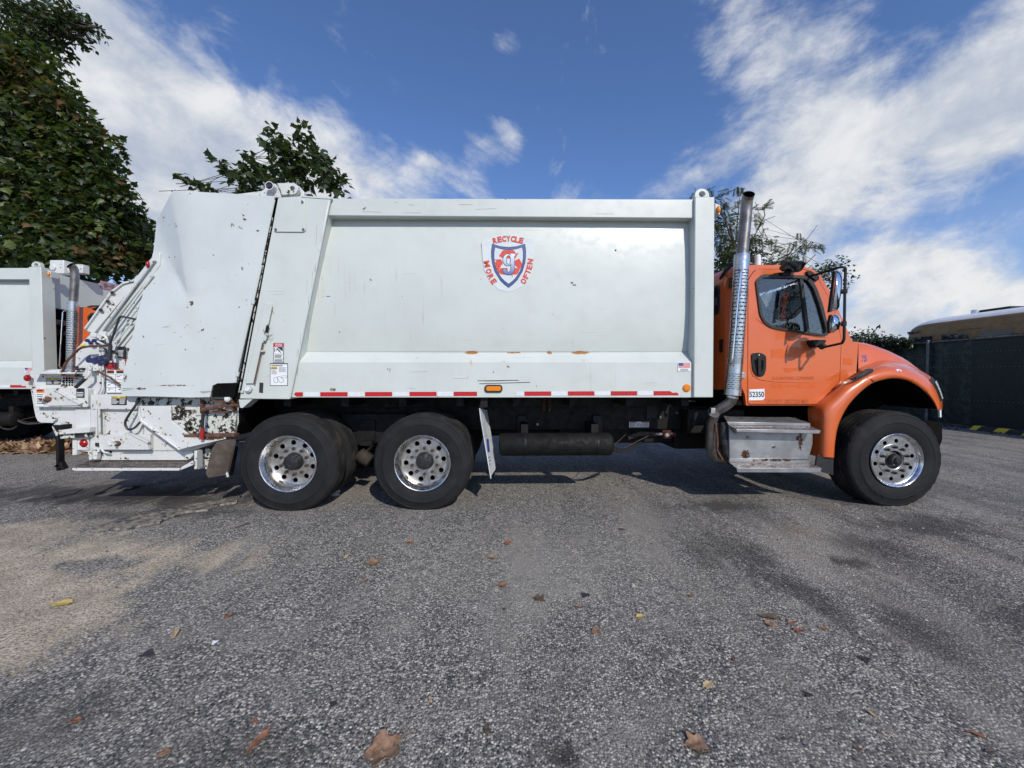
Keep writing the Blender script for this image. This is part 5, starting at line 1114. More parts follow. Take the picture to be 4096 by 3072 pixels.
# air tank with straps and hoses
r = MB(); a, b_ = U(2003, 1776, .40), U(2434, 1776, .40); a.z = b_.z; R_ = .128
r.tube([a + Vector((-.02, 0, 0)), a + Vector((-.008, 0, 0)), a, b_, b_ + Vector((.02, 0, 0)), b_ + Vector((.035, 0, 0))], [R_ * .82, R_ * .96, R_, R_, R_ * .95, R_ * .8], 32); tank = r.build("air_tank", 'tank', truck, smooth=40)
for x in (2096, 2380): r = MB(); p = U(x, 1776, .40); p.z = a.z; r.cyl(p, p + Vector((.02, 0, 0)), R_ + .004, 32); p2 = p + Vector((0, .1, .12)); r.box(p2 - Vector((.03, .05, .0)), p2 + Vector((.05, .35, .1))); r.build("tank_strap", 'black', tank)
r = MB(); r.tube(rpath([b_ + Vector((.02, 0, -.03)), U(2470, 1809, .45), U(2520, 1795, .6), U(2560, 1770, .75)], .15, 6), .018, 8); r.tube(rpath([U(2440, 1790, .4), U(2475, 1765, .5), U(2505, 1735, .7)], .1), .005, 6, 1); r.tube(rpath([b_ + Vector((.03, 0, -.02)), U(2462, 1790, .42), U(2480, 1800, .5), U(2610, 1735, .7)], .1), .007, 6); r.build("brake_hose", ['rubberseal', 'nut'], tank)
r = MB(); c = U(2662, 1737, .72); r.cyl(c, c + Vector((.12, 0, 0)), .03, 12, 0); r.cyl(c + Vector((0, -.05, 0)), c + Vector((0, .02, 0)), .04, 14, 0); r.cyl(c + Vector((0, -.055, 0)), c + Vector((0, -.05, 0)), .022, 12, 1); r.cyl(c + Vector((-.12, .02, -.0)), c, .022, 10, 2); r.box(c + Vector((-.04, -.02, -.05)), c + Vector((.06, .02, .05)), 0); r.tube([c + Vector((-.12, .02, 0)), c + Vector((-.3, .05, .0)), c + Vector((-.45, .05, -.05))], .03, 8, 3); cs2(r, "hydraulic_valve", ['darkred', 'alloydull', 'steel', 'nut'])
# gearbox, shafts, far side tank, under-gear
r = MB(); r.box((1.1, 1.0, .52), (2.2, 1.5, .95)); r.box((2.2, .95, .45), (3.6, 1.55, 1.0)); r.cyl((-1.2, 1.25, .62), (1.1, 1.25, .66), .055, 14); r.box((.2, 1.9, .50), (1.9, 2.35, 1.0)); r.box((2.2, .6, .70), (2.9, .78, 1.0)); r.box((.7, .95, .55), (1.05, 1.55, .8)); r.build("drive_line", 'black', truck, bev=.02)
# white mud flap ahead of the rear axle
fl = MB(); ptsf = []
for i in range(9):
    t = i / 8; n0 = U(1918 + 45 * t ** 1.3, 1633 + 281 * t, .08); n1 = U(1947 + 32 * t, 1640 + 231 * t, .55 - .08 * t); ptsf.append([n0.lerp(n1, k / 4) + Vector((.010 * math.sin(k * 1.5 + t * 3), 0, 0)) for k in range(5)])
fl.grid(ptsf); mf = fl.build("mud_flap", 'whiteflap', truck, solid=.010, label="scuffed white mud flap with blue print")
r = MB(); c = ptsf[4][2]; ux = (ptsf[4][3] - ptsf[4][1]).normalized(); uz = (ptsf[3][2] - ptsf[5][2]).normalized(); no = ux.cross(uz).normalized(); no = no if no.y < 0 or no.x > 0 else -no
if (CAM - c).dot(no) < 0: no = -no
P = [c - uz * .05 + no * .012 + ux * .13 * math.cos(t) + uz * .075 * math.sin(t) for t in np.linspace(0, 2 * math.pi, 25)[:-1]]; r.add(P, [tuple(range(24))])
for k in range(3): p = c - uz * (.17 + .035 * k) + no * .012; r.add([p - ux * .12, p + ux * .12, p + ux * .12 - uz * .012, p - ux * .12 - uz * .012], [(0, 1, 2, 3)])
r.build("print", 'blueprint', mf, smooth=0)
r = MB(); r.prism([U(1918, 1633, .09), U(1950, 1628, .09), U(1950, 1590, .09), U(1925, 1590, .09)], (0, .5, 0)); cs2(r, "flap_hanger", 'black')

# ================================================================== wheels
def tyre_mesh(name, c, Ro, w, parent, ri=.286, pat='rib'):
    g0 = []
    prof = [(ri - .012, .05), (ri, .022), (ri + .012, .014), (ri + .035, .004), (ri + .075, -.004), (ri + .11, -.006), (ri + .114, -.009), (ri + .120, -.009), (ri + .124, -.005), (ri + .15, .004), (Ro - .040, .014), (Ro - .036, .011), (Ro - .030, .012), (Ro - .018, .022), (Ro - .006, .034), (Ro, .048)]
    mi = [0] * (len(prof) - 2) + [1]
    k = 4; a, b = .048, w - .048
    for i in range(k):
        y = a + (b - a) * (i + 1) / (k + 1)
        prof += [(Ro, y - .006), (Ro - .012, y - .004), (Ro - .012, y + .004), (Ro, y + .006)]; mi += [1] * 4
    prof += [(Ro, w - .048)]; mi += [1]
    tail = [(Ro - .018, w - .022), (Ro - .04, w - .014), (ri + .11, w + .004), (ri, w - .022), (ri - .012, w - .05)]; prof += tail; mi += [1] + [0] * 4
    n = 96; mb = MB(); mb.lathe(prof, c, n, 0, mi)
    # shoulder lugs: every third step of the outer tread edge is cut back a little
    q = len(prof); cz = c[2]
    for kk in range(n):
        for i in range(q):
            x, y, z = mb.v[kk * q + i]; rr_ = prof[i][0]
            if pat == 'lug' and 12 <= i <= 17 and kk % 3 == 0:
                f = 1 - .006 / rr_; x = c[0] + (x - c[0]) * f; z = c[2] + (z - c[2]) * f
            if pat == 'lug' and i >= 15 and i < q - 5:      # zigzag ribs
                y += .007 * (1 if kk % 2 else -1)
            if z < .004: y += (-.012 if i < q / 2 else .012) * min(1, (.004 - z) / .02); z = .004
            mb.v[kk * q + i] = (x, y, z)
    return mb.build(name, ['tyre', 'tread'], parent, smooth=32)
def arc_text(mb, text, c, rad, y, a0, step, h, w):
    for i, chh in enumerate(text):
        if chh == ' ': continue
        a = a0 + step * i; p = Vector(c) + Vector((rad * math.cos(R(a)), y, rad * math.sin(R(a)))); letter_at(mb, chh, p, h, w, a - 90)
def nuts(c, yy, rb, parent, mats, first=0):
    base_n = None
    for k in range(10):
        a = 2 * math.pi * (k + .5) / 10
        if base_n is None:
            mb = MB(); cc = Vector(c); mb.cyl(cc + Vector((0, yy, 0)), cc + Vector((0, yy - .022, 0)), .0175, 6); mb.cyl(cc + Vector((0, yy - .022, 0)), cc + Vector((0, yy - .032, 0)), .010, 8)
            base_n = mb.build("lug_nut", mats, parent, smooth=20); o = base_n
        else:
            o = base_n.copy(); COL.objects.link(o); o.parent = parent
        o.location = (rb * math.cos(a), 0, rb * math.sin(a))
def wheel(kind, c, Ro, flip=False, spin=0.0):
    c = Vector(c); s = -1 if flip else 1
    mb = MB(); mats = ['alloy', 'alloydull', 'void']
    if kind == 'front':
        mb.lathe([(.287, .012), (.287, .0), (.282, -.004), (.276, .0), (.268, .012), (.262, .03), (.256, .034), (.25, .05), (.248, .30), (.28, .34)], c, 64, 0)
        disc_y, R0, R1, hr, hn = .040, .257, .098, .205, .0225
    else:
        mb.lathe([(.293, .014), (.293, .002), (.288, -.003), (.281, .0), (.272, .016), (.266, .03), (.252, .05), (.243, .09), (.238, .135), (.240, .26)], c, 64, 0, [0, 0, 0, 0, 0, 0, 1, 1, 1])
        disc_y, R0, R1, hr, hn = .132, .243, .095, .200, .0265
    P = [(c.x + R0 * math.cos(a), c.z + R0 * math.sin(a)) for a in np.linspace(0, 2 * math.pi, 65)[:-1]]
    H = [[(c.x + R1 * math.cos(a), c.z + R1 * math.sin(a)) for a in np.linspace(0, 2 * math.pi, 33)[:-1]]]
    for k in range(10):
        t = 2 * math.pi * k / 10 + spin; H.append([(c.x + hr * math.cos(t) + hn * math.cos(a), c.z + hr * math.sin(t) + hn * math.sin(a)) for a in np.linspace(0, 2 * math.pi, 15)[:-1]])
    mb.prism([Vector((x, c.y + disc_y, z)) for x, z in P], (0, .018, 0), 0 if kind == 'front' else 1, [[Vector((x, c.y + disc_y, z)) for x, z in h_] for h_ in H])
    rb = .14
    mb.lathe([(.17, disc_y + .001), (.168, disc_y - .008), (.105, disc_y - .008), (.102, disc_y + .01)], c, 48, 0 if kind == 'front' else 1)
    w = mb.build("wheel", mats, truck, smooth=32, label="%s wheel" % ("polished single front" if kind == 'front' else "dished alloy dual rear"))
    tyre_mesh("tyre", c, Ro, .36 if kind == 'front' else .26, w, pat='lug' if kind == 'front' else 'rib')
    mb = MB(); mb.lathe([(.0, disc_y + .15), (R0 - .01, disc_y + .15), (R0 - .01, disc_y + .08)], c, 32); mb.build("brake_drum", 'void', w)
    if kind == 'front':
        mb = MB(); mb.lathe([(.0, -.022), (.03, -.022), (.036, -.016), (.038, .0), (.056, .004), (.060, .012), (.062, .05), (.098, .07), (.099, .12)], c, 28); mb.build("hub_cap", 'rubberseal', w)
        nuts(c, disc_y - .006, .138, w, 'rubberseal')
    else:
        mb = MB(); mb.lathe([(.0, .045), (.03, .044), (.034, .048), (.06, .050), (.076, .056), (.080, .064), (.082, .10), (.096, .14)], c, 28)
        for k in range(8): a = 2 * math.pi * k / 8; p = c + Vector((.068 * math.cos(a), .055, .068 * math.sin(a))); mb.cyl(p, p + Vector((0, -.014, 0)), .010, 6)
        mb.build("hub_cap", 'rubberseal', w)
        nuts(c, disc_y - .008, .138, w, 'nut')
        tyre_mesh("inner_tyre", c + Vector((0, .34, 0)), Ro, .26, w)
        mb = MB(); mb.lathe([(.285, .36), (.25, .36), (.25, .58), (.285, .58)], c, 40); mb.build("inner_rim", 'alloydull', w)
    return w
cR, cM, cF = U(1150, 1848, .02), U(1689, 1850, .02), U(3590, 1837, .03)
for c_ in (cR, cM): c_.z = .492
cF.z = .497
wr = wheel('rear', cR, .512, spin=.35); wm = wheel('rear', cM, .512, spin=.1); wf = wheel('front', cF, .520, spin=.2)
r = MB(); arc_text(r, "HANKOOK", cF, .40, -.008, 296, -11.5, .05, .045); r.build("tyre_lettering", 'blackplastic', wf, smooth=0)
def copy_tree(o, parent=None, skip=()):
    c = o.copy(); COL.objects.link(c); c.parent = parent
    for chd in o.children:
        if chd.name.split('.')[0] not in skip: copy_tree(chd, c, skip)
    return c
for w0 in (wr, wm, wf):      # the wheels of the far side: the same wheel turned round
    c = copy_tree(w0, truck, ("tyre_lettering",)); c.rotation_euler = (0, 0, math.pi)
    cc = {wr: cR, wm: cM, wf: cF}[w0]; c.location = (2 * (cc.x - ORG.x), 0, 0); c['label'] = w0['label'].replace('wheel', 'wheel on the far side')
for c_ in (cR, cM):
    r = MB(); r.cyl((c_.x, .3, c_.z), (c_.x, 2.2, c_.z), .07, 14); r.ball((c_.x, 1.25, c_.z), (.26, .24, .24), 18, 10); r.box((c_.x - .09, .72, .40), (c_.x + .09, .9, .70)); r.build("axle", 'black', truck, bev=.01)
r = MB(); r.box((cR.x - .3, .66, .62), (cM.x + .3, .78, .72)); r.box((cR.x + .3, .62, .6), (cM.x - .3, .70, .95)); r.build("walking_beam", 'black', truck, bev=.01)
r = MB(); r.cyl((cF.x, .4, cF.z), (cF.x, 2.1, cF.z), .06, 12); r.box((cF.x - .6, .84, .55), (cF.x + .6, .92, .62)); r.build("axle", 'black', truck, bev=.01)
mb = MB(); a, b_ = U(1436, 1815, .5), U(1482, 1845, .5); ax = (b_ - a); L_ = 12
mb.tube([a + ax * (k / L_) * 1.0 for k in range(L_ + 1)], [.085 if k % 2 else .062 for k in range(L_ + 1)], 16); mb.build("brake_boot", 'brownflap', truck, smooth=60)
r = MB(); r.plate([(1415, 1775), (1440, 1680), (1500, 1680), (1500, 1770), (1470, 1790)], .6, .04); r.box(U(1440, 1766, .5), U(1500, 1776, .62)); r.build("suspension_hanger", 'black', truck, bev=.005)

def split_loose(o):
    "give every separate piece of a part its own object"
    bm = bmesh.new(); bm.from_mesh(o.data); seen = {}; isl = []
    for v in bm.verts:
        if v.index in seen: continue
        st = [v]; seen[v.index] = len(isl); cur = set()
        while st:
            q = st.pop(); cur.update(f.index for f in q.link_faces)
            for ed in q.link_edges:
                w_ = ed.other_vert(q)
                if w_.index not in seen: seen[w_.index] = len(isl); st.append(w_)
        isl.append(cur)
    if len(isl) < 2: bm.free(); return
    bm.free(); src = o.data; nm = o.name.split('.')[0]
    for k, cur in enumerate(isl):
        me = src.copy(); b2 = bmesh.new(); b2.from_mesh(me); b2.faces.ensure_lookup_table()
        bmesh.ops.delete(b2, geom=[f for f in b2.faces if f.index not in cur], context='FACES'); b2.to_mesh(me); b2.free()
        if k == 0: o.data = me
        else: c = o.copy(); c.data = me; COL.objects.link(c); c.parent = o.parent
for o in list(truck.children_recursive):
    if o.name.split('.')[0] in ("frame_bolt", "control_knob", "rivet", "stud", "bolt", "plastic_wrap", "valve_fittings", "sub_frame", "drive_line", "arm_bracket", "lower_bracket", "drain_hole", "side_bracket", "chip", "scratch", "unfaded_patch", "scrape", "pipe_clamp"): split_loose(o)
# ================================================================== second truck parked behind
t2 = copy_tree(truck, None, ("wire_tie", "tailgate", "hopper", "emblem", "danger_sticker", "instruction_sticker", "number_sticker", "scrape", "tape_patch", "fleet_number", "mud_flap"))
t2.location = ORG + Vector((-9.99, 2.76, 0))
t2['label'] = "white and orange garbage truck parked behind, at the left edge"; t2['category'] = "garbage truck"
truck['group'] = t2['group'] = "garbage trucks parked in the yard"
for o in list(t2.children_recursive):
    if 'label' in o: del o['label']
for o in t2.children:
    if o.name.startswith("exhaust_stack"): o.location.x += .12
at(t2.location)
bx = None
xb = xr - 9.99 + .135
zA = UX(436, 1116, xb); 
r = MB(); y0 = UX(401, 1123, xb).y; y1 = y0 + 1.15; ztop = UX(401, 1122, xb).z; zbt = UX(401, 1152, xb).z
r.box((xb, y0, zbt), (xb + .006, y1, ztop), 0)
vs, fs = None, None
for i, chh in enumerate("HEIL"):
    vs, fs = glyphs(chh, bold=.05); w = .11 if chh == 'I' else .2; yl = y0 + .06 + i * .27 + (.04 if chh == 'I' else 0)
    r.add([Vector((xb + .009, yl + v[0] * w, zbt + .03 + v[1] * (ztop - zbt - .06))) for v in vs], fs, 1)
bulk2 = [o for o in t2.children_recursive if o.name.startswith("bulkhead")][0]
r.build("name_plaque", ['plaque', 'plaquelet'], bulk2, smooth=0)
# its cylinder knuckle and bent stack end on top
r = MB()
c = U(268, 1070, 3.3)
r.box(c + Vector((-.25, -.05, -.12)), c + Vector((.0, .12, .12))); r.cyl(c + Vector((-.18, -.08, -.02)), c + Vector((-.18, .0, -.02)), .05, 14); r.box(c + Vector((.0, .0, -.1)), c + Vector((.28, .12, .06))); r.build("lift_knuckle", 'hopper', bulk2, bev=.01)
# ================================================================== trees and plants
def leaf_mat(name, c1, c2, tr=.35):
    m = bpy.data.materials.new(name); m.use_nodes = True; nt = m.node_tree; nt.nodes.clear(); o = nt.nodes.new('ShaderNodeOutputMaterial')
    oc = ocoord(nt); c = mix(nt, mr(nt, noise(nt, oc, 9, 3), .3, .7), c1, c2)
    p = nt.nodes.new('ShaderNodeBsdfPrincipled'); nt.links.new(c, p.inputs['Base Color']); p.inputs['Roughness'].default_value = .45
    t = nd(nt, 'ShaderNodeBsdfTranslucent', {'Color': mix(nt, .5, c, (.20, .26, .03))})
    nt.links.new(nd(nt, 'ShaderNodeMixShader', {0: tr, 1: p.outputs[0], 2: t.outputs[0]}).outputs[0], o.inputs[0]); return m
LG = [leaf_mat("leaf_mid_green", (.028, .050, .012), (.045, .074, .017)), leaf_mat("leaf_dark_green", (.014, .027, .008), (.024, .04, .011)), leaf_mat("leaf_yellow_green", (.075, .11, .022), (.10, .13, .03)), leaf_mat("leaf_turning_brown", (.10, .055, .018), (.13, .075, .025))]
LD = [leaf_mat("leaf_deep_green", (.016, .032, .010), (.026, .045, .013), .25), leaf_mat("leaf_green", (.026, .048, .013), (.04, .066, .018), .25), leaf_mat("leaf_olive", (.05, .062, .014), (.065, .075, .02), .3)]
BARK = varied("grey_brown_bark", (.032, .026, .021), (.065, .055, .046), 14, .9, bs=.6, bscale=40)
def maple_leaf():
    pts = [(0, 0), (.16, .06), (.38, .02), (.34, .20), (.52, .34), (.34, .42), (.30, .56), (.16, .62), (0, .98)]
    out = pts + [(-x, y) for x, y in reversed(pts[1:-1])]
    v = [(x, y, -.30 * abs(x) - .12 * (y - .4) ** 2) for x, y in out] + [(0, .35, .03)]; n = len(out)
    return v, [(i, (i + 1) % n, n) for i in range(n)]
def oval_leaf():
    out = [(0, 0), (.22, .25), (.25, .5), (0, 1), (-.25, .5), (-.22, .25)]
    return [(x, y, -.2 * abs(x) - .1 * y * y) for x, y in out] + [(0, .45, .04)], [(i, (i + 1) % 6, 6) for i in range(6)]
def frond_leaf(n=8):
    v, f = [], []
    for k in range(n):
        y = .12 + .8 * k / n
        for s in (-1, 1):
            i = len(v); L_ = .30 * (1 - .35 * k / n); v += [(0, y, -.15 * y * y), (s * L_ * .55, y - .03, -.06 - .15 * y * y), (s * L_, y + .10, -.14 - .15 * y * y), (s * L_ * .5, y + .06, -.05 - .15 * y * y)]; f.append((i, i + 1, i + 2, i + 3))
    i = len(v); v += [(-.008, 0, 0), (.008, 0, 0), (.004, .95, -.14), (-.004, .95, -.14)]; f.append((i, i + 1, i + 2, i + 3)); return v, f
def frames(rng, n, droop, outv):
    "random leaf frames: rotation matrices, blades hanging outwards"
    nrm = rng.normal(size=(n, 3)); nrm[:, 2] = np.abs(nrm[:, 2]) * 1.0 + .35; nrm += outv * .55; nrm /= np.linalg.norm(nrm, axis=1)[:, None]
    up = rng.normal(size=(n, 3)) * .8 + outv * .6; up[:, 2] -= droop; up -= nrm * (up * nrm).sum(1)[:, None]; up /= np.linalg.norm(up, axis=1)[:, None]
    x = np.cross(up, nrm); return np.stack([x, up, nrm], 2)
def scatter(rng, clusters):
    P, O_ = [], []
    for c, rad, n in clusters:
        q = rng.normal(size=(n, 3)); q /= np.linalg.norm(q, axis=1)[:, None]; t = rng.random(n) ** .55; q = q * t[:, None]
        P.append(np.array(c) + q * np.array(rad)); O_.append(q)
    return np.concatenate(P), np.concatenate(O_)
def crown_mesh(name, leaf, Rm, S, P, mats, pick, parent, origin, kind=None):
    v0, f0 = leaf; v0 = np.array(v0); n = len(P)
    V = np.einsum('nij,kj->nki', Rm, v0) * S[:, None, None] + (P - np.array(origin))[:, None, :]
    me = bpy.data.meshes.new(name); kv = len(v0); fl = np.array([len(f) for f in f0]); fi = np.concatenate([np.array(f) for f in f0])
    me.vertices.add(n * kv); me.vertices.foreach_set('co', V.reshape(-1))
    loops = (fi[None, :] + (np.arange(n) * kv)[:, None]).reshape(-1); me.loops.add(len(loops)); me.loops.foreach_set('vertex_index', loops.astype(np.int32))
    tot = np.tile(fl, n); st = np.concatenate([[0], np.cumsum(tot)[:-1]]); me.polygons.add(len(tot)); me.polygons.foreach_set('loop_start', st.astype(np.int32)); me.polygons.foreach_set('loop_total', tot.astype(np.int32))
    for m in mats: me.materials.append(m)
    me.polygons.foreach_set('material_index', np.repeat(pick, len(f0)).astype(np.int32)); me.update(calc_edges=True); me.validate()
    o = bpy.data.objects.new(name, me); COL.objects.link(o); o.parent = parent
    if kind: o['kind'] = kind
    return o
def tree(name, label, cat, foot, limbs, clusters, leaf, size, mats, probs, seed, single=0, sname="leaf", droop=.6, twigs=26, group=None, tw=1.0):
    rng = np.random.default_rng(seed); root = thing(name, label, cat, foot, group)
    mb = MB()
    for path, rad in limbs[:1]: mb.tube(path, rad, 10)
    if limbs: mb.build("trunk", BARK, root, smooth=60)
    mb = MB()
    for path, rad in limbs[1:]: mb.tube(path, rad, 7)
    P, O_ = scatter(rng, clusters)
    for k in range(twigs * len(clusters)):
        c, rad, n = clusters[rng.integers(len(clusters))]; i = rng.integers(len(P)); c = np.array(c); e_ = P[i]; m_ = (c + e_) / 2 + rng.normal(size=3) * .08
        mb.tube([Vector(c - (e_ - c) * .1), Vector(m_), Vector(e_)], [.018 * tw, .011 * tw, .004 * tw], 4)
    if mb.v: mb.build("branches", BARK, root, smooth=60)
    Rm = frames(rng, len(P), droop, O_); S = rng.uniform(*size, len(P)); pick = rng.choice(len(mats), len(P), p=probs)
    # patches: whole boughs lean to one leaf colour
    ph = np.sin(P[:, 0] * 1.7 + P[:, 2] * 2.3 + seed) + np.sin(P[:, 1] * 2.9 - P[:, 2] * 1.3)
    if len(mats) > 3: pick = np.where((ph < -1.15) & (rng.random(len(P)) < .4), 3, pick)
    far = np.argsort(np.linalg.norm(P - np.array(CAM), axis=1) + rng.random(len(P)) * .6); near = far[:single]; rest = far[single:]
    crown_mesh("crown", leaf, Rm[rest], S[rest], P[rest], mats, pick[rest], root, foot, kind=None)
    data = []
    for m in mats:
        me = bpy.data.meshes.new(sname); me.from_pydata(leaf[0], [], leaf[1]); me.materials.append(m); data.append(me)
    for i in near:
        o = bpy.data.objects.new(sname, data[pick[i]]); COL.objects.link(o); o.parent = root
        M4 = Matrix(Rm[i].tolist()).to_4x4(); o.matrix_local = Matrix.Translation(Vector(P[i]) - Vector(foot)) @ M4 @ Matrix.Scale(float(S[i]), 4)
    return root
def C(px, py, dep, r, n, ry=None):
    p = U(px, py, dep); k = (dep + 3.95) / FPX
    return ((p.x, p.y, p.z), (r[0] * k, ry or max(.7, r[0] * k * .8), r[1] * k), n)
# big sycamore at the left, behind the second truck
D0 = 5.9
cl = [C(-60, 420, D0, (230, 250), 1680), C(60, 330, D0, (120, 150), 792), C(150, 300, D0, (120, 120), 624), C(90, 560, D0, (190, 170), 1248), C(240, 470, D0, (110, 130), 792), C(250, 640, D0, (150, 130), 912), C(385, 570, D0, (70, 85), 360), C(360, 700, D0, (120, 110), 768),
      C(60, 780, D0, (220, 150), 1248), C(300, 820, D0, (160, 120), 912), C(455, 790, D0, (75, 95), 408), C(150, 960, D0, (230, 130), 1344), C(400, 930, D0, (130, 120), 792), C(520, 880, D0 + .6, (65, 60), 264), C(520, 1010, D0 + .6, (100, 80), 456), C(-120, 750, D0, (200, 300), 1200), C(290, 1050, D0, (260, 70), 1008), C(590, 1010, D0 + .5, (35, 40), 96), C(30, 1060, D0 + .3, (200, 60), 624)]
ft = (-12.2, 7.4, 0)
def limb(*p): return [Vector(q) for q in p]
lm = [(limb(ft, (-12.1, 7.3, 2.5), (-12.3, 7.2, 5.0), (-12.6, 7.0, 9.0)), [.26, .22, .17, .06])]
for c, rad, n in cl[::2]:
    lm.append((limb((-12.2, 7.25, max(1.5, c[2] - 1.8)), ((c[0] - 12.2) / 2, (c[1] + 7.25) / 2, c[2] - .5), c), [.07, .045, .015]))
tree("sycamore_tree", "tall sycamore with large lobed leaves, some browning, behind the second truck", "tree", ft, lm, cl, maple_leaf(), (.11, .22), LG, [.42, .40, .13, .05], 11, 300, "leaf", .5, 10, "trees beyond the yard")
# fine leaved branch hanging in from the upper left, and the dark tree behind the tailgate
cl = [C(40, 40, 9, (150, 70), 620), C(170, 75, 9, (120, 75), 560), C(120, 160, 9, (120, 55), 420), C(250, 105, 9, (75, 45), 260), C(330, 95, 9, (50, 28), 110), C(275, 60, 9, (60, 60), 160), C(375, 108, 9, (22, 14), 24), C(215, 175, 9, (55, 30), 110), C(290, 140, 9, (30, 18), 40), C(30, 180, 9, (80, 50), 220)]
ft = (-19.5, 10.6, 0)
lm = [(limb(ft, (-19.3, 10.4, 5), (-18.6, 9.8, 9.5), (-17.2, 9.3, 12)), [.3, .25, .16, .08])]
e0 = Vector((-18.6, 9.8, 9.5))
for c, rad, n in cl: lm.append((limb(e0, (e0 + Vector(c)) / 2 + Vector((0, 0, .35)), c), [.06, .04, .012]))
tree("overhanging_tree", "dark fine leaved tree whose branch hangs in at the top left corner", "tree", ft, lm, cl, oval_leaf(), (.12, .21), LD, [.6, .33, .07], 12, 0, "leaf", .4, 12, "trees beyond the yard")
cl = [C(560, 930, 8.5, (70, 70), 420), C(600, 1000, 8.5, (60, 80), 420), C(500, 990, 8.5, (80, 70), 380), C(590, 1080, 8.5, (80, 60), 320), C(545, 895, 8.5, (40, 50), 140)]
ft = (-11.4, 8.6, 0)
lm = [(limb(ft, (-11.4, 8.6, 3), (-11.5, 8.6, 4.6)), [.12, .09, .03])]
tree("dark_shrub_tree", "small dark fine leaved tree showing between the sycamore and the tailgate", "tree", ft, lm, cl, oval_leaf(), (.09, .16), LD, [.75, .25, 0], 13, 0, "leaf", .3, 10, "trees beyond the yard")
# maple behind the load box
D1 = 6.2
cl = [C(1180, 690, D1, (85, 75), 230), C(1110, 580, D1, (36, 62), 75), C(1238, 575, D1, (30, 58), 62), C(1160, 620, D1, (60, 45), 100), C(1030, 690, D1, (60, 36), 95), C(940, 700, D1, (50, 22), 46), C(885, 655, D1, (20, 16), 13), C(905, 680, D1, (18, 20), 12), C(1000, 630, D1, (20, 26), 16), C(1300, 670, D1, (46, 46), 70), C(1335, 740, D1, (52, 36), 80), C(1305, 615, D1, (16, 20), 11), C(1100, 760, D1, (150, 40), 190), C(800, 745, D1, (30, 18), 20), C(765, 735, D1, (10, 10), 5), C(840, 768, D1, (44, 16), 26), C(1378, 725, D1, (14, 14), 9), C(1000, 765, D1, (80, 26), 70), C(1265, 630, D1, (30, 34), 34), C(700, 762, D1, (10, 6), 4)]
fp = U(1150, 1500, D1); ft = (fp.x, fp.y + .2, 0)
lm = [(limb(ft, (ft[0], ft[1], 2.0), (ft[0] - .05, ft[1], 4.2), (ft[0] + .05, ft[1], 6.0)), [.14, .12, .08, .02])]
for c, rad, n in [q for q in cl if abs(q[0][0] - ft[0]) < .8]: lm.append((limb((c[0] + (ft[0] - c[0]) * .6, ft[1], c[2] - 1.3), (c[0] + (ft[0] - c[0]) * .22, (c[1] + ft[1]) / 2, c[2] - .45), c), [.012, .009, .004]))
tree("maple_tree", "dark green maple top showing above the hinge of the load box", "tree", ft, lm, cl, maple_leaf(), (.14, .235), LD, [.50, .38, .12], 14, 300, "leaf", .6, 2, "trees beyond the yard", .45)
# ailanthus with fern-like fronds, plus the dense leafy vine beneath it
D2 = 6.6
fr = []
def spray(pts, n, spread=16):
    return [C(px + 0, py, D2, (spread, spread), n, .35) for px, py in pts]
cl = spray([(2790, 775), (2825, 755), (2850, 770), (2900, 785), (2960, 790), (2870, 830), (2910, 850), (3000, 900), (3015, 870), (3040, 930), (3030, 830), (3070, 960), (2890, 810)], 5, 22) + spray([(3130, 990), (3160, 975), (3200, 960), (3230, 965), (3265, 975), (3180, 1010), (3210, 1030), (3150, 1020), (3110, 1060), (3240, 995)], 4, 16) + \
     [C(2950, 1000, D2, (110, 80), 70), C(3090, 1050, D2, (80, 50), 40), C(2870, 930, D2, (50, 70), 34)]
fp = U(2960, 1500, D2); ft = (fp.x, fp.y + .1, 0)
def U2(x, y): return U(x, y, D2)
lm = [(limb(ft, U2(2960, 1200), U2(2950, 1050), U2(2920, 900)), [.09, .07, .05, .03])]
for a in ([(2940, 1000), (2900, 880), (2850, 790), (2800, 770)], [(2940, 1000), (2950, 880), (2960, 790)], [(2930, 960), (2890, 860), (2840, 760)], [(2960, 1060), (3030, 920), (3060, 880), (3100, 865)], [(3030, 920), (3060, 860), (3055, 840)], [(2980, 1120), (3120, 1060), (3210, 980), (3270, 900)], [(3120, 1060), (3170, 1000), (3180, 980)], [(3000, 1130), (3200, 1080), (3262, 1018)], [(3090, 1080), (3180, 1110), (3250, 1060)], [(2960, 1060), (3040, 1010), (3070, 950)],
          [(2960, 1250), (3060, 1270), (3180, 1275), (3260, 1245), (3330, 1200)], [(3060, 1300), (3100, 1240), (3120, 1180)], [(3080, 1250), (3150, 1200), (3230, 1150), (3300, 1130)], [(3050, 1180), (3110, 1220), (3170, 1300)], [(3020, 1230), (3080, 1210), (3190, 1190), (3280, 1180)], [(3150, 1280), (3200, 1230), (3240, 1180), (3260, 1120)], [(3230, 1150), (3320, 1110), (3350, 1080)], [(3180, 1275), (3210, 1330)], [(3100, 1210), (3140, 1130)], [(3250, 1140), (3310, 1170), (3340, 1210)], [(3040, 1190), (3090, 1150), (3130, 1090)], [(3260, 1120), (3290, 1080), (3330, 1050)], [(3200, 1230), (3270, 1250), (3330, 1290)]):
    lm.append(([U2(*p) for p in a], [.022, .014, .009, .006, .005][:len(a)]))
tree("ailanthus_tree", "thin tree of fern-like fronds and bare twigs behind the cab roof", "tree", ft, lm, cl, frond_leaf(), (.21, .38), LD, [.34, .38, .28], 15, 120, "frond", .9, 1, "trees beyond the yard", .35)
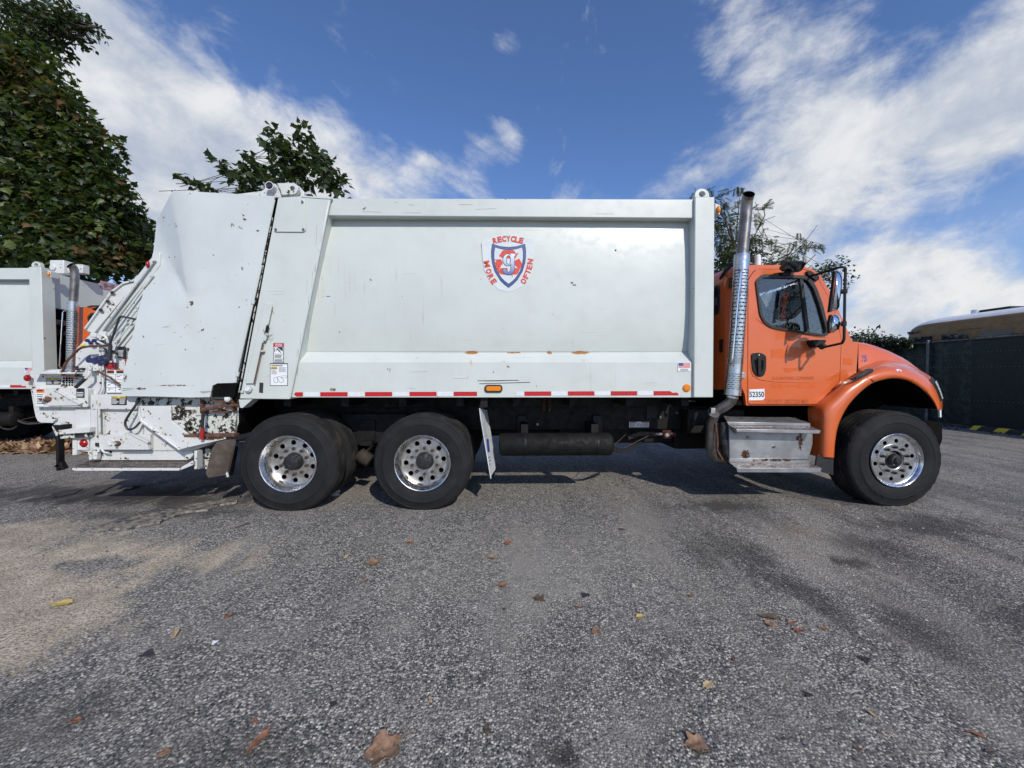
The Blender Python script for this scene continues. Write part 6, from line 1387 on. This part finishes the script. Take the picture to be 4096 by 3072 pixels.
cl = [C(2960, 1010, D2 + .9, (90, 75), 1305), C(2900, 1090, D2 + .9, (90, 80), 1160), C(3060, 1090, D2 + .9, (110, 50), 1160), C(2880, 900, D2 + .9, (40, 60), 290), C(3160, 1110, D2 + .9, (70, 30), 377), C(2930, 1220, D2 + .9, (110, 90), 1015), C(3320, 1075, D2, (50, 45), 188), C(3350, 1130, D2, (26, 40), 101), C(3300, 1110, D2 + .9, (30, 30), 87), C(3120, 1190, D2, (45, 35), 116), C(3090, 1240, D2, (30, 30), 72), C(3100, 1310, D2, (60, 22), 159), C(3240, 1090, D2, (40, 25), 87), C(3200, 1330, D2, (50, 14), 72)]
fp = U(2960, 1500, D2 + 1); ft = (fp.x - .3, fp.y, 0)
lm = [(limb(ft, (ft[0], ft[1], 1.8), (ft[0], ft[1], 3.2)), [.06, .05, .02])]
tree("vine_thicket", "dense small leaved vine thicket behind the exhaust stack", "shrub", ft, lm, cl, oval_leaf(), (.07, .125), LD, [.5, .35, .15], 16, 0, "leaf", .5, 6, "trees beyond the yard", .35)
# the bare cracked weed leaves at the hinge
at(ORG); weed.build("weed_sprout", LG[2], gate, smooth=0)

# ================================================================== privacy fences, ivy, bus
def fence_mat():
    m, nt, b = base("dark_green_privacy_mesh", (.008, .020, .018), .6)
    o = ocoord(nt); x = nd(nt, 'ShaderNodeSeparateXYZ', {0: o})
    w = mth(nt, 'SINE', mth(nt, 'MULTIPLY', x.outputs[1], 150.0)); w2 = mth(nt, 'SINE', mth(nt, 'MULTIPLY', x.outputs[0], 150.0))
    st = mr(nt, mth(nt, 'MAXIMUM', w, w2), .80, .97)
    c = mix(nt, mth(nt, 'MULTIPLY', st, mr(nt, noise(nt, o, 7, 5), .4, .62)), mix(nt, mr(nt, noise(nt, o, 1.1, 4), .3, .7), (.0028, .009, .0072), (.005, .015, .012)), (.030, .048, .040))
    nt.links.new(c, b.inputs['Base Color']); return m
FM = fence_mat(); POST = varied("galvanised_post", (.11, .12, .125), (.17, .18, .18), 12, .5, .3)
FX, BY = 12.75, 11.2
ztop = 2.38
root = thing("privacy_fence", "dark green mesh privacy fence on posts running along the right side", "fence", (FX, 3, 0))
mb = MB(); yy = np.linspace(-6, BY, 90); rows = [[Vector((FX + .004 * math.sin(y * 5.0) + .015 * math.sin(y * 1.1), y, z)) for y in yy] for z in (.02, .5, 1.0, 1.5, 2.0, ztop)]
mb.grid(rows); mb.build("mesh_screen", FM, root, solid=.004)
mb = MB(); mb.tube([(FX - .02, -6, ztop + .01), (FX - .02, BY, ztop + .01)], .022, 8); mb.build("top_rail", POST, root)
yp = UX(3709, 1500, FX - .07).y
for y in (yp, yp - 3.05, yp + 3.05, yp - 6.1, yp - 9.15):
    y = y if y < BY else BY - .05
    mb = MB(); p0 = U(3707, 1360, 0); mb.tube([(FX - .07, y, 0), (FX - .07, y, ztop + .05)], .035, 10); mb.ball((FX - .07, y, ztop + .05), (.04, .04, .025)); mb.build("post", POST, root)
mb = MB()
for z in (1.62, 2.02, .72):
    for y in np.arange(1.5, 9, .09): mb.box((FX - .022, y, z), (FX - .016, y + .03, z + .012))
mb.build("tie_row", POST, root, kind='stuff')
mb = MB(); rg = random.Random(9)
for k in range(46):
    y = rg.uniform(3.5, 9.6); z = ztop + rg.uniform(-.01, .07); L_ = rg.uniform(.3, .9); mb.tube([(FX - .02, y, z), (FX - .04, y + L_ / 2, z + rg.uniform(-.03, .08)), (FX, y + L_, z + rg.uniform(-.05, .06))], .006, 4)
mb.build("dry_vine_stems", BARK, root, kind='stuff')
root2 = thing("privacy_fence", "dark green mesh privacy fence along the back of the yard", "fence", (0, BY, 0))
mb = MB(); mb.grid([[Vector((x, BY + .02 * math.sin(x * 3), z)) for x in np.linspace(-32, FX, 60)] for z in (.02, .8, 1.6, ztop)]); mb.build("mesh_screen", FM, root2, solid=.004)
mb = MB(); mb.tube([(-32, BY - .02, ztop), (FX, BY - .02, ztop)], .022, 8); mb.build("top_rail", POST, root2)
for x in np.arange(-30, FX, 3.05):
    mb = MB(); mb.tube([(x, BY - .07, 0), (x, BY - .07, ztop + .05)], .035, 8); mb.build("post", POST, root2)
root['group'] = root2['group'] = "fences round the yard"
# ivy on the corner of the fence
IV = [leaf_mat("ivy_dark", (.010, .018, .008), (.016, .028, .011), .15), leaf_mat("ivy_green", (.022, .036, .014), (.03, .045, .018), .2), leaf_mat("ivy_pale", (.055, .075, .035), (.07, .09, .045), .2)]
rng = np.random.default_rng(21); n = 3600
yi = UX(3668, 1400, FX).y; yv = yi + (BY - yi) * rng.random(n) ** .8; tt = np.clip((yv - yi) / 2.2, 0, 1)
P = np.stack([FX - .12 - .14 * rng.random(n), yv, ztop + .18 * rng.random(n) * (.4 + .8 * np.abs(np.sin(yv * 1.3))) + .12 * tt - rng.random(n) ** 1.4 * (.15 + 1.0 * np.clip(tt - .2, 0, 1))], 1)
bush = rng.normal(size=(900, 3)) * np.array([.25, .42, .17]) + np.array([FX - .15, UX(3445, 1400, FX).y, 2.60]); bush2 = rng.normal(size=(260, 3)) * np.array([.12, .2, .10]) + np.array([FX - .1, UX(3560, 1400, FX).y, 2.52])
P = np.concatenate([P, bush, bush2]); n = len(P); outv = np.tile(np.array([-1.0, -.4, .2]), (n, 1))
iv = thing("ivy", "ivy and leafy vines spilling over the fence beyond the hood", "vine", (FX, 8, 0))
crown_mesh("foliage", oval_leaf(), frames(rng, n, .5, outv), rng.uniform(.07, .15, n), P, IV, rng.choice(3, n, p=[.62, .28, .10]), iv, (FX, 8, 0), kind='stuff')
# school bus behind the fence
BUSY = [varied("faded_school_bus_yellow", (.24, .128, .034), (.29, .155, .045), 3, .5), varied("bus_roof_white", (.66, .68, .70), (.72, .74, .76), 4, .4)]
BX = 14.0; yb = UX(3617, 1300, BX).y; zT = UX(3700, 1278, BX + .45).z
bus = thing("school_bus", "faded yellow school bus with white roof, numbered 549, behind the fence", "bus", (BX + 1.2, yb - 4.5, 0))
def bsec(y, k, dz):
    "cross-section of the body at y, drawn in by k at the rounded end"
    S = [(0, .55), (0, 1.2), (.0, 2.70), (.02, 2.90), (.06, 3.03), (.12, 3.12), (.22, 3.20), (.36, 3.27), (.6, 3.33), (1.0, 3.37), (1.2, 3.38)]
    S = S + [(2.4 - x, z) for x, z in reversed(S[:-1])]
    return [Vector((BX + 1.2 + (x - 1.2) * k, y, .55 + (z - .55) * (1 - dz))) for x, z in S]
yend = yb
secs = [(yb, .86, .13), (yb - .03, .92, .085), (yb - .10, .96, .05), (yb - .25, .985, .025), (yb - .5, 1, .006), (yb - .8, 1, 0)] + [(yb - .8 - k, 1, 0) for k in range(1, 10)]
secs = [(y, k, dz + (zT - 3.12) * -0.0) for y, k, dz in secs]
mb = MB(); rows = [bsec(*s_) for s_ in secs]; n_ = len(rows[0]); vs = [p for q in rows for p in q]; 
for i in range(len(rows) - 1):
    for j in range(n_ - 1):
        mi = 1 if (5 <= j <= n_ - 7 and i >= 2) else 0
        mb.add([rows[i][j], rows[i][j + 1], rows[i + 1][j + 1], rows[i + 1][j]], [(0, 1, 2, 3)], mi)
mb.add(rows[0], [tuple(range(n_))], 0); mb.add(rows[-1], [tuple(range(n_))], 0)
body = mb.build("body", BUSY, bus, smooth=35)
def bz(px, py): return UX(px, py, BX)
for k in range(9):
    y1 = UX(3634, 1350, BX).y - k * .98; y0 = y1 - .80
    mb = MB(); mb.box((BX - .012, y0, 2.0), (BX + .02, y1, 2.74), 0); wn = mb.build("window", BUSY[0], bus, bev=.01)
    mb = MB(); mb.box((BX - .016, y0 + .04, 2.05), (BX + .0, y1 - .04, 2.69), 0); mb.build("pane", 'darkglass', wn, smooth=0)
    mb = MB(); mb.box((BX - .022, y0 + .04, 2.38), (BX - .010, y1 - .04, 2.405), 0); mb.build("sash_bar", 'blackplastic', wn, smooth=0)
mb = MB(); tl, tr_, bl = UX(3648, 1323, BX - .0), UX(3681, 1319, BX - .0), UX(3646, 1339, BX - .0)
for v in (tl, tr_, bl): v.x = BX - .008 + .03
ts = MB()
def on_bus(p): return Vector((BX - .014 + np.interp(p.z, (2.70, 2.90, 3.03, 3.12), (0, .02, .06, .12)), p.y, p.z))
text_quad(ts, "549", on_bus(tl), on_bus(tr_), on_bus(bl), 0, bold=.01, shear=.15); ts.build("number", 'print', bus, smooth=0)
mb = MB(); c = UX(3639, 1331, BX); mb.box((BX - .02, c.y - .07, c.z - .035), (BX + .05, c.y + .07, c.z + .035)); mb.build("marker_lamp", 'print', bus, bev=.01)
mb = MB(); c = UX(3872, 1317, BX); mb.box((BX - .0, c.y - .32, c.z - .022), (BX + .03, c.y + .32, c.z + .022)); mb.build("faded_sign", varied("dull_brown_print", (.18, .09, .025), (.24, .12, .03), 20, .6), bus, smooth=0)
c = UX(3906, 1268, BX + .9); mb = MB(); mb.cyl((c.x, c.y, 3.32), (c.x, c.y, 3.47), .12, 16); mb.build("roof_vent", BUSY[1], bus, bev=.01)
c = UX(4000, 1262, BX + 1.2); mb = MB(); mb.box((c.x - .35, c.y - .5, 3.35), (c.x + .35, c.y + .35, 3.44)); mb.build("roof_hatch", 'blackplastic', bus, bev=.015)
# painted kerb block at the fence foot
a, b_ = G(3850, 1722), G(4120, 1742)
a.x = b_.x = FX - .62; kb = thing("parking_kerb", "low black kerb block with yellow painted stripes at the fence foot", "kerb", ((a.x, (a.y + b_.y) / 2, 0)))
ya, yb2 = G(3840, 1718).y, G(4130, 1748).y
mb = MB(); mb.prism([(a.x - .09, ya, 0), (a.x - .06, ya, .11), (a.x + .06, ya, .11), (a.x + .09, ya, 0)], (0, yb2 - ya, 0)); mb.build("block", varied("black_rubber_kerb", (.02, .02, .021), (.04, .04, .04), 9, .8), kb, bev=.012)
for x0, x1 in ((3878, 3906), (3972, 4018), (4086, 4110)):
    y0, y1 = UX(x0, 1722, a.x - .08).y, UX(x1, 1722, a.x - .08).y
    mb = MB(); mb.prism([(a.x - .094, y0, .005), (a.x - .0645, y0 - .08, .1135), (a.x + .055, y0 - .08, .1135), (a.x + .055, y1 - .08, .1135), (a.x - .0645, y1 - .08, .1135), (a.x - .094, y1, .005)], (.0, 0, .002)); mb.build("painted_stripe", 'yellow', kb, smooth=0)
# rough dark rubble and litter along the fence foot
rg = random.Random(31); mb = MB(); at((0, 0, 0))
for k in range(900):
    y = rg.uniform(3, BY); x = FX - .1 - abs(rg.gauss(0, .35)); s = rg.uniform(.015, .05); mb.ball((x, y, s * .3), (s, s * rg.uniform(.6, 1), s * .5), 5, 3)
mb.build("fence_rubble", varied("dark_rubble", (.03, .027, .024), (.09, .08, .07), 9, .9), smooth=0, kind='stuff')

# ================================================================== things lying on the ground
# loose stones over the near ground
rng = np.random.default_rng(5); n = 15000
dist = 1.15 + 4.2 * rng.random(n) ** 1.25; ang = rng.uniform(-1.02, 1.02, n); px_ = np.sin(ang) * dist / np.cos(ang) ** .25; py_ = CAM.y + np.cos(ang) * dist
keep = ~((np.abs(px_ - cR.x) < .35) & (np.abs(py_ - .15) < .3)); px_, py_ = px_[keep], py_[keep]; n = len(px_)
S = np.clip(rng.lognormal(-5.55, .42, n), .0018, .014)
oc_v = np.array([(1, 0, 0), (0, 1, 0), (-1, 0, 0), (0, -1, 0), (0, 0, .62), (0, 0, -.3), (.6, .6, .28), (-.6, .55, .32)]); oc_f = [(0, 6, 4), (6, 1, 4), (1, 7, 4), (7, 2, 4), (2, 3, 4), (3, 0, 4), (0, 3, 5)]
a_ = rng.uniform(0, 2 * math.pi, n); z_ = np.zeros(n); o1 = np.ones(n); asp = rng.uniform(.55, 1, n)
Rm = np.stack([np.stack([np.cos(a_), -np.sin(a_) * asp, z_], 1), np.stack([np.sin(a_), np.cos(a_) * asp, z_], 1), np.stack([z_, z_, o1], 1)], 1)
ST = [varied("pale_stone", (.30, .29, .27), (.42, .41, .385), 60, .8), varied("grey_stone", (.13, .13, .135), (.2, .2, .2), 60, .8), varied("dark_stone", (.03, .032, .038), (.06, .062, .066), 60, .8), varied("tan_stone", (.34, .27, .19), (.42, .35, .26), 60, .8)]
gv = crown_mesh("gravel", (oc_v, oc_f), Rm, S, np.stack([px_, py_, np.full(n, .0005)], 1), ST, rng.choice(4, n, p=[.36, .34, .24, .06]), None, (0, 0, 0), kind='stuff')
LB = [varied("dry_leaf_brown", (.14, .078, .045), (.30, .18, .11), 45, .75), varied("dry_leaf_rust", (.15, .062, .034), (.26, .11, .06), 40, .7), varied("dry_leaf_tan", (.38, .27, .15), (.46, .34, .20), 40, .75), varied("dry_leaf_dark", (.06, .04, .028), (.11, .075, .05), 40, .8), varied("yellow_leaf", (.46, .34, .10), (.40, .29, .08), 40, .7)]
def dry_leaf(px, py, size, form, mat, seed, label, name="fallen_leaf", cat="leaf", group="dead leaves scattered on the asphalt", lift=.25):
    rg = random.Random(seed); p = G(px, py); k = (p.y - CAM.y) / FPX; S_ = size * k
    at(p); mb = MB(); rot = rg.uniform(0, 6.28); rows = []
    lobes = {'maple': lambda t: .62 + .38 * abs(math.cos(2.5 * t)), 'oval': lambda t: 1.0, 'scrap': lambda t: .8 + .2 * math.cos(3 * t + seed), 'long': lambda t: 1.0}[form]
    ax, ay = {'maple': (.5, .5), 'oval': (.5, .3), 'scrap': (.5, .4), 'long': (.5, .15)}[form]
    n = 26; nr = 5; cu = rg.uniform(.5, 1.1); ph = rg.uniform(0, 6)
    for j in range(nr + 1):
        row = []
        for i in range(n + 1):
            t = 2 * math.pi * i / n; q = j / nr; rad = q * (lobes(t) * (1 + .12 * math.sin(7 * t + seed) * q))
            x, y = ax * rad * math.cos(t), ay * rad * math.sin(t)
            z = lift * (cu * (y / max(ay, .01)) ** 2 * .35 + .35 * q * q * (.5 + .5 * math.sin(2 * t + ph)) + .10 * math.sin(9 * x + ph) + .06 * math.sin(14 * y))
            row.append(p + Vector(((x * math.cos(rot) - y * math.sin(rot)) * S_, (x * math.sin(rot) + y * math.cos(rot)) * S_, max(.002, z * S_ + .004))))
        rows.append(row)
    mb.grid(rows)
    if form in ('maple', 'oval') and size > 30: mb.tube([rows[nr][0], rows[nr][0] + (rows[nr][0] - p) * .5 + Vector((0, 0, .004))], .0018, 5)
    return tag(mb.build(name, mat, smooth=60, solid=.0012), label, cat, group)
LV = [(1496, 2253, 58, 'maple', 0, "curled brown leaf with raised tip, below the middle wheel"), (1639, 2171, 36, 'scrap', 1, "small rust leaf nearest under the middle wheel"), (2031, 2174, 42, 'oval', 1, "reddish leaf right of the middle wheel, below the mud flap"),
      (1965, 2233, 40, 'oval', 0, "small folded brown leaf just below the one by the mud flap"), (2009, 2345, 42, 'scrap', 1, "ragged orange brown leaf in the middle of the yard, left of the lobed one"), (2155, 2396, 48, 'maple', 3, "dark lobed leaf in the very middle of the yard"),
      (2307, 2430, 24, 'scrap', 1, "tiny square orange leaf scrap right of the dark lobed leaf"), (2382, 2529, 48, 'scrap', 0, "torn brown leaf lying alone below centre"), (1534, 3007, 150, 'maple', 0, "biggest crumpled brown leaf at the bottom edge, left of centre"),
      (1946, 2924, 42, 'oval', 3, "dull brown leaf at bottom centre beside the oil spot"), (1569, 2953, 36, 'scrap', 1, "orange scrap just above the biggest crumpled leaf"), (1721, 2801, 34, 'long', 2, "pale straw coloured leaf sliver above bottom centre"),
      (1455, 2329, 24, 'scrap', 1, "tiny red leaf bit below the curled leaf with raised tip"), (2560, 2468, 34, 'oval', 4, "flat olive yellow leaf right of centre"), (1385, 2228, 28, 'oval', 2, "pale tan leaf left of the curled leaf with raised tip"),
      (2487, 2119, 26, 'oval', 3, "dark red leaf in the open ground under the air tank's end"), (703, 2538, 62, 'long', 2, "rolled tan leaf at the edge of the sandy dirt"), (912, 2468, 34, 'oval', 1, "small reddish leaf right of the rolled tan leaf"),
      (1032, 2972, 110, 'long', 1, "long red brown leaf at the bottom, left of the biggest leaf"), (1019, 2889, 34, 'scrap', 1, "orange leaf bit just above the long red brown leaf"), (304, 2886, 38, 'oval', 1, "orange leaf alone in the bottom left corner"),
      (658, 3016, 52, 'scrap', 0, "brown leaf pieces at the bottom edge between the corner and the long leaf"), (253, 2418, 66, 'oval', 4, "pressed yellow leaf on the sandy dirt"), (573, 2101, 40, 'oval', 4, "yellow leaf stuck on the flattened rubber strip"),
      (3076, 2472, 84, 'long', 3, "long rolled dark leaf, largest of the cluster under the cab"), (3080, 2500, 50, 'scrap', 0, "torn leaf touching the long rolled one"), (3168, 2494, 42, 'oval', 0, "folded leaf right of the long rolled one"),
      (3193, 2525, 36, 'maple', 1, "small pointed orange leaf below the folded one"), (3294, 2516, 34, 'oval', 0, "rightmost leaf of the cluster under the cab"), (2832, 2744, 52, 'oval', 2, "olive tan cupped leaf standing on edge, lower right of centre"),
      (2785, 2981, 92, 'maple', 0, "large flat brown leaf at the bottom edge, right of centre"), (3484, 2858, 48, 'long', 2, "thin straw leaf in the lower right"), (3905, 2943, 58, 'long', 1, "twisted orange leaf in the bottom right corner"),
      (3965, 3013, 48, 'long', 3, "dark narrow leaf at the bottom right corner edge"), (3430, 3000, 30, 'oval', 3, "small dark leaf at the bottom edge, lower right"), (2935, 2639, 28, 'long', 1, "tiny red leaf sliver above the cupped leaf"), (2762, 2386, 26, 'scrap', 1, "tiny red leaf bit between the middle wheel and the cab cluster")]
for i, (x, y, s, f, m_i, lab) in enumerate(LV): dry_leaf(x, y, s, f, LB[m_i], 100 + i, lab)
DK = varied("dark_rubber_scrap", (.02, .02, .022), (.04, .04, .042), 25, .8)
for i, (x, y, s, lab) in enumerate(((2341, 2383, 44, "dark rubber scrap upper right of the lobed leaf"), (1332, 2820, 40, "dark smear of rubber in the lower left middle"), (589, 2620, 60, "dark flat scrap near the dirt's lower edge"), (3234, 2782, 40, "dark slate coloured chip at the lower right"), (3460, 2640, 50, "dark twig-like scrap on the right"))):
    dry_leaf(x, y, s, 'scrap', DK, 300 + i, lab, "rubber_scrap", "scrap", "dark scraps on the asphalt", .12)
dry_leaf(858, 2573, 30, 'scrap', MT['printwhite'], 400, "small white chip on the ground below the rolled tan leaf", "plastic_chip", "litter", None, .2)
dry_leaf(1338, 1985, 60, 'scrap', MT['printwhite'], 401, "crumpled white paper beside the rear wheel", "paper_scrap", "litter", None, .6)
dry_leaf(265, 1972, 120, 'oval', DK, 402, "torn black plastic sheet under the riding step", "plastic_sheet", "litter", None, .04)
dry_leaf(530, 1955, 70, 'long', DK, 403, "black strip of plastic in the truck's shadow by the rear wheel", "plastic_strip", "litter", None, .15)
p = [G(*q) for q in ((362, 2134), (372, 2112), (380, 2094), (450, 2088), (505, 2071), (588, 2066), (640, 2049), (730, 2038), (800, 2016), (870, 2010), (931, 1994), (952, 2003), (948, 2016), (880, 2026), (830, 2046), (740, 2056), (655, 2084), (640, 2098), (565, 2110), (500, 2122), (430, 2126))]
at(p[2]); mb = MB(); mb.prism([q + Vector((0, 0, .024)) for q in p], (0, 0, -.024))
tag(mb.build("rubber_strip", varied("dusty_rubber_strip", (.035, .04, .05), (.30, .26, .20), 22, .85, bs=.6, bscale=60), bev=.006), "long flattened dusty rubber strip lying left of the rear wheel", "rubber strip")
for pts, lab in (([(1000, 2115), (930, 2100), (865, 2122)], "thin stick near the flattened strip"),):
    at(G(*pts[1])); mb = MB(); mb.tube([G(940, 2113) + Vector((0, 0, .006)), G(998, 2096) + Vector((0, 0, .008))], .005, 6); tag(mb.build("stick", BARK), "thin dark stick on the ground right of the flattened strip", "stick")
# drift of brown leaves under the second truck
rng = np.random.default_rng(77); n = 1500
q = np.stack([rng.uniform(-9.6, -5.6, n), 3.1 + np.abs(rng.normal(0, .42, n)), np.zeros(n)], 1); q[:, 2] = .02 + rng.random(n) * .07 * np.exp(-((q[:, 1] - 3.5) / .5) ** 2)
Rm = frames(rng, n, 0, np.tile(np.array([0, -.2, 1.2]), (n, 1)))
crown_mesh("leaf_drift", maple_leaf(), Rm, rng.uniform(.12, .24, n), q, [LB[0], LB[2], leaf_mat("drift_olive", (.2, .13, .03), (.26, .17, .05), .1)], rng.choice(3, n, p=[.62, .22, .16]), None, (0, 0, 0), kind='stuff')
